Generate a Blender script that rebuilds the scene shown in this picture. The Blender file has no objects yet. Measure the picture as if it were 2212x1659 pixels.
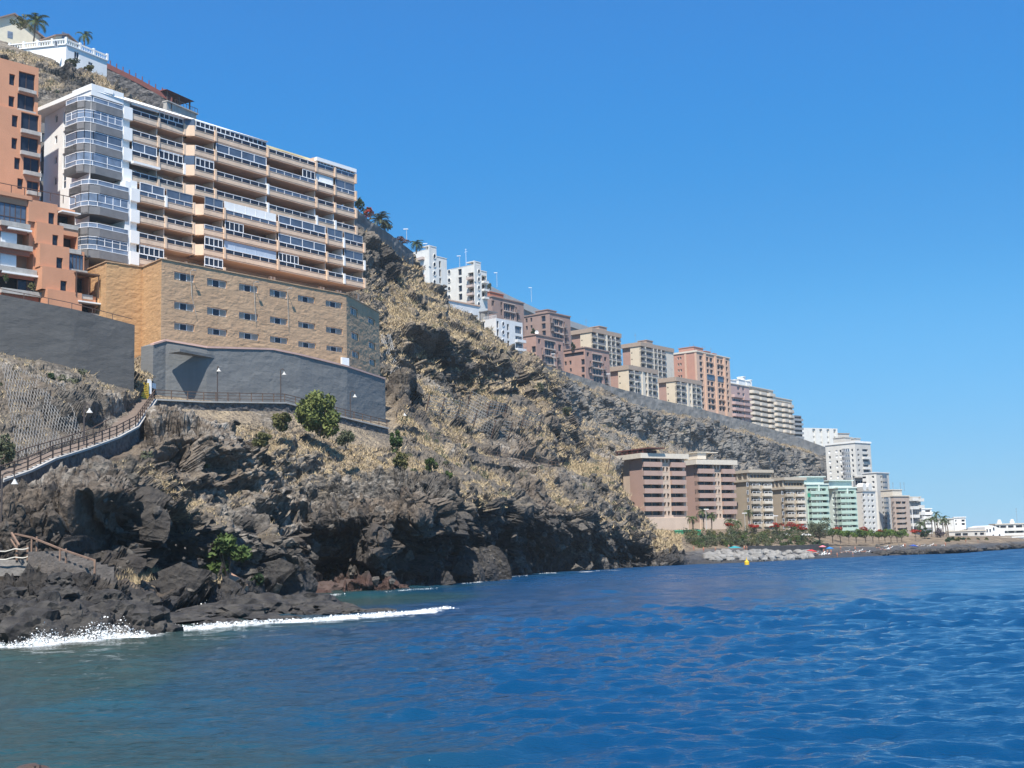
# Cliff-side seaside town under a clear sky: everything is built as code, in metres (camera 3.5 m above the sea).
import bpy, math, random
import numpy as np
from mathutils import Vector
random.seed(7)
R_ = math.radians
scene = bpy.context.scene
col = scene.collection

# ------------------------------------------------------------------ camera
FP, CX, CY = 2728.0, 1106.0, 829.5          # focal length and centre in survey pixels (2212 wide)
HC, ROLL, CAMZ = 1190.0, R_(1.6), 3.5
PITCH = math.atan((HC - CY) / FP)
fwd = np.array([0, math.cos(PITCH), math.sin(PITCH)])
zup = np.array([0, -math.sin(PITCH), math.cos(PITCH)])
xr = np.array([1.0, 0, 0])
cr, sr = math.cos(ROLL), math.sin(ROLL)
cam_r = cr * xr - sr * zup
cam_u = sr * xr + cr * zup
CAM = np.array([0, 0, CAMZ])

def ray(x, y):
    return fwd + (x - CX) / FP * cam_r + (CY - y) / FP * cam_u
def at(x, y, Y):                              # survey direction (x, y) at ground distance Y -> world point
    d = ray(x, y)
    return CAM + d * (Y / d[1])
def atz(x, y, z):                             # the same on a level plane
    d = ray(x, y)
    return CAM + d * ((z - CAMZ) / d[2])
def atv(x, y, Y):                             # vectorised
    d = fwd[None, :] + ((x - CX) / FP)[:, None] * cam_r[None, :] + ((CY - y) / FP)[:, None] * cam_u[None, :]
    return CAM[None, :] + d * (Y / d[:, 1])[:, None]

cam_d = bpy.data.cameras.new('camera')
cam_o = bpy.data.objects.new('camera', cam_d)
col.objects.link(cam_o)
from mathutils import Matrix
cam_o.matrix_world = Matrix(((cam_r[0], cam_u[0], -fwd[0], CAM[0]), (cam_r[1], cam_u[1], -fwd[1], CAM[1]),
                             (cam_r[2], cam_u[2], -fwd[2], CAM[2]), (0, 0, 0, 1)))
cam_d.sensor_fit = 'HORIZONTAL'
cam_d.angle = 2 * math.atan(1106.0 / FP)
cam_d.clip_start, cam_d.clip_end = 0.5, 60000
scene.camera = cam_o

# ------------------------------------------------------------------ light
SUN_AZ = np.array([-0.12, -0.993])            # ground direction towards the sun
SUN_EL = R_(57)
world = bpy.data.worlds.new('World')
scene.world = world
world.use_nodes = True
nt = world.node_tree
bg = nt.nodes['Background']
sky = nt.nodes.new('ShaderNodeTexSky')
sky.sky_type = 'NISHITA'
sky.sun_disc = False
sky.sun_elevation = SUN_EL
sky.sun_rotation = math.atan2(SUN_AZ[0], SUN_AZ[1])
sky.air_density = 0.4
sky.dust_density = 0.0
sky.ozone_density = 6.0
sky.altitude = 0
def _scale(k):
    n = nt.nodes.new('ShaderNodeVectorMath'); n.operation = 'SCALE'; n.inputs['Scale'].default_value = k
    return n
EXPO = 0.75
down, up_ = _scale(0.1), _scale(10.0 / 2 ** EXPO)
crv = nt.nodes.new('ShaderNodeRGBCurve')        # deeper, more even blue than the model sky, as in the photograph
CURVES = ([(0, .07), (.03, .055), (.044, .041), (.075, .070), (.118, .135), (.23, .235), (.365, .31), (.536, .42), (1, .5)],
          [(0, .12), (.05, .17), (.088, .262), (.147, .36), (.23, .495), (.418, .615), (.601, .70), (.773, .74), (1, .76)],
          [(0, .36), (.12, .46), (.175, .60), (.204, .72), (.328, .82), (.48, .94), (.75, .98), (.906, .99), (1, 1)])
for ci, pts_ in enumerate(CURVES):
    cv = crv.mapping.curves[ci]
    cv.points[0].location = pts_[0]; cv.points[1].location = pts_[-1]
    for p in pts_[1:-1]: cv.points.new(*p)
crv.mapping.update()
nt.links.new(sky.outputs[0], down.inputs[0]); nt.links.new(down.outputs[0], crv.inputs['Color'])
nt.links.new(crv.outputs[0], up_.inputs[0]); nt.links.new(up_.outputs[0], bg.inputs[0])
bg.inputs[1].default_value = 0.10
sd = bpy.data.lights.new('sun', 'SUN')
sd.energy = 4.6
sd.angle = R_(0.53)
sd.color = (1.0, 0.94, 0.85)
so = bpy.data.objects.new('sun', sd)
col.objects.link(so)
sdir = Vector((SUN_AZ[0] * math.cos(SUN_EL), SUN_AZ[1] * math.cos(SUN_EL), math.sin(SUN_EL)))
so.rotation_euler = sdir.to_track_quat('Z', 'Y').to_euler()
so.location = sdir * 300
vs = scene.view_settings
vs.view_transform, vs.look, vs.exposure, vs.gamma = 'Standard', 'None', EXPO, 1.0
scene.render.engine = 'CYCLES'
scene.cycles.max_bounces = 6
scene.cycles.transparent_max_bounces = 12
scene.cycles.use_denoising = True
scene.cycles.sample_clamp_indirect = 4

# ------------------------------------------------------------------ noise (numpy)
def _h(ix, iy, iz, seed):
    h = (ix.astype(np.int64) * 374761393 + iy.astype(np.int64) * 668265263 + iz.astype(np.int64) * 2147483647 + seed * 1274126177) & 0xFFFFFFFF
    h = ((h ^ (h >> 13)) * 1274126177) & 0xFFFFFFFF
    h = ((h ^ (h >> 15)) * 2246822519) & 0xFFFFFFFF
    return (h ^ (h >> 16)) & 0xFFFFFFFF
def hf(ix, iy, iz, seed):
    return _h(ix, iy, iz, seed).astype(np.float64) / 4294967296.0
def vnoise(p, seed=0):                        # value noise in about [-1, 1]
    i = np.floor(p); f = p - i; i = i.astype(np.int64)
    u = f * f * f * (f * (f * 6 - 15) + 10)
    out = 0
    for dx in (0, 1):
        wx = u[:, 0] if dx else 1 - u[:, 0]
        for dy in (0, 1):
            wy = u[:, 1] if dy else 1 - u[:, 1]
            for dz in (0, 1):
                wz = u[:, 2] if dz else 1 - u[:, 2]
                out = out + wx * wy * wz * hf(i[:, 0] + dx, i[:, 1] + dy, i[:, 2] + dz, seed)
    return out * 2 - 1
def fbm(p, octs=4, seed=0, gain=0.5, ridged=False):
    a, s, out = 1.0, 1.0, 0
    for k in range(octs):
        n = vnoise(p * s + 17.3 * k, seed + k)
        out = out + a * ((1 - 2 * np.abs(n)) if ridged else n)
        a *= gain; s *= 2.03
    return out
def cells(p, seed=0):                         # blocky rock: offset of the nearest cell plus tilt, and distance to the crack
    q = p - 0.5
    i = np.floor(q).astype(np.int64)
    n = len(p)
    f1 = np.full(n, 9.0); f2 = np.full(n, 9.0); val = np.zeros(n)
    for dx in (0, 1):
        for dy in (0, 1):
            for dz in (0, 1):
                a, b, c = i[:, 0] + dx, i[:, 1] + dy, i[:, 2] + dz
                rx, ry, rz, rv = (hf(a, b, c, seed + k) for k in range(4))
                ex = p[:, 0] - (a + 0.5 + (rx - .5) * .8)
                ey = p[:, 1] - (b + 0.5 + (ry - .5) * .8)
                ez = p[:, 2] - (c + 0.5 + (rz - .5) * .8)
                d = np.sqrt(ex * ex + ey * ey + ez * ez)
                v = (rv - .5) + 0.9 * ((rx - .5) * ex + (ry - .5) * ey + (rz - .5) * ez)
                nearer = d < f1
                f2 = np.where(nearer, f1, np.minimum(f2, d))
                val = np.where(nearer, v, val)
                f1 = np.where(nearer, d, f1)
    return val, f2 - f1
def sstep(a, b, x):
    t = np.clip((x - a) / (b - a), 0, 1)
    return t * t * (3 - 2 * t)

# ------------------------------------------------------------------ objects
def tag(o, label=None, cat=None, group=None, kind=None):
    if label: o['label'] = label
    if cat: o['category'] = cat
    if group: o['group'] = group
    if kind: o['kind'] = kind
    return o
def thing(name, loc, label, cat, group=None):
    o = bpy.data.objects.new(name, None)
    col.objects.link(o)
    o.location = [float(v) for v in loc]
    o.empty_display_size = 0.5
    return tag(o, label, cat, group)
def wloc(o):
    v = np.zeros(3)
    while o is not None:
        v += np.array(o.location); o = o.parent
    return v
def copy_tree(o, parent=None):
    c = o.copy(); col.objects.link(c); c.parent = parent
    for ch in [k for k in scene.objects if k.parent == o]:
        copy_tree(ch, c)
    return c

class MB:
    def __init__(s):
        s.v = []; s.f = []; s.m = []
    def face(s, pts, mi=0):
        b = len(s.v); s.v.extend([tuple(map(float, p)) for p in pts]); s.f.append(tuple(range(b, b + len(pts)))); s.m.append(mi)
    def hexa(s, p, mi=0):                     # 8 corners: bottom 4 then top 4
        b = len(s.v); s.v.extend([tuple(map(float, q)) for q in p])
        for f in ((0, 3, 2, 1), (4, 5, 6, 7), (0, 1, 5, 4), (1, 2, 6, 5), (2, 3, 7, 6), (3, 0, 4, 7)):
            s.f.append(tuple(b + k for k in f)); s.m.append(mi)
    def box(s, c, size, ang=0.0, mi=0):
        ca, sa = math.cos(ang), math.sin(ang); x, y, z = size[0] / 2, size[1] / 2, size[2] / 2
        pts = []
        for zz in (-z, z):
            for (a, b) in ((-x, -y), (x, -y), (x, y), (-x, y)):
                pts.append((c[0] + a * ca - b * sa, c[1] + a * sa + b * ca, c[2] + zz))
        s.hexa(pts, mi)
    def bar(s, a, b, w, mi=0, sides=4, w2=None):       # tube between two points
        a = np.array(a, float); b = np.array(b, float); d = b - a; L = np.linalg.norm(d)
        if L < 1e-6: return
        d /= L; t = np.cross(d, (0, 0, 1.0))
        if np.linalg.norm(t) < 1e-3: t = np.array([1.0, 0, 0])
        t /= np.linalg.norm(t); u = np.cross(d, t); n = len(s.v); w2 = w if w2 is None else w2
        for q, r in ((a, w), (b, w2)):
            for k in range(sides):
                an = 2 * math.pi * (k + .5) / sides; s.v.append(tuple(q + r * (math.cos(an) * t + math.sin(an) * u)))
        for k in range(sides):
            k2 = (k + 1) % sides; s.f.append((n + k, n + k2, n + sides + k2, n + sides + k)); s.m.append(mi)
        s.f.append(tuple(n + k for k in range(sides))[::-1]); s.m.append(mi)
        s.f.append(tuple(n + sides + k for k in range(sides))); s.m.append(mi)
    def path(s, pts, w, mi=0, sides=5):
        for a, b in zip(pts[:-1], pts[1:]): s.bar(a, b, w, mi, sides)
    def prism(s, poly, z0, z1, mi=0):          # vertical prism over an xy polygon (z1 may be a list)
        n = len(poly); b = len(s.v)
        zt = z1 if isinstance(z1, (list, tuple)) else [z1] * n
        zb = z0 if isinstance(z0, (list, tuple)) else [z0] * n
        for k, p in enumerate(poly): s.v.append((float(p[0]), float(p[1]), float(zb[k])))
        for k, p in enumerate(poly): s.v.append((float(p[0]), float(p[1]), float(zt[k])))
        for k in range(n):
            k2 = (k + 1) % n; s.f.append((b + k, b + k2, b + n + k2, b + n + k)); s.m.append(mi)
        s.f.append(tuple(b + k for k in range(n))[::-1]); s.m.append(mi)
        s.f.append(tuple(b + n + k for k in range(n))); s.m.append(mi)
    def build(s, name, mats, parent=None, smooth=False, fixn=False):
        me = bpy.data.meshes.new(name)
        off = wloc(parent) if parent is not None else np.zeros(3)
        v = np.array(s.v, float) - off
        me.from_pydata(v.tolist(), [], s.f)
        for m in (mats if isinstance(mats, (list, tuple)) else [mats]): me.materials.append(m)
        if any(s.m): me.polygons.foreach_set('material_index', s.m)
        if smooth: me.polygons.foreach_set('use_smooth', [True] * len(s.f))
        me.update()
        o = bpy.data.objects.new(name, me)
        col.objects.link(o)
        if parent is not None: o.parent = parent
        return o

def grid_mesh(name, P, mats, smooth=True, attrs=None, loc=None):
    nu, nv = P.shape[:2]
    idx = np.arange(nu * nv).reshape(nu, nv)
    q = np.stack([idx[:-1, :-1], idx[1:, :-1], idx[1:, 1:], idx[:-1, 1:]], -1).reshape(-1, 4)
    me = bpy.data.meshes.new(name)
    v = P.reshape(-1, 3)
    if loc is not None: v = v - np.array(loc)
    me.vertices.add(len(v)); me.vertices.foreach_set('co', v.astype(np.float32).ravel())
    me.loops.add(q.size); me.loops.foreach_set('vertex_index', q.astype(np.int32).ravel())
    me.polygons.add(len(q)); me.polygons.foreach_set('loop_start', (np.arange(len(q)) * 4).astype(np.int32))
    me.polygons.foreach_set('use_smooth', np.full(len(q), smooth))
    for m in (mats if isinstance(mats, (list, tuple)) else [mats]): me.materials.append(m)
    for k, a in (attrs or {}).items():
        at_ = me.attributes.new(k, 'FLOAT', 'POINT'); at_.data.foreach_set('value', a.astype(np.float32).ravel())
    me.update(); me.validate()
    o = bpy.data.objects.new(name, me)
    if loc is not None: o.location = loc
    col.objects.link(o)
    return o

# ------------------------------------------------------------------ materials
MATS = {}
def new_mat(name):
    m = bpy.data.materials.new(name); m.use_nodes = True
    return m, m.node_tree.nodes, m.node_tree.links, m.node_tree.nodes['Principled BSDF']
def mat(name, c, rough=0.8, var=0.12, scale=1.2, bump=0.0, bscale=8.0, streak=0.0, c2=None, metal=0.0, spec=None, bands=0.0):
    """painted / rendered surface: base colour with blotches, optional vertical weather streaks, course lines and bump"""
    if name in MATS: return MATS[name]
    m, N, L, b = new_mat(name)
    tc = N.new('ShaderNodeTexCoord')
    nz = N.new('ShaderNodeTexNoise'); nz.inputs['Scale'].default_value = scale; nz.inputs['Detail'].default_value = 5
    L.new(tc.outputs['Object'], nz.inputs['Vector'])
    mix = N.new('ShaderNodeMix'); mix.data_type = 'RGBA'
    d = tuple(v * (1 - var) for v in c) if c2 is None else c2
    e = tuple(min(1, v * (1 + var)) for v in c) if c2 is None else c
    mix.inputs[6].default_value = (*d, 1); mix.inputs[7].default_value = (*e, 1)
    rmp = N.new('ShaderNodeMapRange'); rmp.inputs[1].default_value = .3; rmp.inputs[2].default_value = .7
    L.new(nz.outputs[0], rmp.inputs[0]); L.new(rmp.outputs[0], mix.inputs[0])
    out = mix.outputs[2]
    if streak:
        mp = N.new('ShaderNodeMapping'); mp.inputs['Scale'].default_value = (1.3, 1.3, 0.09)
        L.new(tc.outputs['Object'], mp.inputs[0])
        n2 = N.new('ShaderNodeTexNoise'); n2.inputs['Scale'].default_value = 1.5; n2.inputs['Detail'].default_value = 4
        L.new(mp.outputs[0], n2.inputs['Vector'])
        r2 = N.new('ShaderNodeMapRange'); r2.inputs[1].default_value = .5; r2.inputs[2].default_value = .72
        L.new(n2.outputs[0], r2.inputs[0])
        mu = N.new('ShaderNodeMath'); mu.operation = 'MULTIPLY'; mu.inputs[1].default_value = streak
        L.new(r2.outputs[0], mu.inputs[0])
        m2 = N.new('ShaderNodeMix'); m2.data_type = 'RGBA'
        L.new(mu.outputs[0], m2.inputs[0]); L.new(out, m2.inputs[6])
        m2.inputs[7].default_value = (*[v * .55 for v in c], 1)
        out = m2.outputs[2]
    L.new(out, b.inputs['Base Color'])
    b.inputs['Roughness'].default_value = rough; b.inputs['Metallic'].default_value = metal
    if spec is not None: b.inputs['Specular IOR Level'].default_value = spec
    if bump:
        n3 = N.new('ShaderNodeTexNoise'); n3.inputs['Scale'].default_value = bscale; n3.inputs['Detail'].default_value = 6
        L.new(tc.outputs['Object'], n3.inputs['Vector'])
        bp = N.new('ShaderNodeBump'); bp.inputs['Strength'].default_value = 1; bp.inputs['Distance'].default_value = bump
        L.new(n3.outputs[0], bp.inputs['Height']); L.new(bp.outputs[0], b.inputs['Normal'])
    MATS[name] = m
    return m
def glass_mat(name, c, rough=0.08, spec=0.5, var=0.5):
    if name in MATS: return MATS[name]
    m, N, L, b = new_mat(name)
    tc = N.new('ShaderNodeTexCoord')
    nz = N.new('ShaderNodeTexNoise'); nz.inputs['Scale'].default_value = 0.9; nz.inputs['Detail'].default_value = 2
    L.new(tc.outputs['Object'], nz.inputs['Vector'])
    mix = N.new('ShaderNodeMix'); mix.data_type = 'RGBA'
    mix.inputs[6].default_value = (*[v * (1 - var) for v in c], 1); mix.inputs[7].default_value = (*[v * (1 + var) for v in c], 1)
    L.new(nz.outputs[0], mix.inputs[0]); L.new(mix.outputs[2], b.inputs['Base Color'])
    b.inputs['Roughness'].default_value = rough
    b.inputs['Specular IOR Level'].default_value = spec
    MATS[name] = m
    return m
# ------------------------------------------------------------------ terrain
def horizon(x): return HC - (x - CX) * math.tan(ROLL)
def shoreY(x, y): return float(atz(x, y, 0.0)[1])

WL = [(-260, 1412), (0, 1394), (100, 1397), (290, 1380), (330, 1346), (450, 1312), (560, 1296), (640, 1281), (750, 1278), (850, 1275), (940, 1268), (1000, 1258),
      (1130, 1240), (1250, 1232), (1440, 1222), (1500, 1219), (1620, 1215), (1750, 1208), (1890, 1201), (2065, 1195), (2212, 1184), (2420, 1172)]
W = [(x, y, shoreY(x, y)) for x, y in WL]
CONT = [
 W,
 # rock front top
 [(-260,1250,60),(0,1238,63),(60,1230,62),(200,1248,63),(270,1255,66),(330,1300,78),(450,1292,100),(560,1277,112),(640,1264,127),(850,1263,125),(940,1258,134),(1000,1250,149),(1130,1233,189),(1250,1225,210),(1440,1214,237),(1500,1208,246),(1620,1192,262),(1750,1197,285),(1890,1192,305),(2065,1187,304),(2212,1179,389),(2420,1168,512)],
 # cliff foot
 [(-260,1225,68),(0,1212,73),(200,1212,76),(270,1235,84),(330,1262,95),(450,1256,108),(560,1262,118),(640,1259,130),(850,1257,132),(940,1252,140),(1000,1245,154),(1130,1229,192),(1250,1221,213),(1440,1206,243),(1500,1192,256),(1620,1184,275),(1750,1187,300),(1890,1184,320),(2065,1181,316),(2212,1174,397),(2420,1163,522)],
 # lower cliff top
 [(-260,1120,70),(0,1135,75),(100,1120,77),(200,1105,77.5),(290,1140,85),(380,1138,103),(450,1140,110),(600,1155,126),(700,1120,132),(800,1100,131),(900,1112,132.5),(1000,1102,148),(1130,1108,185),(1250,1130,206),(1350,1160,226),(1440,1192,246),(1500,1184,264),(1620,1176,282),(1750,1180,310),(1890,1176,340),(2065,1174,332),(2212,1169,407),(2420,1160,532)],
 # terrace back
 [(-260,1090,73),(0,1092,77.5),(100,1078,79.5),(200,1078,79),(290,1085,92),(380,1060,113),(450,1065,119),(600,1050,135),(700,1065,139),(800,1070,137),(900,1080,134),(1000,1078,149),(1130,1090,186),(1250,1110,207),(1350,1145,228),(1440,1184,248),(1500,1172,272),(1620,1160,296),(1750,1166,325),(1890,1170,355),(2065,1168,352),(2212,1165,417),(2420,1157,542)],
 # upper brow
 [(-260,1055,82),(0,1055,84),(60,1045,87),(114,1046,88),(200,1036,95),(290,1000,104),(330,945,116),(450,938,123),(560,958,138),(650,982,143),(750,1005,146),(850,1035,146),(900,1050,140),(1000,1062,153),(1130,1080,190),(1250,1102,211),(1350,1132,234),(1440,1176,255),(1500,1164,282),(1620,1148,308),(1750,1156,340),(1890,1164,368),(2065,1164,372),(2212,1161,427),(2420,1154,552)],
 # foot of the path wall
 [(-260,1075,90),(0,1053,92),(60,1045,97),(114,1020,101),(187,998,108),(252,972,115),(293,950,120),(334,893,134),(440,893,140),(615,893,150),(727,918,158),(836,945,168),(950,975,181),(1038,1000,198),(1185,1020,220),(1326,1050,250),(1365,1090,256),(1425,1150,262),(1450,1166,268),(1500,1156,295),(1620,1143,318),(1750,1150,350),(1890,1160,380),(2065,1162,392),(2212,1160,437),(2420,1153,562)],
 # behind the path
 [(-260,1035,96),(0,1030,96),(60,1004,101),(114,984,105),(187,962,112),(252,938,119),(293,917,124),(334,862,138),(440,868,143),(615,869,153.5),(727,893,162),(836,920,172),(950,952,187),(1038,975,203),(1185,1000,226),(1267,1000,300),(1326,1003,310),(1365,1100,325),(1425,1145,345),(1500,1140,350),(1620,1138,380),(1750,1146,400),(1890,1156,420),(2065,1158,440),(2212,1157,462),(2420,1151,600)],
 # net hill top / lower slope of the outcrops
 [(-260,800,118),(0,778,122),(100,800,124),(200,848,127),(280,870,131),(334,840,146),(440,840,154),(615,840,168),(760,855,190),(836,850,205),(880,815,214),(950,835,226),(1000,862,236),(1060,862,246),(1126,862,262),(1190,885,285),(1250,922,350),(1330,945,372),(1402,968,394),(1490,1000,420),(1600,1045,450),(1728,1075,480),(1800,1090,500)],
 # ledge
 [(-260,760,132),(0,740,136),(200,780,138),(334,790,150),(615,740,175),(760,740,205),(836,770,216),(880,800,220),(950,825,231),(1000,852,241),(1060,850,252),(1126,852,268),(1190,876,296),(1250,906,364),(1330,926,384),(1402,946,408),(1490,972,436),(1600,1004,466),(1728,1042,504),(1800,1064,524)],
 # outcrop brow / gray cliff top
 [(-260,640,150),(0,600,155),(200,600,160),(334,620,172),(615,600,195),(760,640,220),(836,700,226),(880,705,228),(950,732,236),(1000,740,246),(1060,766,257),(1126,790,274),(1190,828,310),(1250,848,368),(1330,872,388),(1402,890,412),(1490,908,440),(1600,938,470),(1728,974,508),(1800,1000,528)],
 # upper cliff foot
 [(-260,400,190),(0,350,196),(200,350,200),(334,420,205),(615,500,220),(760,588,238),(836,625,250),(875,640,258),(920,668,266),(958,690,275),(1016,708,285),(1048,728,290),(1082,752,296),(1126,780,304),(1190,818,325),(1250,838,376),(1330,862,396),(1402,881,420),(1490,899,448),(1600,929,478),(1728,966,516),(1800,992,536)],
 # upper cliff top
 [(-260,250,225),(0,230,228),(90,215,230),(200,220,232),(334,280,235),(615,430,240),(760,505,252),(790,505,258),(836,545,272),(875,592,290),(920,622,300),(958,645,306),(962,668,308),(1016,697,315),(1048,715,318),(1082,744,322),(1126,775,328),(1190,800,345),(1250,836,390),(1330,860,410),(1402,879,434),(1490,897,462),(1600,927,492),(1728,964,530),(1800,990,550)],
 # hill shoulder
 [(-260,150,238),(0,120,240),(90,135,240),(160,165,241),(230,200,242),(334,255,246),(420,290,248),(615,420,252),(760,492,268),(836,532,288),(880,560,305),(920,640,340),(958,668,350),(1016,710,360),(1082,760,370),(1126,792,376),(1250,860,430),(1402,905,480),(1600,960,540),(1800,1020,600)],
 # crest
 [(-260,75,250),(0,88,250),(90,112,250),(160,140,250),(230,172,250),(334,225,254),(420,262,258),(500,320,260),(615,400,264),(760,484,274),(836,526,296),(890,560,316),(920,670,380),(958,700,400),(1016,740,420),(1082,790,430),(1126,830,440),(1250,900,500),(1402,950,560),(1600,1000,620),(1800,1050,680)],
]
for k_ in range(8, len(CONT)):
    x_, y_, Y_ = CONT[k_][-1]
    CONT[k_] = CONT[k_] + [(1870, max(y_ + 30, 1050), Y_ + 15), (1925, 1105, Y_ + 25), (1990, 1151, Y_ + 35), (2212, 1151, Y_ + 60), (2420, 1146, Y_ + 90)]
ROWS = [52, 34, 96, 44, 88, 66, 8, 84, 14, 66, 52, 48, 34, 26]
xs = np.concatenate([np.arange(-260, -20, 4.0), np.arange(-20, 1460, 1.75), np.arange(1460, 2421, 2.6)])
K = []
for c in CONT:
    a = np.array(c, float)
    K.append(atv(xs, np.interp(xs, a[:, 0], a[:, 1]), np.interp(xs, a[:, 0], a[:, 2])))
K[0][:, 2] = 0.0
under = K[0] - (K[1] - K[0]) * 0; under = K[0].copy(); under[:, 1] -= 9; under[:, 2] = -5
K = [under] + K
cols_, band, tpar = [], [], []
for k in range(len(K) - 1):
    n = ([10] + ROWS)[k]
    for j in range(n):
        t = j / n
        cols_.append(K[k] * (1 - t) + K[k + 1] * t); band.append(k - 1); tpar.append(t)
cols_.append(K[-1]); band.append(len(K) - 2); tpar.append(1.0)
G = np.stack(cols_, 1)                         # nu x nv x 3
# soften the contour corners along the profile a little
for _ in range(3):
    G[:, 1:-1] = 0.25 * G[:, :-2] + 0.5 * G[:, 1:-1] + 0.25 * G[:, 2:]
def normals(G):
    du = np.gradient(G, axis=0); dv = np.gradient(G, axis=1)
    n = np.cross(du, dv); l = np.linalg.norm(n, axis=2, keepdims=True); n = n / np.maximum(l, 1e-9)
    return np.where((n[..., 1:2] > 0) & (n[..., 2:3] < 0.3), -n, n)
def blur(A, k):
    for _ in range(k):
        A = A.copy()
        A[1:-1] = .25 * A[:-2] + .5 * A[1:-1] + .25 * A[2:]
        A[:, 1:-1] = .25 * A[:, :-2] + .5 * A[:, 1:-1] + .25 * A[:, 2:]
    return A
Nn = blur(normals(G), 8)
Nn /= np.linalg.norm(Nn, axis=2, keepdims=True)
def project(P):
    d = P - CAM
    w = d @ fwd
    return CX + FP * (d @ cam_r) / w, CY - FP * (d @ cam_u) / w
PX, PY = project(G)
# hollows (caves, alcoves, overhang shadows) and buttresses: centre, radii, metres pushed in (+) or out (-)
DENTS = [(205,1150,66,64,5.5),(700,1246,110,36,9),(720,1180,70,45,3),(905,1165,62,56,3),(1010,1185,56,40,3.5),(1120,1185,75,46,3),(1250,1180,70,40,3),(1370,1205,60,24,3),
         (480,1010,46,30,2.6),(380,990,34,40,2.4),(590,1115,40,22,2.5),(640,1135,40,30,2.5),(930,775,46,44,5),(985,800,36,46,4.5),(1110,800,24,44,4),(1060,815,40,30,3),
         (830,590,34,26,2.5),(930,655,30,16,2.5),(1300,965,36,34,3),(350,1120,26,24,2.5),(300,1190,14,50,2.5),(820,1170,30,50,-3.5),(560,1190,60,50,-2.5),(430,1180,50,40,-2.5),
         (950,1140,26,40,-2.5),(640,985,60,30,-2),(820,1215,34,40,-3),(1180,1150,26,50,-2.5),(1310,1175,22,40,-2),(1440,1195,26,20,-1.5),(1400,930,20,40,2),(1480,925,24,36,-2),(1660,975,26,34,-2)]
D = np.zeros(PX.shape)
wob = fbm(G.reshape(-1, 3) * 0.16, 3, 91).reshape(PX.shape)
for (x, y, rx, ry, a) in DENTS:
    r = np.sqrt(((PX - x) / rx) ** 2 + ((PY - y) / ry) ** 2) + 0.3 * wob
    D += -a * (1 - sstep(0.55, 1.15, r))
slope = np.arccos(np.clip(Nn[..., 2], -1, 1))            # 0 flat
bnd = np.array(band)[None, :] + np.array(tpar)[None, :]
rock = sstep(0.62, 1.15, slope)
rock = np.maximum(rock, sstep(0.0, 0.2, bnd + 0.9) * (1 - sstep(2.0, 2.3, bnd)) * (PX < 1480))   # the sea rocks
gn0 = fbm(G.reshape(-1, 3) * .05, 2, 151).reshape(PX.shape)
patch = sstep(.12, .55, fbm(G.reshape(-1, 3) * np.array([.085, .085, .11]), 4, 131).reshape(PX.shape))
rock = np.maximum(rock, .85 * patch)
flat = rock * 0 + 1
flat[:, :] = np.where((bnd > 6.0) & (bnd < 7.0), 0.15, 1)  # path bed
# terrain under the beach gardens stays gentle
gard = sstep(1455, 1500, PX) * (1 - sstep(7.0, 7.6, bnd))
rock = rock * (1 - 0.9 * gard)
pts = G.reshape(-1, 3)
rel = fbm(pts * np.array([.045, .045, .06]), 3, 11).reshape(PX.shape)
amp = (0.35 + 1.0 * rock) * flat
near = np.clip(G[..., 1] / 140.0, 0.55, 2.6)
sz = lambda s: pts / np.repeat(near.reshape(-1, 1), 3, 1) * np.array([1.0, 1.0, 1.25]) / s
warp = np.stack([fbm(pts * .22 + 9.1 * k, 3, 60 + k) for k in range(3)], 1)
c1, e1 = cells((pts + warp * 1.6) / np.array([4.2, 4.2, 3.4]), 3)
c0, e0 = cells((pts + warp * 2.4) / np.array([8.5, 8.5, 6.0]), 13)
c2, e2 = cells((pts + warp * 1.0) / np.array([1.7, 1.7, 1.35]), 5)
c3, e3 = cells((pts + warp * 0.5) / 0.72, 8)
mN = np.repeat((xs < 620)[:, None], PX.shape[1], 1).ravel()        # near rocks: the same blocks at half the size
kN = 1 - sstep(84, 124, pts[mN][:, 1])
for arr_c, arr_e, dv_, sd_ in ((c1, e1, np.array([2.2, 2.2, 1.7]), 3), (c2, e2, np.array([.95, .95, .75]), 5), (c3, e3, .42, 8)):
    a_, b_ = cells((pts[mN] + warp[mN] * .6) / dv_, sd_)
    arr_c[mN] = arr_c[mN] * (1 - kN) + .6 * a_ * kN; arr_e[mN] = arr_e[mN] * (1 - kN) + b_ * kN
sh = PX.shape
c0, e0 = c0.reshape(sh), e0.reshape(sh)
c1, e1, c2, e2, c3, e3 = (a.reshape(sh) for a in (c1, e1, c2, e2, c3, e3))
rid = fbm(pts * .33, 4, 21, .55, True).reshape(sh)
fine = fbm(pts * 1.1, 3, 31).reshape(sh)
rows_dist = np.clip(G[..., 1] / 170, .6, 2.2)
spv = np.linalg.norm(np.gradient(G, axis=1), axis=2); spu = np.linalg.norm(np.gradient(G, axis=0), axis=2)
sp = blur(np.maximum(spv, spu)[..., None], 4)[..., 0]
ok = lambda s: 1 - sstep(s * .12, s * .38, sp)        # leave out blocks finer than the local mesh
blocks = 2.1 * c0 * ok(8) * np.clip(G[..., 1] / 130, .4, 1.3) - .7 * (1 - sstep(0, .1, e0)) * ok(8) + 1.35 * c1 * ok(4.2) + .6 * c2 * ok(1.7) + .22 * c3 * ok(.72) - .7 * (1 - sstep(0, .16, e1)) * ok(4.2) - .32 * (1 - sstep(0, .2, e2)) * ok(1.7)
disp = (0.2 + .95 * rock) * flat * (1.3 * rel + blocks + .6 * rid * ok(3)) + .16 * fine * flat * ok(1.2)
zl = G[..., 2] / 3.1 + .55 * wob + .5 * gn0
saw = zl - np.floor(zl)                                     # lava beds: each bed overhangs the one below a little
disp += .75 * rock * flat * (sstep(0, .25, saw) - .9 * saw) * (PX < 1480) * sstep(2.5, 3.2, bnd)
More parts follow.
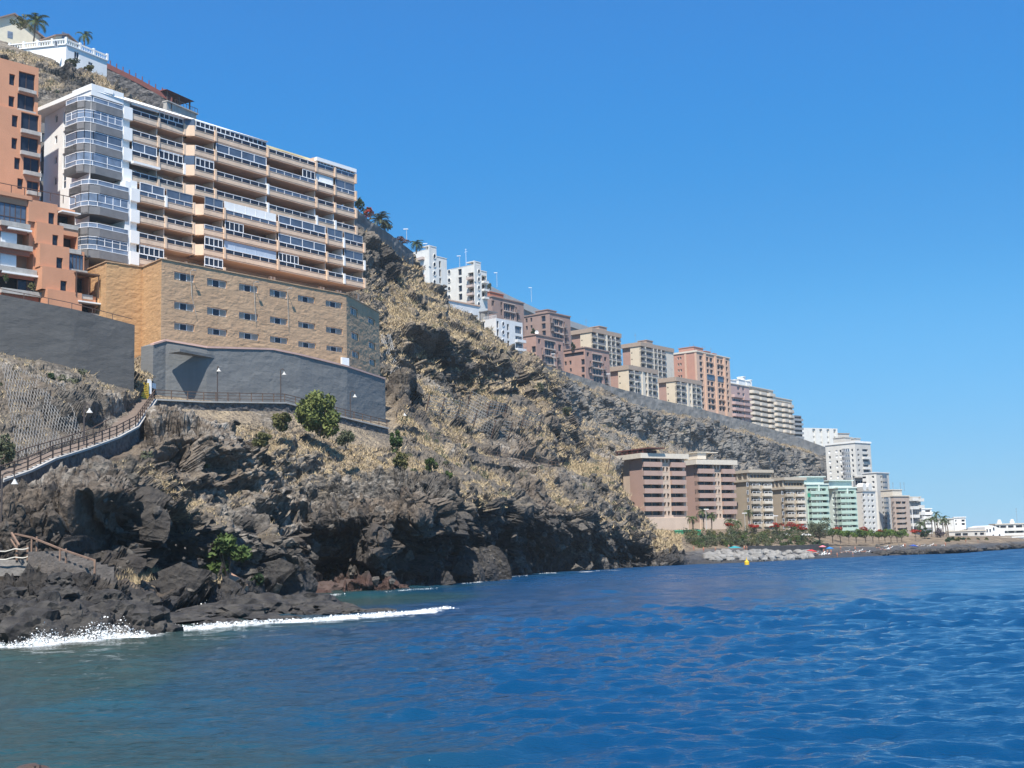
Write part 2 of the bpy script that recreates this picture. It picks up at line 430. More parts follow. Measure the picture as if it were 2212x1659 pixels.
disp += (1 - rock) * flat * (0.5 * rel + ok(1.7) * .3 * c2 + .2 * fine * ok(1.2))
far = sstep(300, 380, G[..., 1]) * rock
# vertical fluting on the far gray cliff
fl = fbm(pts * np.array([.16, .16, .03]), 4, 71, .55, True).reshape(sh)
disp += far * 1.6 * fl
disp *= np.where(bnd > 13.3, 0.5, 1.0)
disp *= 1 - .45 * far
seaw = sstep(-1.0, -0.2, bnd)
disp *= 0.35 + 0.65 * seaw
strip = sstep(262, 285, PX) * (1 - sstep(440, 470, PX)) * sstep(.85, 1.1, bnd) * (1 - sstep(2.05, 2.25, bnd))
disp *= 1 - 0.75 * gard
disp *= 1 - .8 * strip
pathx = [-80, 0, 60, 114, 187, 252, 293, 334, 440, 615, 727, 836]; pathy = [1066, 1040, 1019, 993, 970, 946, 924, 864, 869, 871, 899, 926]
dyp = PY - np.interp(PX, pathx, pathy)
nearpath = sstep(-75, -45, dyp) * (1 - sstep(25, 60, dyp)) * (1 - sstep(840, 870, PX)) * sstep(4.9, 5.4, bnd) * (1 - sstep(8.3, 9.0, bnd))
disp = disp * (1 - .85 * nearpath) - .35 * nearpath
G2 = G + Nn * disp[..., None]
G2[..., 1] -= D * (1 - nearpath) * (bnd > .4)             # hollows go straight into the hill
# keep the path bed clear of bumps
N2 = normals(G2)
N2 = blur(N2, 1)
slope2 = np.arccos(np.clip(np.abs(N2[..., 2]), 0, 1))
up = N2[..., 2]
gn = fbm(pts * .10, 4, 41).reshape(sh)
gf = fbm(pts * .55, 3, 47).reshape(sh)
veg = sstep(0.30, 0.62, up + .16 * gn + .12 * gf) * sstep(2.6, 3.4, bnd)
veg *= (0.3 + 0.7 * sstep(-.45, .3, gn + .1)) * (1 - .45 * patch)
pale = sstep(.15, .9, fbm(pts * .07 + 40, 4, 51).reshape(sh) + .35 * c2 * 2)
brown = sstep(0.0, .8, fbm(pts * .06 + 80, 3, 57).reshape(sh))
wet = 1 - sstep(0.5, 2.6, G2[..., 2] + .5 * gf)
redz = ((1 - sstep(.9, 2.2, G2[..., 2])) * sstep(630, 700, PX) * (1 - sstep(900, 940, PX)))
sand = np.maximum(gard * sstep(.7, .95, up), strip)
shoreband = (1 - sstep(1.7, 2.6, bnd))
TN = N2; TPX, TPY = project(G2)

def rock_material():
    m, N, L, b = new_mat('basalt_and_dry_earth')
    def attr(n):
        a = N.new('ShaderNodeAttribute'); a.attribute_name = n; return a.outputs['Fac']
    def mix(f, a, c):
        x = N.new('ShaderNodeMix'); x.data_type = 'RGBA'
        for s, v in ((0, f), (6, a), (7, c)):
            if isinstance(v, tuple): x.inputs[s].default_value = (*v, 1)
            elif isinstance(v, float): x.inputs[s].default_value = v
            else: L.new(v, x.inputs[s])
        return x.outputs[2]
    def noise(sc, det=5, lo=.35, hi=.65):
        n = N.new('ShaderNodeTexNoise'); n.inputs['Scale'].default_value = sc; n.inputs['Detail'].default_value = det
        L.new(tc.outputs['Object'], n.inputs['Vector'])
        r = N.new('ShaderNodeMapRange'); r.inputs[1].default_value = lo; r.inputs[2].default_value = hi
        L.new(n.outputs[0], r.inputs[0]); return r.outputs[0]
    def mul(a, k):
        x = N.new('ShaderNodeMath'); x.operation = 'MULTIPLY'; L.new(a, x.inputs[0])
        if isinstance(k, float): x.inputs[1].default_value = k
        else: L.new(k, x.inputs[1])
        return x.outputs[0]
    tc = N.new('ShaderNodeTexCoord')
    def vor(sc, out='Color'):
        v = N.new('ShaderNodeTexVoronoi'); v.inputs['Scale'].default_value = sc
        w = N.new('ShaderNodeTexNoise'); w.inputs['Scale'].default_value = sc * .9; L.new(tc.outputs['Object'], w.inputs['Vector'])
        vm = N.new('ShaderNodeVectorMath'); vm.operation = 'MULTIPLY_ADD'; vm.inputs[1].default_value = (.9 / sc,) * 3
        L.new(w.outputs['Color'], vm.inputs[0]); L.new(tc.outputs['Object'], vm.inputs[2]); L.new(vm.outputs[0], v.inputs['Vector'])
        return v.outputs[out]
    rockc = mix(noise(.5), (.040, .038, .037), (.115, .104, .092))
    sx = N.new('ShaderNodeSeparateXYZ'); L.new(vor(1.1), sx.inputs[0])
    rockc = mix(mul(sx.outputs[0], .7), rockc, (.165, .147, .126))
    sx2 = N.new('ShaderNodeSeparateXYZ'); L.new(vor(3.1), sx2.inputs[0])
    rockc = mix(mul(sx2.outputs[1], .45), rockc, (.030, .028, .027))
    rockc = mix(mul(noise(2.6, 6, .45, .65), .5), rockc, (.19, .172, .15))
    rockc = mix(mul(attr('brown'), .5), rockc, (.17, .125, .09))
    rockc = mix(mul(attr('pale'), noise(1.3, 5, .42, .7)), rockc, (.42, .38, .33))
    rockc = mix(attr('far'), rockc, mix(noise(.22, 6), (.095, .093, .094), (.25, .235, .21)))
    rockc = mix(mul(attr('crag'), .7), rockc, mix(noise(1.6, 6), (.020, .019, .020), (.072, .066, .060)))
    grass = mix(noise(.9, 6), (.20, .162, .122), (.40, .322, .218))
    grass = mix(mul(noise(.23, 4, .45, .62), .55), grass, (.30, .245, .18))
    grass = mix(noise(4.0, 4, .5, .62), grass, (.11, .09, .07))
    c = mix(attr('veg'), rockc, grass)
    c = mix(attr('sand'), c, mix(noise(.3, 5), (.13, .10, .075), (.27, .21, .145)))
    c = mix(mul(attr('low'), .75), c, mix(noise(1.1, 6), (.022, .022, .024), (.062, .057, .052)))
    c = mix(attr('beach'), c, mix(noise(.6, 5), (.075, .073, .072), (.15, .142, .135)))
    c = mix(mul(attr('wet'), .7), c, (.035, .034, .036))
    c = mix(mul(attr('redz'), .8), c, (.085, .045, .035))
    L.new(c, b.inputs['Base Color'])
    r = N.new('ShaderNodeMapRange'); r.inputs[3].default_value = .92; r.inputs[4].default_value = .55
    L.new(attr('wet'), r.inputs[0]); L.new(r.outputs[0], b.inputs['Roughness'])
    b.inputs['Specular IOR Level'].default_value = .25
    n3 = N.new('ShaderNodeTexNoise'); n3.inputs['Scale'].default_value = 2.2; n3.inputs['Detail'].default_value = 8; n3.inputs['Roughness'].default_value = .7
    L.new(tc.outputs['Object'], n3.inputs['Vector'])
    v3 = N.new('ShaderNodeTexVoronoi'); v3.inputs['Scale'].default_value = 1.4
    L.new(tc.outputs['Object'], v3.inputs['Vector'])
    ad = N.new('ShaderNodeMath'); ad.operation = 'MULTIPLY_ADD'; ad.inputs[1].default_value = .8
    L.new(vor(2.0, 'Distance'), ad.inputs[0]); L.new(n3.outputs[0], ad.inputs[2])
    bp = N.new('ShaderNodeBump'); bp.inputs['Strength'].default_value = .9; bp.inputs['Distance'].default_value = .35
    L.new(ad.outputs[0], bp.inputs['Height']); L.new(bp.outputs[0], b.inputs['Normal'])
    return m
M_ROCK = rock_material()
veg *= 1 - .8 * sstep(300, 350, G[..., 1]) * sstep(8.2, 8.6, bnd) * (1 - sstep(10.4, 10.8, bnd)) * sstep(-.3, .25, gn + .2 * gf)
veg *= 1 - .7 * (1 - sstep(270, 310, TPX)) * (TPY < 1000) * (TPY > 760)
farr = sstep(300, 360, G[..., 1]) * (1 - veg) * sstep(7.2, 8, bnd)
cliff = grid_mesh('cliff_terrain', G2, M_ROCK, smooth=False, attrs=dict(veg=veg, pale=pale, brown=brown, wet=wet, redz=redz, crag=rock * sstep(-.15, .35, gn0 + .5 * patch - .1) * (1 - .7 * pale) * (1 - sstep(300, 350, G[..., 1])), low=(1 - strip) * (1 - sstep(2.2, 3.2, bnd + .5 * gn)) * (TPX < 1480) * (1 - .6 * pale), sand=sand, beach=gard * (1 - sstep(2.1, 2.9, bnd + .3 * gn)), far=farr))
tag(cliff, kind='structure')

def surf(x, y):                                 # nearest displaced terrain vertex to a survey direction (visible side)
    m = (TPX - x) ** 2 + (TPY - y) ** 2
    k = np.argmin(m + 1e-3 * G2[..., 1])
    return G2.reshape(-1, 3)[k]
# ------------------------------------------------------------------ sea
def build_sea():
    nr, na = 900, 820
    # distance rows even in viewing angle, so that every wave stays resolved; reaches the horizon
    ang = np.concatenate([np.linspace(math.atan(3.5 / 7.0), math.atan(3.5 / 420), nr - 30), np.linspace(math.atan(3.5 / 430), math.atan(3.5 / 3000), 30)])
    dist = 3.5 / np.tan(ang)
    th = np.linspace(R_(-40), R_(33), na)
    Dm, Th = np.meshgrid(dist, th, indexing='ij')
    X = Dm * np.sin(Th); Y = Dm * np.cos(Th)
    Z = np.zeros_like(X)
    rng = np.random.RandomState(4)
    fade = 1 / (1 + (Dm / 260) ** 2)
    dr = np.gradient(dist)[:, None] * -1
    dr = np.abs(np.gradient(dist))[:, None]
    wx, wy = .35, 1.0
    base = math.pi / 2 + .22
    wrp = fbm(np.stack([X.ravel() * .11, Y.ravel() * .11, np.zeros(X.size)], 1), 3, 8).reshape(X.shape) * 2
    P2 = np.stack([X.ravel() * .06, Y.ravel() * .06, np.zeros(X.size)], 1)
    gust = (fbm(P2 * .5, 3, 5).reshape(X.shape)) * .3 + .95
    cap = 1 / (1 + (Dm / 170) ** 1.5)
    for k in range(90):
        lam = .38 * 1.037 ** k * (1 + .1 * rng.rand())
        a = base + rng.normal() * .62
        kx, ky = math.cos(a) * 2 * math.pi / lam, math.sin(a) * 2 * math.pi / lam
        A = .0105 * lam * (1 if lam < 1.2 else (1.2 / lam) ** .62) * (1 if lam < 2.4 else (2.4 / lam) ** .6) * (.6 + .8 * rng.rand())
        res = np.clip(2.1 - 3.2 * dr / lam, 0, 1)
        ph = rng.rand() * 6.28
        w = np.sin(kx * X + ky * Y + ph + 1.1 * wrp)
        Z += A * res * (2 * np.exp(w - 1) - .75) * gust
    Z += .03 * fbm(np.stack([X.ravel() * .5, Y.ravel() * .9, np.zeros(X.size)], 1), 3, 77).reshape(X.shape) * np.clip(1.6 - dr * 1.2, 0, 1)
    # shallow, sheltered strip along the rocks: calmer
    px, py = project(np.stack([X, Y, Z * 0], -1))
    calm = 1 - .55 * (1 - sstep(60, 150, Dm)) * (1 - sstep(500, 1300, px))
    Z *= calm * 1.15
    ter = np.stack([X, Y, Z], -1)
    # depth of water under each point, from the shoreline survey (shallow near the rocks on the left)
    shx = np.array([w[0] for w in WL], float); shy = np.array([shoreY(*w) for w in WL])
    gap = np.interp(px, [-300, 0, 100, 300, 560, 830, 950, 1100, 1300, 2300], [52, 54, 52, 57, 92, 104, 112, 150, 220, 330]) - Y
    n1 = fbm(np.stack([X.ravel() * .05, Y.ravel() * .05, np.zeros(X.size)], 1), 4, 15).reshape(X.shape)
    n2 = fbm(np.stack([X.ravel() * .16, Y.ravel() * .1, np.zeros(X.size)], 1), 4, 25).reshape(X.shape)
    shallow = (1 - sstep(2, 42, gap + 10 * n1)) * (1 - sstep(600, 1250, px + 160 * n1))
    shallow = np.maximum(shallow, .85 * (1 - sstep(-700, 1000, (px - 40) + 240 * n1 - (py - 1400) * 0.9)))
    reef = sstep(.05, .55, n2 + .25) * shallow
    near_rock = (1 - sstep(-2, 9, gap + 3 * n2)) * (1 - sstep(500, 760, px))
    lines = [[(-20, 1398), (60, 1399), (120, 1391), (200, 1387), (290, 1380), (330, 1366)], [(350, 1362), (420, 1361), (480, 1356), (560, 1352), (640, 1347), (700, 1343), (760, 1338), (830, 1333), (900, 1328), (968, 1320)],
             [(420, 1322), (450, 1313), (500, 1306), (560, 1300)], [(640, 1290), (700, 1288), (760, 1285)], [(830, 1281), (900, 1275), (945, 1272)], [(1000, 1262), (1040, 1258), (1085, 1250), (1140, 1244)], [(1170, 1240), (1330, 1232)]]
    dist_f = np.full(X.shape, 99.0)
    sel = (Dm < 260) & (px > -120) & (px < 1400)
    xy = np.stack([X[sel], Y[sel]], 1); best = np.full(len(xy), 99.0)
    for ln in lines:
        q = [atz(x_, y_, 0.0)[:2] for x_, y_ in ln]
        for a_, b_ in zip(q[:-1], q[1:]):
            d_ = b_ - a_; t_ = np.clip(((xy - a_) @ d_) / (d_ @ d_), 0, 1)
            best = np.minimum(best, np.linalg.norm(xy - a_ - t_[:, None] * d_, axis=1))
    dist_f[sel] = best
    foam = (1 - sstep(.0, 2.4, dist_f)) ** 1.3 * np.clip(.62 + 1.3 * n2, .0, 1.15)
    m, N, L, b = new_mat('sea_water')
    def attr(n):
        a = N.new('ShaderNodeAttribute'); a.attribute_name = n; return a.outputs['Fac']
    def mix(f, a, c):
        x = N.new('ShaderNodeMix'); x.data_type = 'RGBA'
        for s, v in ((0, f), (6, a), (7, c)):
            if isinstance(v, tuple): x.inputs[s].default_value = (*v, 1)
            else: L.new(v, x.inputs[s])
        return x.outputs[2]
    c = mix(attr('shallow'), (.002, .042, .118), (.011, .072, .080))
    c = mix(attr('reef'), c, (.024, .052, .050))
    c = mix(attr('near_rock'), c, (.055, .065, .045))  # browner tint of the water close to the left rocks
    tcf = N.new('ShaderNodeTexCoord'); nf = N.new('ShaderNodeTexNoise'); nf.inputs['Scale'].default_value = 2.2; nf.inputs['Detail'].default_value = 9; nf.inputs['Roughness'].default_value = .72
    L.new(tcf.outputs['Object'], nf.inputs['Vector'])
    af = N.new('ShaderNodeMath'); af.operation = 'MULTIPLY_ADD'; af.inputs[1].default_value = .36; L.new(attr('foam'), af.inputs[0]); L.new(nf.outputs[0], af.inputs[2])
    mr = N.new('ShaderNodeMapRange'); mr.inputs[1].default_value = .70; mr.inputs[2].default_value = .86; L.new(af.outputs[0], mr.inputs[0])
    c = mix(mr.outputs[0], c, (.80, .83, .84))
    L.new(c, b.inputs['Base Color'])
    nw = N.new('ShaderNodeTexNoise'); nw.inputs['Scale'].default_value = .35; nw.inputs['Detail'].default_value = 6; nw.inputs['Roughness'].default_value = .65
    mw = N.new('ShaderNodeMapping'); mw.inputs['Scale'].default_value = (.8, .5, 1); L.new(tcf.outputs['Object'], mw.inputs[0]); L.new(mw.outputs[0], nw.inputs['Vector'])
    rw = N.new('ShaderNodeMapRange'); rw.inputs[1].default_value = .35; rw.inputs[2].default_value = .65; rw.inputs[3].default_value = .18; rw.inputs[4].default_value = .62; L.new(nw.outputs[0], rw.inputs[0])
    rr = N.new('ShaderNodeMapRange'); rr.inputs[3].default_value = .07; L.new(rw.outputs[0], rr.inputs[4]); L.new(attr('open'), rr.inputs[0]); L.new(rr.outputs[0], b.inputs['Roughness'])
    b.inputs['IOR'].default_value = 1.33
    tc = N.new('ShaderNodeTexCoord')
    mp = N.new('ShaderNodeMapping'); mp.inputs['Rotation'].default_value = (0, 0, .2); mp.inputs['Scale'].default_value = (.55, 1.0, 1)
    L.new(tc.outputs['Object'], mp.inputs[0])
    n3 = N.new('ShaderNodeTexNoise'); n3.inputs['Scale'].default_value = 3.2; n3.inputs['Detail'].default_value = 5; n3.inputs['Roughness'].default_value = .6
    L.new(mp.outputs[0], n3.inputs['Vector'])
    bp = N.new('ShaderNodeBump'); bp.inputs['Strength'].default_value = .9; bp.inputs['Distance'].default_value = .12
    L.new(n3.outputs[0], bp.inputs['Height']); L.new(bp.outputs[0], b.inputs['Normal'])
    o = grid_mesh('sea', ter, m, attrs=dict(shallow=shallow, reef=reef * .75, near_rock=near_rock * .8, open=sstep(35, 240, Dm), foam=foam))
    # wind the faces upwards
    if o.data.polygons[0].normal.z < 0: o.data.flip_normals()
    tag(o, kind='structure')
build_sea()
# ------------------------------------------------------------------ building kit
class Wall:
    """vertical wall plane from A to B (ground points); u metres along, z height, o metres out towards the viewer's side"""
    def __init__(s, A, B, flip=False):
        s.A = np.array(A[:2], float); B = np.array(B[:2], float)
        s.L = float(np.linalg.norm(B - s.A)); s.t = (B - s.A) / s.L
        n = np.array([s.t[1], -s.t[0]])
        if (n @ (CAM[:2] - (s.A + B) / 2) < 0) != flip: n = -n
        s.n = n
    def p(s, u, z, o=0.0):
        q = s.A + s.t * u + s.n * o
        return (q[0], q[1], z)
    def uv(s, x, y):
        d = ray(x, y); k = ((s.A - CAM[:2]) @ s.n) / (d[:2] @ s.n)
        q = CAM + d * k
        return float((q[:2] - s.A) @ s.t), float(q[2])
    def rect(s, x0, y0, x1, y1):
        ym, xm = (y0 + y1) / 2, (x0 + x1) / 2
        return (s.uv(x0, ym)[0], s.uv(x1, ym)[0], s.uv(xm, y1)[1], s.uv(xm, y0)[1])
    def box(s, mb, u0, u1, z0, z1, o0, o1, mi=0):
        mb.hexa([s.p(u0, z0, o0), s.p(u1, z0, o0), s.p(u1, z0, o1), s.p(u0, z0, o1),
                 s.p(u0, z1, o0), s.p(u1, z1, o0), s.p(u1, z1, o1), s.p(u0, z1, o1)], mi)
    def shift(s, o, u=0.0):
        w = Wall(s.A, s.A + s.t); w.A = s.A + s.n * o + s.t * u; w.t = s.t; w.n = s.n; w.L = s.L
        return w
    def end(s): return s.A + s.t * s.L
CROPS = dict(c1=(0,0,2.37), c2=(0,600,2.37), c3=(400,300,1.8433), c4=(0,1100,1.8433), c5=(0,1800,1.8433), c6=(1000,1300,1.8433), c7=(1200,750,2.212), d1=(1550,900,3.0169), d2=(2050,1150,3.6867),
             d3=(2550,1300,3.16), d4=(2400,1700,3.0157), d5=(3000,1650,2.765), d6=(3500,1900,3.711), d7=(2700,2000,2.765), d8=(2000,1300,1.8433))
def C(c, x, y):
    ox, oy, k = CROPS[c]
    return (ox + x / k) / 1.8517, (oy + y / k) / 1.8517
def crect(w, c, x0, y0, x1, y1):
    a, b = C(c, x0, y0), C(c, x1, y1)
    return w.rect(a[0], a[1], b[0], b[1])

def sheet(mb, w, u0, u1, z0, z1, ops, depth=0.25, mi=0, mr=None):
    """wall face with real openings and their reveals"""
    mr = mi if mr is None else mr
    ops = [(max(u0, a), min(u1, b), max(z0, c), min(z1, d)) for a, b, c, d in ops]
    ops = [o for o in ops if o[1] - o[0] > .02 and o[3] - o[2] > .02]
    us = sorted({u0, u1} | {v for o in ops for v in o[:2]}); zs = sorted({z0, z1} | {v for o in ops for v in o[2:]})
    for a, b in zip(us[:-1], us[1:]):
        run = None
        for c, d in zip(zs[:-1], zs[1:]):
            um, zm = (a + b) / 2, (c + d) / 2
            hole = any(o[0] < um < o[1] and o[2] < zm < o[3] for o in ops)
            if not hole: run = (run[0], d) if run else (c, d)
            if (hole or d == zs[-1]) and run:
                mb.face([w.p(a, run[0]), w.p(b, run[0]), w.p(b, run[1]), w.p(a, run[1])], mi); run = None
    for a, b, c, d in ops:
        mb.face([w.p(a, c), w.p(b, c), w.p(b, c, -depth), w.p(a, c, -depth)], mr)
        mb.face([w.p(a, d), w.p(a, d, -depth), w.p(b, d, -depth), w.p(b, d)], mr)
        mb.face([w.p(a, c), w.p(a, c, -depth), w.p(a, d, -depth), w.p(a, d)], mr)
        mb.face([w.p(b, c), w.p(b, d), w.p(b, d, -depth), w.p(b, c, -depth)], mr)
def window(T, w, r, depth, mf, mg, mull=1, cross=False, fw=.07, name='window', sub=True, pm=None):
    """frame with its panes, set back in an opening"""
    u0, u1, z0, z1 = r
    mb = MB(); o0, o1 = -depth, -depth + .07
    for a, b, c, d in ((u0, u1, z0, z0 + fw), (u0, u1, z1 - fw, z1), (u0, u0 + fw, z0 + fw, z1 - fw), (u1 - fw, u1, z0 + fw, z1 - fw)):
        w.box(mb, a, b, c, d, o0, o1)
    for k in range(1, mull + 1):
        uc = u0 + (u1 - u0) * k / (mull + 1); w.box(mb, uc - fw / 2, uc + fw / 2, z0 + fw, z1 - fw, o0, o1)
    if cross:
        zc = z0 + (z1 - z0) * (cross if isinstance(cross, float) else .5); w.box(mb, u0 + fw, u1 - fw, zc - fw / 2, zc + fw / 2, o0 + .01, o1 + .004)
    if sub:
        o = mb.build(name, mf, T)
        g = MB(); g.face([w.p(u0, z0, o0 + .02), w.p(u1, z0, o0 + .02), w.p(u1, z1, o0 + .02), w.p(u0, z1, o0 + .02)])
        g.build('pane', mg, o)
    else:
        mb.face([w.p(u0, z0, o0 + .02), w.p(u1, z0, o0 + .02), w.p(u1, z1, o0 + .02), w.p(u0, z1, o0 + .02)], 1)
        o = mb.build(name, [mf, mg], T)
    return o
def darkwin(T, w, r, depth, mf, mg, mull=0, name='window', fw=.06):
    return window(T, w, r, depth, mf, mg, mull, fw=fw, name=name, sub=False)
def railing(mb, w, u0, u1, z0, z1, o, n, mi=0, r=.035, mid=0):
    w.box(mb, u0, u1, z1 - .07, z1, o - .05, o + .05, mi)
    for k in range(n + 1):
        u = u0 + (u1 - u0) * k / n; w.box(mb, u - r, u + r, z0, z1 - .07, o - r, o + r, mi)
    for k in range(mid):
        z = z0 + (z1 - z0) * (k + .5) / (mid + .3); w.box(mb, u0, u1, z - .02, z + .02, o - .02, o + .02, mi)

# ------------------------------------------------------------------ materials of the near buildings
WHITE = mat('white_paint', (.80, .80, .78), .7, .05, .5, streak=.10)
WHITE_ALU = mat('white_aluminium', (.82, .83, .84), .4, .03)
TAN = mat('tan_render', (.68, .50, .36), .85, .10, .7, bump=.02, bscale=6, streak=.15)
TAN2 = mat('sand_tan_parapet', (.64, .50, .38), .85, .10, .9, bump=.02, bscale=6, streak=.35)
SOFFIT = mat('shaded_peach_soffit', (.46, .31, .22), .85, .08, .6)  # peach darkened, so the colour carries the shade under the slabs
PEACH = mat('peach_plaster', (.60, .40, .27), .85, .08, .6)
YELLOW = mat('pale_yellow_plaster', (.72, .62, .36), .85, .08, .6)
SLATE = mat('slate_grey_tile', (.165, .165, .17), .7, .12, 1.4)
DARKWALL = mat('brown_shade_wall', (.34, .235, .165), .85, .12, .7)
GLASS = glass_mat('dark_blue_glass', (.022, .030, .048), .1, .3)
GLASSL = glass_mat('pale_curtained_glass', (.17, .22, .30), .12, .5, .7)
GLASSM = glass_mat('blue_enclosure_glass', (.085, .115, .165), .06, .6, .5)
ORANGE = mat('terracotta_orange_render', (.56, .275, .16), .85, .07, .35, bump=.015, bscale=5, streak=.10)
ORANGE_D = mat('deep_terracotta_band', (.44, .15, .085), .85, .08, .6)
CONC = mat('weathered_concrete', (.42, .40, .37), .9, .18, .9, streak=.4, bump=.02)
BROWN_METAL = mat('brown_metal', (.10, .06, .045), .6, .1)
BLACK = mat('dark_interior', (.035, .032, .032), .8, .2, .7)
REDTILE = mat('red_clay_tile', (.30, .085, .055), .8, .15, 2.0, bump=.03)
RAILWOOD = mat('dark_railing_timber', (.115, .075, .055), .8, .2, 3)

def rough_wall_mat(name, c, c2, bumpd, course):
    if name in MATS: return MATS[name]
    m = mat(name, c, .92, c2=c2, scale=.35, bump=bumpd, bscale=1.1, streak=.25)
    N, L = m.node_tree.nodes, m.node_tree.links
    bp = [n for n in N if n.type == 'BUMP'][0]; nz = bp.inputs['Height'].links[0].from_node
    mp = N.new('ShaderNodeMapping'); mp.inputs['Scale'].default_value = (1, 1, course)
    tc = [n for n in N if n.type == 'TEX_COORD'][0]
    L.new(tc.outputs['Object'], mp.inputs[0]); L.new(mp.outputs[0], nz.inputs['Vector'])
    nz.inputs['Detail'].default_value = 8; nz.inputs['Roughness'].default_value = .62
    return m
POD = rough_wall_mat('sprayed_ochre_render', (.50, .335, .205), (.43, .28, .17), .07, 3.2)
POD_O = rough_wall_mat('sprayed_ochre_render_sunlit', (.53, .325, .16), (.47, .28, .14), .07, 3.2)  # sunlit copy of the ochre render: brightness put into the colour
GREY = rough_wall_mat('sprayed_grey_concrete', (.185, .19, .19), (.155, .158, .158), .05, 2.6)
GREYD = rough_wall_mat('sprayed_charcoal_concrete', (.098, .098, .098), (.078, .078, .078), .05, 2.6)
STONE = mat('dark_basalt_masonry', (.16, .15, .145), .9, c2=(.045, .043, .045), scale=2.2, bump=.25, bscale=2.6)

# ------------------------------------------------------------------ ochre podium under the apartment block
ZP = 38.8
PALEPANE = mat('pale_grey_shutter', (.36, .345, .31), .8, .1, spec=.1)
pc = [atz(x, y, ZP) for x, y in ((189, 583), (230, 566), (308, 578), (349, 560), (748, 637), (819, 676))]
T = thing('podium_building', (pc[3][0], pc[3][1], 20), 'ochre rough-rendered podium with rows of slit windows below the tan apartment block', 'building')
mb = MB(); wins = []
def roughen(mb_, w, u0, u1, z0, z1, ops, depth, amp=.032, step=.3, mi=0):
    """hand-sprayed wall: a face with openings whose surface really undulates"""
    ops = sorted(ops)
    us = [u0]; zs = [z0]
    def axis(lo, hi, marks):
        m = sorted({lo, hi} | {v for v in marks if lo < v < hi}); out = []
        for a, b in zip(m[:-1], m[1:]):
            n = max(1, int(round((b - a) / step))); out += [a + (b - a) * k / n for k in range(n)]
        return out + [hi]
    us = axis(u0, u1, [v for o in ops for v in o[:2]]); zs = axis(z0, z1, [v for o in ops for v in o[2:]])
    U, Z = np.meshgrid(us, zs, indexing='ij')
    P = np.stack([w.A[0] + w.t[0] * U, w.A[1] + w.t[1] * U, Z], -1)
    q = P.reshape(-1, 3)
    d = (fbm(q * np.array([1.0, 1.0, 2.6]), 4, 201) * .6 + .9 * np.abs(fbm(q * np.array([1.5, 1.5, 4.6]), 3, 207))).reshape(U.shape) * amp
    e = np.ones(U.shape)
    for o in ops: e *= np.where((U >= o[0] - .05) & (U <= o[1] + .05) & (Z >= o[2] - .05) & (Z <= o[3] + .05), 0.25, 1)
    e[0, :] = e[-1, :] = 0; d = d * e
    P[..., 0] += w.n[0] * d; P[..., 1] += w.n[1] * d
    b = len(mb_.v); nu, nz_ = U.shape
    mb_.v.extend(map(tuple, P.reshape(-1, 3)))
    for i in range(nu - 1):
        for j in range(nz_ - 1):
            um, zm = (us[i] + us[i + 1]) / 2, (zs[j] + zs[j + 1]) / 2
            if any(o[0] < um < o[1] and o[2] < zm < o[3] for o in ops): continue
            k = b + i * nz_ + j; mb_.f.append((k, k + nz_, k + nz_ + 1, k + 1)); mb_.m.append(mi)
    for a, bb, c, dd in ops:
        mb_.face([w.p(a, c, .02), w.p(bb, c, .02), w.p(bb, c, -depth), w.p(a, c, -depth)], mi)
        mb_.face([w.p(a, dd, .02), w.p(a, dd, -depth), w.p(bb, dd, -depth), w.p(bb, dd, .02)], mi)
        mb_.face([w.p(a, c, .02), w.p(a, c, -depth), w.p(a, dd, -depth), w.p(a, dd, .02)], mi)
        mb_.face([w.p(bb, c, .02), w.p(bb, dd, .02), w.p(bb, dd, -depth), w.p(bb, c, -depth)], mi)
for k in range(5):
    w = Wall(pc[k], pc[k + 1]); ops = []
    if k == 3:
        rows = (((376, 590, 420, 607), (447, 604, 490, 620), (516, 615, 557, 630), (582, 627, 620, 642), (643, 640, 680, 653), (703, 651, 739, 664)),
                ((376, 654, 420, 670), (447, 666, 491, 682), (516, 676, 558, 691), (583, 686, 621, 700), (644, 697, 681, 709), (704, 708, 740, 720)),
                ((376, 699, 420, 714), (448, 710, 491, 724), (516, 719, 559, 733), (583, 728, 622, 741), (644, 739, 682, 751), (705, 748, 741, 759)))
        for r in rows:
            for q in r: ops.append(w.rect(*q))
    if k == 4:
        for q in ((443, 1065, 510, 1130), (600, 1155, 660, 1205), (452, 1285, 518, 1345), (605, 1370, 667, 1425), (458, 1450, 524, 1505), (612, 1520, 668, 1572)):
            ops.append(crect(w, 'c7', *q))
    roughen(mb, w, 0, w.L, 17, ZP, ops, .35, mi=1 if k < 3 else 0)
    for o in ops: wins.append((w, o))
    w.box(mb, -.05, w.L + .05, ZP - .0, ZP + .12, -.4, .12, 0)
back = [pc[5] + np.array([-16, 14, 0]), pc[0] + np.array([-6, 12, 0])]
poly = [tuple(p[:2]) for p in pc] + [tuple(p[:2]) for p in back]
mb.face([(x, y, ZP - .02) for x, y in poly], 0)
mb.build('wall', [POD, POD_O], T)
for w, o in wins:
    wo = window(T, w, o, .3, WHITE_ALU, GLASS, 2, fw=.07)
    d_ = (o[1] - o[0]) / 3
    for a_ in (o[0], o[1] - d_):
        g_ = MB(); w.box(g_, a_ + .04, a_ + d_ - .04, o[2] + .05, o[3] - .05, -.27, -.25); g_.build('shutter', PALEPANE, wo)
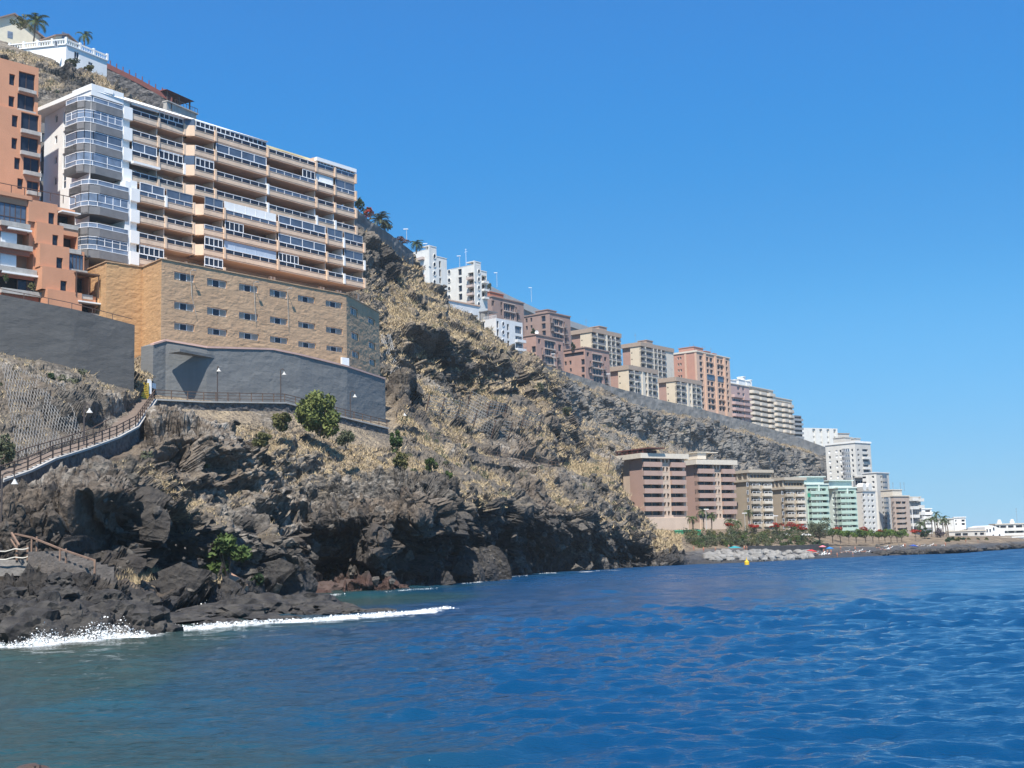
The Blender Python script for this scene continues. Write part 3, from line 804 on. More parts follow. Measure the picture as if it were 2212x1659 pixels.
# leaning flood-light brackets and cables on the podium front
w = Wall(pc[3], pc[4])
for q in ((1795, 1150, 1850, 1570, 'c2'), (1125, 1535, 1140, 1655, 'c3'), (1370, 1580, 1378, 1655, 'c3')):
    a, b = C(q[4], q[0], q[1]), C(q[4], q[2], q[3])
    u0, z0 = w.uv(*a); u1, z1 = w.uv(*b)
    m_ = MB(); m_.path([w.p(u0, z0, .25), w.p(u0, z0, .9)], .04); m_.path([w.p(u0, z0, .22), w.p(u0 + .2, z0 - 3, .22), w.p(u1, min(z1, z0 - 5), .22)], .03)
    w.box(m_, u0 - .2, u0 + .25, z0 - .03, z0 + .06, .75, .95)
    m_.build('lamp_bracket', CONC, T)
r = crect(w, 'c7', 350, 1510, 412, 1580)
m_ = MB(); w.box(m_, r[0], r[1], r[2], r[3], .2, .5, 0); m_.build('hatch', WHITE_ALU, T)

# ------------------------------------------------------------------ grey retaining walls along the path
def wall_run(name, label, pts, zb, thick, m, cat='wall', step=.4, amp=.05, capm=None, group=None):
    """pts: (x, ytop, Y) survey points along the wall top"""
    W3 = [at(*p) for p in pts]
    T = thing(name, (W3[0][0], W3[0][1], zb), label, cat, group)
    mb = MB()
    for a, b in zip(W3[:-1], W3[1:]):
        w = Wall(a, b); n = max(2, int(w.L / step)); nz_ = max(2, int((max(a[2], b[2]) - zb) / step))
        U, V = np.meshgrid(np.linspace(0, 1, n + 1), np.linspace(0, 1, nz_ + 1), indexing='ij')
        Zt = a[2] + (b[2] - a[2]) * U; Z = zb + (Zt - zb) * V
        q = np.stack([w.A[0] + w.t[0] * U * w.L, w.A[1] + w.t[1] * U * w.L, Z], -1).reshape(-1, 3)
        d = (fbm(q * np.array([.4, .4, .9]), 4, 301) * .7 + .4 * np.abs(fbm(q * np.array([1, 1, 2.2]), 3, 303))).reshape(U.shape) * amp
        d[0, :] *= 0; d[-1, :] *= 0
        P = q.reshape(*U.shape, 3); P[..., 0] += w.n[0] * d; P[..., 1] += w.n[1] * d
        k0 = len(mb.v); mb.v.extend(map(tuple, P.reshape(-1, 3)))
        for i in range(n):
            for j in range(nz_):
                k = k0 + i * (nz_ + 1) + j; mb.f.append((k, k + nz_ + 1, k + nz_ + 2, k + 1)); mb.m.append(0)
        mb.face([w.p(0, a[2]), w.p(w.L, b[2]), w.p(w.L, b[2], -thick), w.p(0, a[2], -thick)])
        mb.face([w.p(0, zb, -thick), w.p(w.L, zb, -thick), w.p(w.L, b[2], -thick), w.p(0, a[2], -thick)])
    w = Wall(W3[-2], W3[-1]); b = W3[-1]
    mb.face([w.p(w.L, zb), w.p(w.L, zb, -thick), w.p(w.L, b[2], -thick), w.p(w.L, b[2])])
    w = Wall(W3[0], W3[1]); b = W3[0]
    mb.face([w.p(0, zb), w.p(0, b[2]), w.p(0, b[2], -thick), w.p(0, zb, -thick)])
    mb.build('wall', m, T)
    if capm:
        c = MB()
        for a, b in zip(W3[:-1], W3[1:]):
            w = Wall(a, b)
            c.hexa([w.p(0, a[2], -.5), w.p(w.L, b[2], -.5), w.p(w.L, b[2], .12), w.p(0, a[2], .12), w.p(0, a[2] + .22, -.5), w.p(w.L, b[2] + .22, -.5), w.p(w.L, b[2] + .22, .12), w.p(0, a[2] + .22, .12)])
        c.build('coping', capm, T)
    return T, W3
TGL, W3 = wall_run('retaining_wall', 'tall charcoal sprayed-concrete retaining wall on the left below the orange building', [(-260, 585, 119), (0, 636, 126), (160, 668, 130), (291, 702, 134.5)], 8, 2.5, GREYD)
m_ = MB()
for (a, b) in zip(W3[:-1], W3[1:]):
    w = Wall(a, b); n = int(w.L / 2)
    for k in range(n):
        u = w.L * k / n; z = a[2] + (b[2] - a[2]) * k / n
        m_.bar(w.p(u, z, -.6), w.p(u, z + .75, -.6), .04)
    m_.bar(w.p(0, a[2] + .75, -.6), w.p(w.L, b[2] + .75, -.6), .045)
m_.build('railing', BROWN_METAL, TGL)
TGR, W3 = wall_run('retaining_wall', 'lighter grey folded retaining wall beside the railed path, with a flat canopy slab', [(331, 745, 143), (358, 737, 144.6), (447, 752, 147.5), (589, 756, 155), (648, 768, 158.5), (749, 793, 166), (832, 820, 176)], 17, 2.0, GREY,
                   capm=mat('pink_coping', (.55, .36, .30), .8, .1))
w = Wall(W3[2], W3[3])
# canopy: triangular slab with its point outwards
a, b = w.uv(366, 760), w.uv(481, 774)
m_ = MB(); zc = a[1]
m_.prism([w.p(a[0], 0, -.3)[:2], w.p(a[0] + .3, 0, 1.6)[:2], w.p(b[0], 0, -.3)[:2]], zc - .12, zc + .2)
m_.build('canopy', GREY, TGR)
# short return of ochre wall in the passage behind the yellow gate
T = thing('passage_wall', at(300, 860, 150), 'small ochre wall closing the passage between the two grey retaining walls', 'wall')
m_ = MB(); w = Wall(at(286, 800, 152), at(338, 800, 149)); w.box(m_, 0, w.L, 15, 27.2, -1, 0); m_.build('wall', POD_O, T)

# ------------------------------------------------------------------ orange stepped apartments
zo = 44.7
A = atz(0, 418, zo); A = at(0, 418, 140); zo = A[2]
T = thing('orange_apartments', A, 'terracotta orange stepped apartment house with planters above the charcoal wall', 'apartment house')
w = Wall(at(0, 418, 140), atz(160, 449, zo))
base = w
wl = MB(); trim = MB()
# left bay column with wide balconies, four floors
lb = [(0, 505, 262, 722), (-60, 740, 285, 925), (-60, 955, 325, 1150), (5, 1175, 372, 1365)]
ops = [crect(w, 'c2', *q) for q in lb]
u_r = [w.uv(*C('c2', x, y))[0] for x, y in ((545, 560), (585, 760), (622, 960), (662, 1160), (705, 1370))]
zs_ = [zo] + [w.uv(*C('c2', 480, y))[1] for y in (710, 915, 1135, 1350)] + [22.0]
u_l = w.uv(-260, 500)[0]
for k in range(5):
    z1, z0 = zs_[k], zs_[k + 1]
    ww = w.shift(.45 * k)
    lo = []
    if k < 4:
        q = ((460, 595, 517, 710), (497, 805, 552, 920), (535, 1020, 595, 1135), (573, 1240, 633, 1355))[k]
        sm = crect(ww, 'c2', *q); lo.append(sm)
    us = ww.uv(*C('c2', (265, 345, 380, 405, 460)[k], 900))[0]
    sheet(wl, ww, us, u_r[k], z0, z1, lo, .3)
    ww.box(wl, us, u_r[k], z1 - .1, z1, -3, -.002)
    wl.face([ww.p(us, z0), ww.p(us, z1), ww.p(us, z1, -4), ww.p(us, z0, -4)])
    wl.face([ww.p(u_r[k], z0), ww.p(u_r[k], z0, -5), ww.p(u_r[k], z1, -5), ww.p(u_r[k], z1)])
    for r in lo: window(T, ww, r, .25, BROWN_METAL, GLASS, 0, fw=.07)
lo = [(a, b, c, d) for a, b, c, d in ops]
u_s = w.uv(*C('c2', 300, 600))[0]
sheet(wl, w.shift(-.25), u_l, u_s + 2, 20, zo, lo, 1.6)
w.shift(-.25).box(wl, u_l, u_s, zo - .1, zo + .35, -6, .3)
# right balconies column
rb = [(548, 600, 714, 712), (585, 815, 760, 945), (622, 990, 815, 1140), (664, 1190, 850, 1370), (702, 1450, 908, 1545)]
ur2 = []
for k, q in enumerate(rb):
    ww = w.shift(-.9 + .45 * k)
    r = crect(ww, 'c2', *q)
    top = zs_[k] - .0
    u1 = ww.uv(*C('c2', (712, 740, 800, 850, 908)[k], q[1]))[0]
    sheet(wl, ww, u_r[k] - .2, u1, zs_[k + 1], top, [(r[0], u1 - .12, r[2], r[3])], 1.6)
    wl.face([ww.p(u1, zs_[k + 1]), ww.p(u1, zs_[k + 1], -6), ww.p(u1, top, -6), ww.p(u1, top)])
    ww.box(wl, u_r[k] - .3, u1, top - .12, top - .001, -5, -.001)
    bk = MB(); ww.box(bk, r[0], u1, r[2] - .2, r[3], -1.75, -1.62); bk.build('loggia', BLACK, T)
    pl = MB(); ww.box(pl, r[0] - .1, u1 + .15, r[2] - .55, r[2] - .02, -.1, .55); pl.build('planter', CONC, T)
    if k == 2: window(T, ww, (r[0], u1 - .1, r[2], r[3]), .1, WHITE_ALU if False else BROWN_METAL, GLASSM, 4)
    if k == 0 or k == 4:
        aw = MB(); ww.box(aw, r[0], u1 + .2, r[3] - .15, r[3] + .02, .0, 1.0); aw.build('awning', WHITE, T)
    if k == 3:
        pg = MB(); ww.box(pg, r[0], u1 + .5, r[3] - .06, r[3] + .1, 0, 1.5)
        for u in (r[0] + .05, u1 + .4): ww.box(pg, u - .05, u + .05, r[2] - .5, r[3] - .07, 1.35, 1.45)
        pg.build('pergola', BROWN_METAL, T)
for k, r in enumerate(ops):
    ww = w.shift(-.25)
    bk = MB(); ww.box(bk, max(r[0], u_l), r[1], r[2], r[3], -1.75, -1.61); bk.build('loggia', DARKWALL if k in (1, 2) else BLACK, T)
    pl = MB(); ww.box(pl, max(r[0], u_l), r[1] + .2, r[2] - .15, r[2] + .42, .0, .6); pl.build('planter', CONC, T)
    bd = MB(); ww.box(bd, max(r[0], u_l), r[1], r[2] - .75, r[2] - .16, .0, .25); bd.build('band', ORANGE_D, T)
    if k == 0: window(T, ww, (max(r[0], u_l), r[1], r[2] + .45, r[3]), .15, BROWN_METAL, GLASSM, 4, cross=.3)
    if k in (1, 3):
        aw = MB(); ww.box(aw, r[0] + (r[1] - r[0]) * .35 if k == 1 else r[0], r[1], r[3] - .2, r[3] + .02, .0, .7); aw.build('awning', WHITE, T)
    if k in (1, 2):
        s_ = MB(); u0 = u_l if r[0] < u_l else r[0]; ul = ww.uv(0, 560)[0]
        ww.box(s_, ul + .1, ul + 2.0, r[2] + .5, r[3] - .05, -.25, -.15)
        for j in range(9): ww.box(s_, ul + .15, ul + 1.95, r[2] + .55 + j * .16, r[2] + .63 + j * .16, -.15, -.1)
        s_.build('shutter', WHITE_ALU, T)
    if k == 3: window(T, ww, (r[0] + 2.2, r[1] - .1, r[2] + .5, r[3] - .2), .3, BROWN_METAL, GLASS, 1)
wl.build('wall', ORANGE, T)
# terrace railing on the step between the two orange volumes
m_ = MB(); railing(m_, w.shift(-.2), u_l, w.L + .3, zo + .35, zo + 1.35, 0, 14, mid=0); m_.build('railing', BROWN_METAL, T)

T2 = thing('orange_tower', at(0, 125, 149), 'taller terracotta orange apartment tower at the left edge with dark square windows', 'apartment tower')
zt = at(0, 125, 149)[2]
w = Wall(at(0, 125, 149), atz(83, 147, zt))
uL, wl = w.uv(-260, 300)[0], MB()
big = [(178, 690, 333, 850), (165, 897, 328, 1050), (200, 1078, 368, 1240), (195, 1302, 364, 1445), (222, 1498, 392, 1632)]
sml = [(88, 702, 143, 808), (82, 912, 137, 1012), (113, 1093, 170, 1203), (110, 1308, 164, 1412), (136, 1495, 192, 1605)]
bo, so_ = [], []
for q in big: bo.append(crect(w, 'c1', *q))
for q in sml: so_.append(crect(w, 'c1', *q))
extra = [crect(w, 'c2', 165, 270, 220, 370), crect(w, 'c2', 255, 300, 415, 400)]
uR = w.uv(*C('c1', 362, 900))[0]; uR2 = w.uv(*C('c1', 392, 1400))[0]
zmid = w.uv(*C('c1', 200, 1060))[1]
sheet(wl, w, uL, uR, zmid, zt, [bo[0], bo[1], so_[0], so_[1]], .4)
w2 = w.shift(.5); uR3 = w2.uv(*C('c1', 385, 1400))[0]
r2 = [crect(w2, 'c1', *q) for q in big[2:]] + [crect(w2, 'c1', *q) for q in sml[2:]] + [crect(w2, 'c2', 165, 270, 220, 370), crect(w2, 'c2', 255, 300, 415, 400)]
r2 = [(a, min(b, uR3 - .1), c, d) for a, b, c, d in r2]
sheet(wl, w2, uL, uR3, zo - 6, zmid, r2, .4)
w2.box(wl, uL, uR3, zmid - .1, zmid, -.5, -.001)
for ww, ue, za, zb in ((w, uR, zmid, zt), (w2, uR3, zo - 6, zmid)):
    wl.face([ww.p(ue, za), ww.p(ue, za, -9), ww.p(ue, zb, -9), ww.p(ue, zb)])
wl.face([w.p(uL, zt), w.p(uR, zt), w.p(uR, zt, -9), w.p(uL, zt, -9)])
wl.build('wall', ORANGE, T2)
for r in (bo[0], bo[1]): window(T2, w, r, .3, BROWN_METAL, GLASS, 1); s_ = MB(); w.box(s_, r[0] - .05, r[1] + .05, r[2] - .45, r[2] - .02, 0, .35); s_.build('planter', CONC, T2)
for r in (so_[0], so_[1]): window(T2, w, r, .3, BROWN_METAL, GLASS, 0)
for k, r in enumerate(r2):
    window(T2, w2, r, .3, BROWN_METAL, GLASS, 1 if k < 3 or k == 7 else 0)
    if k < 3 or k == 7: s_ = MB(); w2.box(s_, r[0] - .05, r[1] + .1, r[2] - .5, r[2] - .02, 0, .4); s_.build('planter', CONC, T2)

# ------------------------------------------------------------------ the big tan and white apartment block
ZR = 62.8
A, B = atz(198, 185, ZR), atz(758, 361, ZR)
F = Wall(A, B)
T = thing('apartment_block', (A[0], A[1], ZP), 'large tan and white apartment block with eight rows of railed balconies above the ochre podium', 'apartment block')
ztop = F.uv(313, 254)[1]; pitch = (ztop - F.uv(313, 521)[1]) / 6
ptop = [ztop - pitch * k for k in range(8)]         # parapet tops
ub = [F.uv(x, y)[0] for x, y in ((284, 250), (342, 268), (398, 285), (411, 290), (455, 305), (568, 340), (673, 372), (713, 383), (758, 400))]
FL = F.shift(1.15)
ubl = [FL.uv(x, y)[0] for x, y in ((299, 480), (357, 497), (418, 510), (430, 515), (474, 527), (590, 560), (696, 580), (733, 590), (777, 600))]
core, pink, slabs = MB(), MB(), MB()
u_w = F.uv(262, 400)[0]
# cores behind the balconies
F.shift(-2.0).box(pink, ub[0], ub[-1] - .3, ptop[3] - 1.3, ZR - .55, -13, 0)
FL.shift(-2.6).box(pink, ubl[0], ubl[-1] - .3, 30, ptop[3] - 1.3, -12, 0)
pink.build('wall', mat('shaded_loggia_plaster', (.46, .31, .22), .85, .08, .6), T)  # plaster set darker: the loggia shade is put into its colour
OFFS = [0, 0, None, .95, .95, .95, .95, .95]
encl = {(0, 1): 'f', (0, 3): 'f', (0, 4): 'f', (0, 6): 'f', (0, 7): 'f', (1, 4): 'g', (1, 5): 'h', (1, 6): 's', (1, 7): 'd', (2, 0): 'g', (2, 1): 'f', (2, 3): 'f', (3, 0): 'a',
        (4, 0): 'g', (4, 1): 'd', (4, 3): 'd', (4, 4): 'c', (4, 5): 'g', (4, 6): 'd', (4, 7): 'd', (5, 4): 'l', (5, 5): 'g', (5, 7): 'd', (6, 3): 'f', (6, 4): 'w', (6, 5): 'l', (7, 0): 'f', (7, 3): 'f', (0, 0): 'a0', (2, 7): None}
rng = random.Random(3)
for k in range(8):
    low = k >= 4
    W0, us = (FL, ubl) if low else (F, ub)
    zt_ = ptop[k]; zb_ = zt_ - .84; zr = zt_ + .68; zc = zt_ + pitch - .86
    if k == 0: zc = ZR - .55
    if k == 4: zc = ptop[3] - .9
    for b in range(8):
        if b == 2: continue
        u0, u1 = us[b], us[b + 1]
        ww = W0.shift(OFFS[b]); e = encl.get((k, b))
        tanm = TAN2 if b < 2 else TAN
        bal = MB()
        if not (k == 7 and b in (1, 4, 5, 6, 7)) or k < 7:
            # parapet with a slightly thicker lip, slab behind
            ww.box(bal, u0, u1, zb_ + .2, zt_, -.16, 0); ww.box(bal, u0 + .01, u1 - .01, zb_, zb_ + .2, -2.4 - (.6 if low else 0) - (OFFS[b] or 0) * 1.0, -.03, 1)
            ww.box(bal, u0, u1, zt_, zt_ + .05, -.2, .04)
        elif k == 7:
            ww.box(bal, u0, u1, zt_ - .4, zt_ - .1, -2.6, -.2)
            for u in (u0 + .3, u1 - .3): ww.box(bal, u - .18, u + .18, 33, zb_ + 2.0, -1.4, -1.0)
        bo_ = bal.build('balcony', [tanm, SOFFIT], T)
        if k == 7 and b in (1, 4, 5, 6, 7): continue
        if e != 'c0':
            rl = MB(); n = max(2, int(round((u1 - u0) / 1.55)))
            railing(rl, ww, u0 + .2, u1 - .05, zt_ + .05, zr, -.08, n, r=.03)
            rl.build('railing', WHITE_ALU, bo_)
            gp = MB(); ww.box(gp, u0 + .22, u1 - .07, zt_ + .12, zr - .1, -.10, -.085); gp.build('glass_panel', GLASS if rng.random() < .75 else GLASSM, bo_)
        # stub fin at the right end of each bay
        fin = MB(); ww.box(fin, u1 - .12, u1 + .2, zb_ + .1, zt_ + .78, -.3, .16); ww.box(fin, u1 - .05, u1 + .07, zb_ + .2, zc, -2.4, -.31)
        fin.build('fin', tanm if rng.random() < .9 else WHITE, bo_)
        # rooms behind: door and window in the back wall
        back = W0.shift(-1.96 if not low else -2.56)
        nb = max(1, int((u1 - u0) / 4.2))
        for j in range(nb):
            uc = u0 + (u1 - u0) * (j + .35) / nb
            window(T, back.shift(.04), (uc - .75, uc + .75, zb_ + .25, zb_ + 2.35), .02, WHITE_ALU, GLASS, 1, fw=.08, name='balcony_door')
        if (k, b) == (0, 5): continue
        if e in ('f', 'g', 'd', 'h', 'l'):
            a0, a1 = u0 + .22, u1 - .13
            if e == 'h': a0 = u0 + (u1 - u0) * .72
            if e == 'l': a1 = u0 + (u1 - u0) * (.36 if k == 5 else .42)
            n = max(1, int((a1 - a0) / (.85 if e in 'fhl' else 2.4)))
            window(T, ww, (a0, a1, zr - .02, zc - .04), .12, WHITE_ALU if e != 'd' else mat('grey_aluminium', (.3, .32, .34), .4, .05), {'f': GLASS, 'h': GLASS, 'l': GLASS, 'g': GLASSM, 'd': GLASSM}[e], n, cross=.86 if e == 'f' else False, fw=.075, name='glazing')
        if e == 's' or e == 'c' or e == 'w':
            s_ = MB(); ww.box(s_, u0 + .22, u1 - .13, zr if e != 'c' else zt_ + .7, zc - .02, -.25, -.2)
            nn = 14 if e == 's' else 5
            for j in range(1, nn):
                u = u0 + .22 + (u1 - u0 - .35) * j / nn
                ww.box(s_, u - .04, u + .04, zr, zc - .03, -.2, -.17)
            s_.build('shutter' if e != 'w' else 'curtain', WHITE if e != 'w' else mat('pale_blue_curtain', (.42, .50, .60), .8, .06), T)
        if e in ('a', 'a0'):
            s_ = MB(); ww.box(s_, u0, u1, zc - .32, zc - .02, -.1, .55 if e == 'a' else .15); s_.build('awning', WHITE, T)
    # the lit return where the facade steps forward
    ww = W0; u0, u1 = us[2], us[3]
    if k < 7:
        rt = MB(); rt.hexa([ww.p(u0, zb_, -.2), ww.p(u1, zb_, -.2), ww.p(u1, zb_, .95), ww.p(u0, zb_, .0), ww.p(u0, zt_ + .62, -.2), ww.p(u1, zt_ + .62, -.2), ww.p(u1, zt_ + .62, .95), ww.p(u0, zt_ + .62, .0)])
        rt.build('parapet_return', TAN, T)
        if encl.get((k, 1)) == 'f':
            g_ = MB(); g_.face([ww.p(u0, zt_ + .62, 0), ww.p(u1, zt_ + .62, .93), ww.p(u1, zc, .93), ww.p(u0, zc, 0)]); g_.build('glazing', GLASSM, T)
    # left end cheek of each balcony row
    ch = MB(); W0.box(ch, us[0] - 1.2, us[0] + .1, zb_ - .1, zt_ + .72, -.35, .12); W0.box(ch, us[0] - 1.1, us[0], zb_, zc, -2.2, -.36)
    ch.build('cheek_wall', WHITE, T)
# roof: white sloping fascia, then the set-back yellow penthouse
rf = MB()
u5 = ub[5]
rf.hexa([F.p(-.2, ZR - .6, -15), F.p(u5, ZR - .6, -15), F.p(u5, ZR - .6, 1.2), F.p(-.2, ZR - .6, .1), F.p(-.2, ZR - .15, -15), F.p(u5, ZR - .15, -15), F.p(u5, ZR + .0, -.4), F.p(-.2, ZR + .0, -.4)])
F.box(rf, ub[6], ub[8] + .1, ZR - 1.1, ZR - .55, -14, 1.15)
rf.build('roof', WHITE, T)
ph = MB(); F.shift(-2.0).box(ph, u5 - .1, ub[6] + 1.2, ptop[0] - .9, ZR - .1, -10, 0)
F.shift(-1.7).box(ph, u5 - .2, ub[6] + 1.4, ZR - .1, ZR + .12, -10, 0)
ph.build('penthouse', YELLOW, T)
sk = MB(); F.box(sk, ub[0], ub[8], ZR - .13, ZR + .12, -12, -6); sk.build('roof_edge', REDTILE, T)
aw = MB(); aw.hexa([F.p(u5 + .2, ZR - 1.0, -2), F.p(u5 + 4.4, ZR - 1.0, -2), F.p(u5 + 4.4, ZR - 1.5, -.4), F.p(u5 + .2, ZR - 1.5, -.4), F.p(u5 + .2, ZR - .94, -2), F.p(u5 + 4.4, ZR - .94, -2), F.p(u5 + 4.4, ZR - 1.44, -.4), F.p(u5 + .2, ZR - 1.44, -.4)]); aw.build('awning', WHITE, T)
# penthouse doors
for j in (.25, .5, .8):
    u = u5 + (ub[6] - u5) * j; window(T, F.shift(-1.94), (u - .7, u + .7, ptop[0] - .8, ptop[0] + 1.2), .03, WHITE_ALU, GLASS, 1, name='balcony_door')

# white corner part: side wall to the left, slate wrap-round balconies, front pillar
S = Wall(atz(97, 244, ZR), A)
wh = MB()
sw = []
for q in ((520, 1092, 545, 1162), (600, 1052, 634, 1195), (666, 1005, 692, 1075), (518, 1288, 543, 1358), (598, 1235, 634, 1390), (514, 1485, 538, 1552), (590, 1450, 628, 1590)):
    sw.append(crect(S, 'c1', *q))
for q in ((510, 258, 536, 330), (592, 215, 626, 362), (662, 385, 698, 500)):
    sw.append(crect(S, 'c2', *q))
sheet(wh, S, 0, S.L, 30, ZR, sw, .25)
zlow = ptop[3] - 1.25                           # lower half stands forward
F.box(wh, u_w, ub[0] - 1.2, zlow, ZR - .6, -3, .0)
FL.box(wh, FL.uv(270, 480)[0], ubl[0] - 1.2, 30, zlow, -3, .0)
wh.build('wall', WHITE, T, )
for r in sw: window(T, S, r, .2, WHITE_ALU, GLASS, 0, cross=(r[3] - r[2]) > 2)
lw = MB()
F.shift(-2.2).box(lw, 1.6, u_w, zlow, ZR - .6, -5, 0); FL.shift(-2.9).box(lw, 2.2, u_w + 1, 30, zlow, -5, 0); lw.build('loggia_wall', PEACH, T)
def rounded(W0, u1, off, r=1.7, lead=2.4, n=2):
    """plan of a wrap-round corner balcony: starts on the side wall, rounds the corner, runs along the front to u1"""
    a = W0.A - W0.n * 0
    pts = []
    c = W0.A + W0.n * (off - r) + W0.t * (r - 1.1)
    side = -W0.t
    pts.append(c + side * r - W0.n * lead)
    for j in range(n + 1):
        an = math.pi / 2 * j / n
        pts.append(c + side * r * math.cos(an) + W0.n * r * math.sin(an))
    pts.append(W0.A + W0.n * off + W0.t * u1)
    return pts
for k in range(8):
    low = k >= 4
    W0 = FL if low else F
    u1 = (u_w if not low else FL.uv(276, 480)[0]) - .02
    zt_ = ptop[k]; zb_ = zt_ - 1.0; zc = ptop[k - 1] - 1.05 if k else ZR - .6
    out = rounded(W0, u1, .15); inn = rounded(W0, u1, -.05, 1.3)
    bal = MB()
    for (p, q), (pi, qi) in zip(zip(out[:-1], out[1:]), zip(inn[:-1], inn[1:])):
        bal.hexa([(*p, zb_), (*q, zb_), (*qi, zb_), (*pi, zb_), (*p, zt_), (*q, zt_), (*qi, zt_), (*pi, zt_)])
    bal.prism([tuple(p) for p in inn] + [tuple(W0.A + W0.t * u1 - W0.n * 2.8)], zb_ + .02, zb_ + .22)
    bo_ = bal.build('corner_balcony', SLATE, T)
    mid = rounded(W0, u1, .05, 1.4)
    zr = zt_ + .62
    rl = MB()
    for p, q in zip(mid[:-1], mid[1:]):
        L = np.linalg.norm(q - p); n = max(1, int(L / 1.5))
        rl.bar((*p, zr), (*q, zr), .05)
        rl.bar((*p, zt_ + .08), (*q, zt_ + .08), .04)
        for j in range(n): rl.bar((*(p + (q - p) * j / n), zt_), (*(p + (q - p) * j / n), zr), .035)
    rl.build('railing', WHITE_ALU, bo_)
    gp = MB()
    for p, q in zip(mid[:-1], mid[1:]): gp.face([(*p, zt_ + .1), (*q, zt_ + .1), (*q, zr - .05), (*p, zr - .05)])
    gp.build('glass_panel', GLASSL, bo_)
    back = W0.shift(-2.15 if not low else -2.85)
    for uc in (1.7, 3.4):
        window(T, back, (uc - .7, uc + .7, zb_ + .25, zb_ + 2.3), -.04, WHITE_ALU, GLASS, 1, name='balcony_door')
    if k in (1, 2, 3, 5, 7):
        gz = MB(); gg = MB()
        for p, q in zip(mid[:-1], mid[1:]):
            L = np.linalg.norm(q - p); n = max(1, int(L / (1.0 if k in (1, 5, 7) else 1.6)))
            gz.bar((*p, zc - .05), (*q, zc - .05), .05)
            if k in (1, 7): gz.bar((*p, zc - .4), (*q, zc - .4), .035)
            for j in range(n + 1): gz.bar((*(p + (q - p) * j / n), zr), (*(p + (q - p) * j / n), zc), .045)
            gg.face([(*p, zr), (*q, zr), (*q, zc), (*p, zc)])
        g_ = gz.build('glazing', WHITE_ALU, T); gg.build('pane', GLASSL if k in (1, 3, 5) else GLASSM, g_)
# white head over the top corner balcony
hd = MB(); F.box(hd, -.1, u_w + .1, ZR - 1.25, ZR + .25, -4, .12); S.box(hd, 0, S.L - .1, ZR - .4, ZR + .2, -3, .1); hd.build('cornice', WHITE, T)
# slim glazed bay tower at the back left of the side wall
bt = MB(); gt = MB()
ctr = np.array(at(96, 300, 165.5)[:2]); z1b, z0b = at(92, 248, 165.5)[2], 34
for k in range(8):
    zt_ = z1b - 2.72 * k
    if zt_ < z0b + 2: break
    oc = [(ctr[0] + 1.15 * math.cos(a), ctr[1] + 1.15 * math.sin(a)) for a in np.linspace(0, 2 * math.pi, 9)[:-1]]
    bt.prism(oc, zt_ - 2.7, zt_ - 1.5); bt.prism(oc, zt_ - .25, zt_)
    for x, y in oc: bt.bar((x, y, zt_ - 1.5), (x, y, zt_ - .25), .09, 1)
    gt.prism([(ctr[0] + 1.05 * math.cos(a), ctr[1] + 1.05 * math.sin(a)) for a in np.linspace(0, 2 * math.pi, 9)[:-1]], zt_ - 1.5, zt_ - .25)
b_ = bt.build('bay_tower', [SLATE, WHITE_ALU], T); gt.build('pane', GLASSM, b_)

# ------------------------------------------------------------------ hilltop: white villa terrace, houses, red-banded wall, pavilion
zv = at(145, 97, 246)[2]
T = thing('villa_terrace', at(145, 140, 246), 'white villa terrace wall with balustrade on the hilltop', 'villa')
cA = at(143, 96, 246)
wr = Wall(cA, at(428 / 1.8517 / 1 * 1.0, 243 / 1.8517 * 1.0, 246) if False else atz(429 / 1.8517, 245 / 1.8517, zv))
wl_ = Wall(atz(-60, 118, zv), atz(60, 132, zv) if False else cA)
mb = MB()
ops = [crect(wr, 'c1', *q) for q in ((520, 385, 550, 440), (705, 490, 750, 560), (838, 590, 880, 615))]
sheet(mb, wr, 0, wr.L, zv - 13, zv, ops, .25)
wcrop = Wall(atz(-40, 116, zv), cA)
wcrop.box(mb, 0, wcrop.L, zv - 12, zv - .003, -.4, 0)
mb.face([wr.p(wr.L, zv - 13), wr.p(wr.L, zv - 13, -9), wr.p(wr.L, zv, -9), wr.p(wr.L, zv)])
mb.face([wcrop.p(0, zv - .01), wcrop.p(wcrop.L, zv - .01), wr.p(wr.L, zv - .01), wr.p(wr.L, zv - .01, -10), wcrop.p(0, zv - .01, -10)])
mb.build('wall', WHITE, T)
for r in ops: window(T, wr, r, .2, WHITE_ALU, GLASS, 1)
bl = MB()
for w_ in (wr, wcrop):
    w_.box(bl, 0, w_.L, zv + .0, zv + .25, -.5, .25); w_.box(bl, 0, w_.L, zv + 1.15, zv + 1.35, -.25, .12)
    n = int(w_.L / 3.0)
    for k in range(n + 1): w_.box(bl, w_.L * k / n - .2, w_.L * k / n + .2, zv + .25, zv + 1.65, -.28, .15)
    m = int(w_.L / .55)
    for k in range(m): w_.box(bl, w_.L * (k + .5) / m - .07, w_.L * (k + .5) / m + .07, zv + .25, zv + 1.15, -.14, .02)
bl.build('balustrade', WHITE, T)
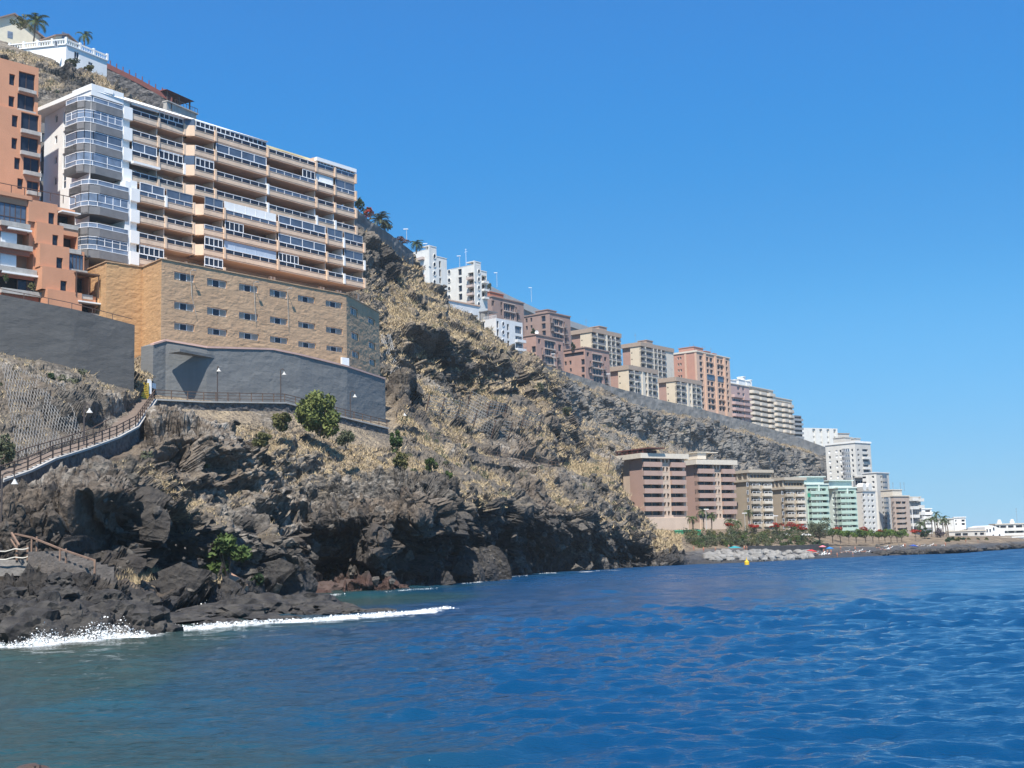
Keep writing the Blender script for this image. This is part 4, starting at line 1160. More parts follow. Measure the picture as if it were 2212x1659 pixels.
def gable(name, label, x, y, Y, ang, wd, ln, hw, hr, m, mr):
    c = at(x, y, Y)
    T = thing(name, c, label, 'house')
    ca, sa = math.cos(ang), math.sin(ang)
    P = lambda a, b, z: (c[0] + a * ca - b * sa, c[1] + a * sa + b * ca, c[2] + z)
    b = MB(); h = wd / 2
    b.hexa([P(-h, 0, -4), P(h, 0, -4), P(h, ln, -4), P(-h, ln, -4), P(-h, 0, hw), P(h, 0, hw), P(h, ln, hw), P(-h, ln, hw)])
    b.face([P(-h, 0, hw), P(h, 0, hw), P(0, 0, hw + hr)]); b.face([P(-h, ln, hw), P(0, ln, hw + hr), P(h, ln, hw)])
    b.build('wall', m, T)
    r = MB(); e = .7; k = hr / h
    for s in (-1, 1):
        r.hexa([P(0, -e, hw + hr), P(s * (h + e), -e, hw - e * k), P(s * (h + e), ln + e, hw - e * k), P(0, ln + e, hw + hr),
                P(0, -e, hw + hr + .3), P(s * (h + e), -e, hw - e * k + .3), P(s * (h + e), ln + e, hw - e * k + .3), P(0, ln + e, hw + hr + .3)])
    r.build('roof', mr, T)
    wn = MB(); wn.hexa([P(-1.2, -.06, .6), P(-.1, -.06, .6), P(-.1, .02, .6), P(-1.2, .02, .6), P(-1.2, -.06, 2.1), P(-.1, -.06, 2.1), P(-.1, .02, 2.1), P(-1.2, .02, 2.1)]); wn.build('window', GLASSL, T)
    return T
CREAM = mat('cream_plaster', (.62, .57, .45), .85, .06)
ROOFC = mat('grey_brown_tile', (.22, .16, .14), .85, .15, 2)
gable('gabled_house', 'cream gabled house with brown roof beside the big palm at the top left', 28, 90, 258, R_(42), 12, 10, 2.6, 3.4, CREAM, ROOFC)
gable('gabled_house', 'small cream gabled house peeking over the white balustrade', 258 / 1.0 * .985 * .5 * 1.0 + 0, 92, 262, R_(50), 9, 8, 1.2, 2.2, CREAM, REDTILE) if False else \
    gable('gabled_house', 'small cream gabled house peeking over the white balustrade', 143, 92, 262, R_(60), 5.5, 7, .5, 1.1, CREAM, ROOFC)
# red-topped stone wall running right
TW, W3 = wall_run('stone_wall', 'dark stone wall with a red painted parapet running right from the hilltop villa', [(231, 148, 247), (300, 182, 249), (372, 222, 251)], 88, 1.0, STONE, step=.6, amp=.35)
m_ = MB()
for a, b in zip(W3[:-1], W3[1:]):
    w = Wall(a, b); m_.hexa([w.p(0, a[2] + .01, -.3), w.p(w.L, b[2] + .01, -.3), w.p(w.L, b[2] + .01, .15), w.p(0, a[2] + .01, .15), w.p(0, a[2] + 1.1, -.3), w.p(w.L, b[2] + 1.1, -.3), w.p(w.L, b[2] + 1.1, .15), w.p(0, a[2] + 1.1, .15)])
    for k in range(5):
        u = w.L * (k + .5) / 5; z = a[2] + (b[2] - a[2]) * (k + .5) / 5; m_.bar(w.p(u, z + 1, -.1), w.p(u, z + 2.1, -.1), .12); w.box(m_, u - .12, u + .12, z + 1.1, z + 1.3, -.25, .05)
m_.build('parapet', mat('red_oxide_paint', (.15, .045, .038), .8, .12), TW)
T = thing('pavilion', at(385, 225, 251), 'open terrace pavilion with a dark red hipped roof on the ridge above the tan block', 'pavilion')
zp_ = at(385, 213, 251)[2]
w = Wall(at(362, 213, 250), at(410, 236, 256)); zp_ = at(362, 215, 250)[2] - .5
m_ = MB(); w.box(m_, -.2, w.L + 2, zp_ - 6, zp_, -4, 0)
w.box(m_, -.3, w.L + 2.4, zp_, zp_ + .25, -4.3, .3); m_.build('wall', CONC, T)
m_ = MB(); railing(m_, w, w.L * .3, w.L + 2.2, zp_ + .25, zp_ + 1.2, .2, 8); m_.build('railing', BROWN_METAL, T)
m_ = MB()
for u, o in ((.2, -.3), (w.L * .55, -.3), (w.L + .3, -.3), (w.L + .3, -3.5)): w.box(m_, u - .12, u + .12, zp_ + .25, zp_ + 2.5, o - .12, o + .12)
m_.build('post', BROWN_METAL, T)
m_ = MB(); q = [w.p(-.6, zp_ + 2.45, .4), w.p(w.L + 1, zp_ + 2.45, .4), w.p(w.L + 1, zp_ + 2.45, -4.4), w.p(-.6, zp_ + 2.45, -4.4)]
ap1, ap2 = w.p(w.L * .15, zp_ + 3.5, -2), w.p(w.L * .3, zp_ + 3.5, -2)
for f in ((q[0], q[1], ap2, ap1), (q[1], q[2], ap2), (q[2], q[3], ap1, ap2), (q[3], q[0], ap1), (q[3], q[2], q[1], q[0])): m_.face(f)
m_.build('roof', mat('dark_red_roof', (.14, .04, .035), .7, .15), T)
# ------------------------------------------------------------------ the town along the coast
def cols(w, c, y, *xs): return [(w.uv(*C(c, a, y))[0], w.uv(*C(c, b, y))[0]) for a, b in xs]
def rows(w, c, x, *ys): return [(w.uv(*C(c, x, b))[1], w.uv(*C(c, x, a))[1]) for a, b in ys]
def rowsn(w, c, x, y0, h, pitch, n):
    r0 = rows(w, c, x, (y0, y0 + h))[0]; r1 = rows(w, c, x, (y0 + pitch * (n - 1), y0 + pitch * (n - 1) + h))[0]
    return [(r0[0] + (r1[0] - r0[0]) * k / max(1, n - 1), r0[1] + (r1[1] - r0[1]) * k / max(1, n - 1)) for k in range(n)]
def grid(cs, rs): return [(*a, *b) for b in rs for a in cs]
def until(P, t, x, z):                                    # metres along t from P until the survey column x
    lo = np.linspace(0, 120, 2401); q = np.stack([P[0] + lo * t[0], P[1] + lo * t[1], np.full(len(lo), z)], 1)
    px, _ = project(q); return float(lo[np.argmin(np.abs(px - x))])
def block(name, label, cat, c, cx, cy, Y, xl, xr, yb, th=52, group=None, zb=None):
    """rectangular building from its near corner: right face along th, left face square to it"""
    x, y = C(c, cx, cy); P = at(x, y, Y); zt = P[2]
    zb = at(*C(c, cx, yb), Y)[2] if zb is None else zb
    a = R_(th); tR = np.array([math.cos(a), math.sin(a)]); tL = np.array([-tR[1], tR[0]])
    lr = until(P, tR, C(c, xr, 0)[0], zt); ll = until(P, tL, C(c, xl, 0)[0], zt)
    T = thing(name, (P[0], P[1], zb), label, cat, group)
    WR = Wall(P, P[:2] + tR * lr); WL_ = Wall(P, P[:2] + tL * ll)
    return T, WR, WL_, zt, zb
def body(T, WR, WL_, zt, zb, opsR, opsL, m, roofm=None, depth=.35, ext=3.0, mats=None, name='wall', rh=.35):
    mb = MB()
    sheet(mb, WR, 0, WR.L, zb - ext, zt, opsR, depth, 0)
    sheet(mb, WL_, 0, WL_.L, zb - ext, zt, opsL, depth, 1 if mats else 0)
    q = [WR.p(0, zt - .02), WR.p(WR.L, zt - .02), (*(WR.end() + WL_.t * WL_.L), zt - .02), WL_.p(WL_.L, zt - .02)]
    mb.face(q)
    far_ = [WR.end(), WR.end() + WL_.t * WL_.L, WL_.end()]
    for a, b in zip(far_[:-1], far_[1:]): mb.face([(*a, zb - ext), (*b, zb - ext), (*b, zt), (*a, zt)])
    o = mb.build(name, [m] + (mats or []), T)
    if roofm:
        r = MB(); e = .25
        WR.box(r, -e, WR.L + e, zt, zt + rh, -.5, e); WL_.box(r, .52, WL_.L + e, zt, zt + rh, -.5, e)
        r.build('parapet', roofm, T)
    return o
def wins(T, w, ops, mf, mg, depth=.35, mull=0, fw=.1):
    for r in ops: darkwin(T, w, r, depth, mf, mg, mull, fw=fw)
def porthole(T, w, u, z, r, mf, mg, oval=1.0):
    mb = MB(); n = 10
    pts = [(u + r * math.cos(2 * math.pi * k / n), z + oval * r * math.sin(2 * math.pi * k / n)) for k in range(n)]
    mb.face([w.p(a, b, .04) for a, b in pts], 1)
    for k in range(n):
        a, b = pts[k], pts[(k + 1) % n]; f = 1.28
        g = lambda q: (u + (q[0] - u) * f, z + (q[1] - z) * f)
        mb.face([w.p(*a, .16), w.p(*b, .16), w.p(*g(b), .16), w.p(*g(a), .16)]); mb.face([w.p(*g(a), 0), w.p(*g(b), 0), w.p(*g(b), .16), w.p(*g(a), .16)]); mb.face([w.p(*a, .02), w.p(*b, .02), w.p(*b, .16), w.p(*a, .16)])
    mb.build('window', [mf, mg], T)
def balconies(T, w, u0, u1, zs, h, proj, m, thick=.25, rail=None, rounded_=False, name='balcony', lip=.1):
    """zs: bottoms; solid parapet of height h standing proj metres out"""
    for z in zs:
        mb = MB()
        if rounded_:
            n = 5; r = min(proj, (u1 - u0) / 3); pl = []
            for k in range(n + 1): an = math.pi / 2 * k / n; pl.append((u0 + r - r * math.cos(an), proj - r + r * math.sin(an)))
            for k in range(n + 1): an = math.pi / 2 * k / n; pl.append((u1 - r + r * math.sin(an), proj - r + r * math.cos(an)))
            pl = [(u0, 0)] + pl + [(u1, 0)]
            mb.prism([w.p(a, 0, b)[:2] for a, b in pl], z, z + thick)
            for (a, b), (a2, b2) in zip(pl[:-1], pl[1:]):
                mb.hexa([w.p(a, z, b), w.p(a2, z, b2), w.p(a2, z, b2 - .15), w.p(a, z, b - .15), w.p(a, z + h, b), w.p(a2, z + h, b2), w.p(a2, z + h, b2 - .15), w.p(a, z + h, b - .15)])
        else:
            w.box(mb, u0, u1, z, z + thick, .003, proj - .16); w.box(mb, u0, u1, z, z + h, proj - .15, proj)
            w.box(mb, u0, u0 + .15, z + thick, z + h, .003, proj - .16); w.box(mb, u1 - .15, u1, z + thick, z + h, .003, proj - .16)
        o = mb.build(name, m, T)
        if rail:
            rl = MB(); railing(rl, w, u0 + .05, u1 - .05, z + h, z + h + .45, proj - .08, max(2, int((u1 - u0) / 1.6)), r=.05); rl.build('railing', rail, o)
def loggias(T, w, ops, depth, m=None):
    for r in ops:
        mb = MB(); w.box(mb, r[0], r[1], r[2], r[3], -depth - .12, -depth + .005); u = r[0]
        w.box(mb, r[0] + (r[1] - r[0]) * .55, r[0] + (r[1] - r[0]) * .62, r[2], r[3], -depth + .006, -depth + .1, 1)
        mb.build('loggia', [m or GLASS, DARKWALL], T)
def rooftop(T, w, items, m, name='roof_house'):
    for (u0, u1, z0, z1, o0, o1) in items:
        mb = MB(); w.box(mb, u0, u1, z0, z1, o0, o1); w.box(mb, u0 - .2, u1 + .2, z1, z1 + .25, o0 - .2, o1 + .2); mb.build(name, m, T)
def antenna(T, w, u, z, o, h, m):
    mb = MB(); mb.bar(w.p(u, z, o), w.p(u, z + h, o), .05); mb.bar(w.p(u - .6, z + h * .8, o), w.p(u + .6, z + h * .8, o), .04); mb.bar(w.p(u - .4, z + h * .95, o), w.p(u + .4, z + h * .95, o), .035)
    mb.build('antenna', m, T)

OFFW = mat('off_white_render', (.68, .67, .63), .85, .06, .5, streak=.2)
WGREY = mat('cool_white_render', (.62, .63, .64), .85, .06, .5, streak=.2)
PURP = mat('mauve_brown_render', (.30, .21, .18), .85, .08, .5, streak=.15)
PURP2 = mat('pink_mauve_render', (.37, .235, .195), .85, .08, .5, streak=.15)
PSILL = mat('mauve_light_trim', (.46, .38, .33), .85, .06)
BEIGE = mat('beige_render', (.62, .53, .40), .85, .06, .4, streak=.12)
BEIGE2 = mat('light_beige_trim', (.62, .56, .47), .85, .06)
BAND = mat('brown_roof_band', (.36, .28, .22), .85, .08)
PINK = mat('salmon_pink_render', (.45, .24, .18), .85, .06, .4, streak=.12)
PINK2 = mat('salmon_trim', (.56, .38, .28), .85, .06)
BLUSH = mat('blush_grey_render', (.50, .41, .37), .85, .06)
ROSE = mat('rose_render', (.47, .33, .30), .85, .06)
STONEW = mat('pale_stone_render', (.60, .53, .44), .85, .08, .6, streak=.15)
DGREY = mat('charcoal_render', (.16, .16, .17), .8, .1)
ROSEBR = mat('dusty_rose_wall', (.40, .265, .22), .85, .05, .4)
ROSEBR2 = mat('rose_beige_frame', (.54, .43, .345), .85, .06, .4)
ROSEB3 = mat('rose_parapet', (.40, .28, .235), .85, .06, .4)
KHAKI = mat('khaki_brown_render', (.37, .31, .235), .85, .05, .4)
KHAKI2 = mat('khaki_trim', (.46, .40, .32), .85, .06)
MINT = mat('mint_green_render', (.42, .55, .47), .85, .06, .4, streak=.1)
MINT2 = mat('pale_mint_render', (.60, .68, .62), .85, .06, .4, streak=.1)
PUTTY = mat('putty_grey_render', (.52, .50, .46), .85, .06, .4, streak=.1)
MGREY = mat('mid_grey_render', (.26, .275, .29), .8, .06)
ROCKW = mat('grey_shotcrete', (.235, .222, .205), .92, .25, .35, bump=.08, bscale=1.5, streak=.5)
MET = mat('grey_metal', (.22, .23, .25), .6, .1)

# --- two tall white towers with round windows
T, WR, WLf, zt, zb = block('white_tower', 'white tower with round windows, higher one of two beside the dark crag', 'apartment tower', 'd1', 500, 252, 352, 150, 712, 900, group='white towers with portholes')
us = cols(WR, 'd1', 480, (622, 645))[0]; zz = rows(WR, 'd1', 632, (435, 515), (537, 620), (640, 705), (725, 800))
ops = grid([us], zz)
zstep = WR.uv(*C('d1', 650, 395))[1]; ust = WR.uv(*C('d1', 592, 400))[0]
lo = [crect(WLf, 'd1', *q) for q in ((290, 335, 447, 412), (293, 440, 450, 522), (298, 545, 455, 622))]
mb = MB()
sheet(mb, WR, 0, ust, zb, zt, [], .3); sheet(mb, WR, ust, WR.L, zb, zstep, ops, .3)
mb.face([WR.p(ust, zstep), WR.p(ust, zstep, -8), WR.p(ust, zt, -8), WR.p(ust, zt)]); mb.face([WR.p(ust, zstep), WR.p(WR.L, zstep), WR.p(WR.L, zstep, -8), WR.p(ust, zstep, -8)])
sheet(mb, WLf, 0, WLf.L, zb, zt - .9, lo, 1.0)
WLf.box(mb, 0, WLf.L, zt - .9, zt - .8, -3, .05); mb.face([WLf.p(0, zt - .85), WLf.p(2.6, zt - 1.6, .02), WLf.p(3.6, zt - .9, .02)])
WR.box(mb, -.2, .5, zt - 6, zt + .25, -.1, .16); WR.box(mb, 0, ust, zt, zt + .25, -3, .1); WR.box(mb, ust + .01, WR.L, zstep, zstep + .2, -3, .1)
mb.build('wall', OFFW, T)
wins(T, WR, ops, DGREY, GLASS, .3); loggias(T, WLf, lo, .95)
for y in (378, 480, 583, 690): u, z = WR.uv(*C('d1', 565, y)); porthole(T, WR, u, z, .5, OFFW, GLASS, 1.25)
balconies(T, WLf, min(lo[0][:2]), max(lo[0][:2]), [r[2] - .55 for r in lo], .75, .9, BLUSH)
WT1 = T
T, WR, WLf, zt, zb = block('white_tower', 'white tower with round windows and stacked balconies, nearer the mauve blocks', 'apartment tower', 'd1', 1045, 440, 362, 718, 1195, 1030, group='white towers with portholes')
ust = WR.uv(*C('d1', 1128, 560))[0]; zstep = WR.uv(*C('d1', 1160, 562))[1]
lb = [crect(WR, 'd1', *q) for q in ((1137, 612, 1195, 690), (1138, 715, 1195, 785), (1140, 805, 1197, 880))]
ls = grid(cols(WLf, 'd1', 660, (855, 897)), rows(WLf, 'd1', 876, (530, 605), (628, 705), (730, 805), (830, 905), (930, 990)))
ll = grid(cols(WLf, 'd1', 760, (975, 1042)), rows(WLf, 'd1', 1010, (572, 640), (660, 735), (760, 832), (855, 930), (955, 1005)))
mb = MB(); fx = lambda rs: [(min(r[:2]), max(r[:2]), r[2], r[3]) for r in rs]
ls, ll, lb = fx(ls), fx(ll), fx(lb)
sheet(mb, WR, 0, ust, zb, zt, [], .3); sheet(mb, WR, ust, WR.L, zb, zstep, lb, 1.0)
mb.face([WR.p(ust, zstep), WR.p(ust, zstep, -8), WR.p(ust, zt, -8), WR.p(ust, zt)])
sheet(mb, WLf, 0, WLf.L, zb, zt - .9, ls + ll, .9)
WLf.box(mb, 0, WLf.L, zt - .9, zt - .8, -3, .05); WR.box(mb, 0, ust, zt, zt + .25, -3, .1); WR.box(mb, ust + .01, WR.L, zstep, zstep + .2, -3, .1); WR.box(mb, -.2, .5, zt - 6, zt + .25, -.1, .16)
mb.build('wall', OFFW, T)
wins(T, WLf, ls, DGREY, GLASS, .3); loggias(T, WLf, ll, .85); loggias(T, WR, lb, .95)
for y in (562, 658, 758, 858, 955): u, z = WR.uv(*C('d1', 1100, y)); porthole(T, WR, u, z, .5, OFFW, GLASS, 1.25)
for y in (568, 670, 770, 870): u, z = WLf.uv(*C('d1', 747, y)); porthole(T, WLf, u, z, .5, OFFW, GLASS, 1.25)
balconies(T, WLf, ll[0][0] - .2, ll[0][1], [r[2] - .5 for r in ll], .7, .9, BLUSH, rail=MET); balconies(T, WR, lb[0][0], lb[0][1], [r[2] - .4 for r in lb], .6, .9, OFFW, rail=MET)
antenna(T, WLf, WLf.L * .45, zt, -2, 5, WHITE_ALU)

# --- two lower white houses stepping down the slope
T, WR, WLf, zt, zb = block('white_house', 'low white house with one wide dark opening below the white towers', 'house', 'd1', 690, 905, 340, 684, 1105, 1240, th=50)
ops = fx([crect(WR, 'd1', *q) for q in ((755, 1010, 848, 1086), (930, 1048, 957, 1132), (1066, 1085, 1093, 1166), (1068, 1190, 1096, 1236))])
body(T, WR, WLf, zt, zb, ops, [], WGREY, PINK2); wins(T, WR, ops, DGREY, GLASS)
for y in (1085, 1190): u, z = WR.uv(*C('d1', 1010, y)); porthole(T, WR, u, z, .45, WGREY, GLASS, 1.25)
T, WR, WLf, zt, zb = block('white_house', 'white three-storey house with a railed roof terrace at the edge of the crag', 'house', 'd1', 1310, 1122, 336, 1108, 1628, 1500, th=50)
ops = fx(grid(cols(WR, 'd1', 1200, (1318, 1343)), rows(WR, 'd1', 1330, (1158, 1240), (1258, 1338), (1360, 1420))) + grid(cols(WR, 'd1', 1230, (1442, 1468)), rows(WR, 'd1', 1455, (1195, 1272), (1292, 1370), (1395, 1472))))
big = fx([crect(WR, 'd1', *q) for q in ((1540, 1222, 1620, 1310), (1545, 1342, 1624, 1400), (1548, 1425, 1630, 1505))])
lo = fx([crect(WLf, 'd1', 1130, 1176, 1168, 1252)])
body(T, WR, WLf, zt, zb, ops + big, lo, WGREY, None, ext=6)
wins(T, WR, ops, DGREY, GLASS); wins(T, WR, big, DGREY, GLASSM, mull=3); wins(T, WLf, lo, DGREY, GLASS)
for y in (1195, 1297, 1400): u, z = WR.uv(*C('d1', 1393, y)); porthole(T, WR, u, z, .45, WGREY, GLASS, 1.3)
balconies(T, WR, big[1][0] - .2, WR.L + .2, [big[1][2] - .5, big[2][2] - .5], .75, 1.0, WGREY, rail=MET)
rl = MB(); railing(rl, WLf, .1, WLf.L * .75, zt, zt + .9, -.2, 10); rl.build('railing', WHITE_ALU, T)
pg = MB(); WLf.box(pg, WLf.L * .45, WLf.L, zt + 2.3, zt + 2.5, -4, .2); 
for u in (WLf.L * .47, WLf.L * .95): WLf.box(pg, u - .1, u + .1, zt, zt + 2.3, -.2, 0)
pg.build('pergola', DGREY, T)

# --- mauve blocks
def mauve(label, c, cx, cy, Y, xl, xr, yb, R, L, big, m, slots, penth=None, th=52):
    T, WR, WLf, zt, zb = block('mauve_block', label, 'apartment block', c, cx, cy, Y, xl, xr, yb, th=th, group='mauve apartment blocks')
    Rr = fx([crect(WR, c, *q) for q in R]); Ll = fx([crect(WLf, c, *q) for q in L]); B = fx([crect(WR, c, *q) for q in big]); Sl = fx([crect(WR, c, *q) for q in slots])
    body(T, WR, WLf, zt, zb, Rr + B + Sl, Ll, m, PURP, ext=8)
    wins(T, WR, Rr, DGREY, GLASS); wins(T, WR, Sl, DGREY, GLASS); wins(T, WLf, Ll, DGREY, GLASS)
    for r in B:
        darkwin(T, WR, r, .25, PSILL, GLASS, 2 if r[1] - r[0] > 3 else 1, fw=.12)
        s = MB(); WR.box(s, r[0] - .15, r[1] + .15, r[2] - .35, r[2], .002, .35); WR.box(s, r[0] - .15, r[1] + .15, r[3], r[3] + .25, .002, .25); s.build('sill', PSILL, T)
    for r in Sl:
        b = MB(); WR.box(b, r[0] - .1, r[1] + .6, r[2] - .15, r[2] + .0, .002, .6); railing(b, WR, r[0] - .05, r[1] + .55, r[2], r[2] + .9, .55, 3); b.build('balcony', DGREY, T)
    return T, WR, WLf, zt, zb
T, WR, WLf, zt, zb = mauve('mauve apartment block with curved dark windows directly behind the white house', 'd1', 1262, 866, 392, 1200, 1642, 1150, [(1365, 930, 1386, 1000), (1367, 1015, 1388, 1090), (1260, 910, 1290, 975)],
      [], [(1405, 950, 1482, 1035), (1490, 965, 1532, 1050), (1408, 1050, 1484, 1138), (1492, 1066, 1534, 1150)], PURP, [(1548, 990, 1562, 1060), (1560, 1075, 1584, 1165)])
rooftop(T, WR, [(2, 9, zt, zt + 2.2, -7, -2.5)], ORANGE_D)
T, WR, WLf, zt, zb = mauve('mauve apartment block with a leafy roof corner, upper one right of the white house', 'd2', 545, 372, 408, 160, 850, 1000, [],
      [(192, 455, 221, 517), (262, 447, 290, 506), (195, 567, 224, 625), (266, 555, 293, 605), (425, 418, 486, 500), (430, 528, 488, 608), (437, 635, 491, 708)],
      [(600, 465, 682, 557), (690, 485, 737, 580), (606, 570, 686, 660), (697, 592, 741, 686), (612, 678, 744, 790)], PURP, [(560, 450, 578, 520), (563, 560, 585, 640), (757, 510, 772, 590), (765, 610, 790, 700), (772, 740, 805, 830)])
rooftop(T, WR, [(3, 8, zt, zt + 1.8, -8, -3)], PURP)
T, WR, WLf, zt, zb = mauve('mauve apartment block with a dish on its roof, in front at the parapet wall', 'd2', 345, 698, 388, 150, 742, 1300, [(378, 760, 414, 828), (676, 842, 722, 940)],
      [(283, 865, 343, 955), (288, 985, 344, 1075)], [(475, 790, 622, 900), (480, 906, 566, 1000), (580, 935, 627, 1025), (484, 1022, 617, 1130)], PURP2, [(430, 890, 446, 990), (440, 1010, 465, 1100), (653, 955, 670, 1035), (660, 1075, 690, 1160)])
d = MB()
pdish = WLf.p(.4, zt + .9, -1)
for k in range(8):
    a, b = 2 * math.pi * k / 8, 2 * math.pi * (k + 1) / 8
    d.face([pdish, tuple(np.array(pdish) + .75 * np.array([math.cos(a) * .8, -.35, math.sin(a)])), tuple(np.array(pdish) + .75 * np.array([math.cos(b) * .8, -.35, math.sin(b)]))])
d.bar(WLf.p(.4, zt, -1), pdish, .06); d.build('satellite_dish', WHITE, T)
T, WR, WLf, zt, zb = mauve('mauve apartment block with a deep shaded loggia under its roof, rightmost mauve one', 'd2', 1066, 888, 402, 750, 1425, 1500, [(1094, 955, 1132, 1015), (1352, 1025, 1388, 1085)],
      [(768, 1090, 798, 1148), (838, 1078, 869, 1138), (1012, 1055, 1064, 1138), (844, 1190, 873, 1242), (1016, 1166, 1064, 1250), (1020, 1282, 1064, 1342), (760, 960, 1050, 1012)], [(1180, 988, 1310, 1085), (1185, 1092, 1266, 1178), (1280, 1105, 1314, 1195), (1190, 1205, 1320, 1290), (1196, 1312, 1328, 1410)], PURP2, [(1140, 1080, 1160, 1165), (1120, 1180, 1150, 1260), (1336, 1125, 1352, 1210), (1343, 1235, 1380, 1310), (1360, 1340, 1400, 1420)])  # last left opening: dark pane painting in the loggia's shade

# --- tan blocks, two upper and two lower
def tanblock(label, c, cx, cy, Y, xl, xr, yb, colsR, y_col, x_row, y0, h, pitch, n, tower=None, lx=None, smallx=None, bow=None):
    T, WR, WLf, zt, zb = block('tan_block', label, 'apartment block', c, cx, cy, Y, xl, xr, yb, group='tan apartment blocks with dark windows')
    rs = rowsn(WR, c, x_row, y0, h, pitch, n)
    cs = fx([(*q, 0, 1) for q in cols(WR, c, y_col, *colsR)]); cs = [q[:2] for q in cs]
    ops = grid(cs, rs)
    us = WLf.L * .55
    small = [(u, u + .5, r[1] - .6, r[1] - .1) for r in rs for u in (us - .9,)]
    slit = [(us + .05, us + .45, r[1] - .9, r[1]) for r in rs]
    mb = MB()
    sheet(mb, WR, 0, WR.L, zb - 8, zt, ops, .55, 1)
    sheet(mb, WLf, 0, us, zb - 8, zt, small, .2, 0); sheet(mb, WLf.shift(-.6), us, WLf.L, zb - 8, zt, slit, .2, 2)
    mb.face([WLf.p(us, zb - 8), WLf.p(us, zb - 8, -.6), WLf.p(us, zt, -.6), WLf.p(us, zt)], 2)
    mb.face([WR.p(0, zt), WR.p(WR.L, zt), WR.p(WR.L, zt, -WLf.L), WR.p(0, zt, -WLf.L)], 2)
    mb.face([WR.p(WR.L, zb - 8), WR.p(WR.L, zb - 8, -WLf.L), WR.p(WR.L, zt, -WLf.L), WR.p(WR.L, zt)], 1)
    mb.build('wall', [BEIGE, BEIGE2, PURP2], T)
    b = MB(); 
    WR.box(b, -.25, WR.L + .25, zt - 1.3, zt + .25, -.5, .3); WLf.box(b, .55, WLf.L + .25, zt - 1.3, zt + .25, -.5, .3); b.build('roof_band', BAND, T)
    for i, r in enumerate(ops):
        darkwin(T, WR, r, .5, DGREY, GLASS, 1 if (r[1] - r[0]) > 1.4 else 0, fw=.12)
    wins(T, WLf, small, DGREY, GLASS, .2, fw=.05); wins(T, WLf.shift(-.6), slit, DGREY, GLASS, .2, fw=.05)
    for u0, u1 in cs:                                     # small railed ledges under the wide columns
        if u1 - u0 < 1.2: continue
        for r in rs:
            l = MB(); WR.box(l, u0 - .1, u1 + .1, r[0] - .18, r[0] + .0, .002, .5); WR.box(l, u0 - .05, u1 + .05, r[0] + .001, r[0] + .75, .42, .48, 1); l.build('balcony', [BEIGE2, DGREY], T)
    pi = MB()
    for (a, b_), (a2, b2) in zip(cs[:-1], cs[1:]): WR.box(pi, (b_ + a2) / 2 - .35, (b_ + a2) / 2 + .35, zb - 8, zt - 1.31, .002, .28)
    pi.build('pilaster', BEIGE2, T)
    if tower:
        u0, z1 = WR.uv(*C(c, tower[0], tower[1])); u1 = WR.uv(*C(c, tower[2], tower[1]))[0]
        rooftop(T, WR, [(min(u0, u1), max(u0, u1), zt + .25, max(z1, zt + 2), -6, -2)], BAND)
    antenna(T, WLf, WLf.L * .4, zt + .2, -2, 4, MET)
    return T, WR, WLf, zt, zb
tanblock('tan block with square roof hut, upper left of the four tan blocks', 'd2', 1170, 604, 452, 855, 1592, 1180, ((1176, 1236), (1256, 1360), (1408, 1437), (1460, 1500), (1522, 1584)), 800, 1200, 652, 80, 97, 5, (1345, 575, 1455))
tanblock('tan block with square roof hut, upper right of four beside the salmon tower', 'd2', 1886, 812, 478, 1605, 2370, 1400, ((1892, 1950), (1965, 2060), (2095, 2120), (2145, 2180), (2198, 2250)), 1000, 1915, 848, 75, 92, 5, (2040, 780, 2130))
tanblock('tan block standing on the parapet wall, lower left of the four tan blocks', 'd2', 1708, 1152, 428, 1425, 2132, 1560, ((1716, 1776), (1796, 1866), (1955, 1978), (1990, 2032), (2052, 2112)), 1250, 1745, 1188, 80, 99, 4)
tanblock('tan block standing on the parapet wall, lower right of the four tan blocks', 'd3', 486, 664, 455, 255, 805, 1000, ((489, 532), (548, 602), (655, 670), (690, 722), (740, 786)), 760, 510, 690, 62, 80, 4)

# --- salmon tower
T, WR, WLf, zt, zb = block('salmon_tower', 'tall salmon-pink apartment tower with red roof house, right of the tan blocks', 'apartment tower', 'd3', 745, 338, 500, 360, 1162, 1120)
rs = rowsn(WR, 'd3', 900, 408, 52, 75.5, 9)
cs = [q[:2] for q in fx([(*q, 0, 1) for q in cols(WR, 'd3', 700, (795, 832), (878, 912), (925, 962), (1018, 1046), (1060, 1086), (1122, 1150))])]
ops = grid(cs, rs)
lo = grid([(WLf.L * .5, WLf.L * .5 + .7), (WLf.L * .5 + 1.1, WLf.L * .5 + 1.8)], rs[:5]) + grid([(WLf.L * .78, WLf.L * .78 + .5), (WLf.L * .85, WLf.L * .85 + .5)], rs[:3])
lo = [(a, b, d - 1.1, d) for a, b, c_, d in lo]
body(T, WR, WLf, zt, zb, ops, lo, PINK2, None, .45, 6, [PINK])
wins(T, WR, ops, DGREY, GLASS, .4); wins(T, WLf, lo, MINT2, GLASS, .3)
pi = MB()
for x in (855, 988, 1100):
    u = WR.uv(*C('d3', x, 700))[0]
    for du in (-.55, .25): WR.box(pi, u + du, u + du + .4, zb - 6, zt - .3, .002, .6)
WLf.box(pi, WLf.L * .33, WLf.L * .33 + .8, zb - 6, zt - .3, .002, .35); WLf.box(pi, .0, .9, zb - 6, zt - .3, .002, .2); pi.build('pilaster', PINK2, T)
bn = MB(); WR.box(bn, cs[1][0] - .2, cs[4][1] + .2, rs[3][0] - .2, rs[3][1] + .2, -.3, .12); bn.build('glazed_band', GLASSM, T)
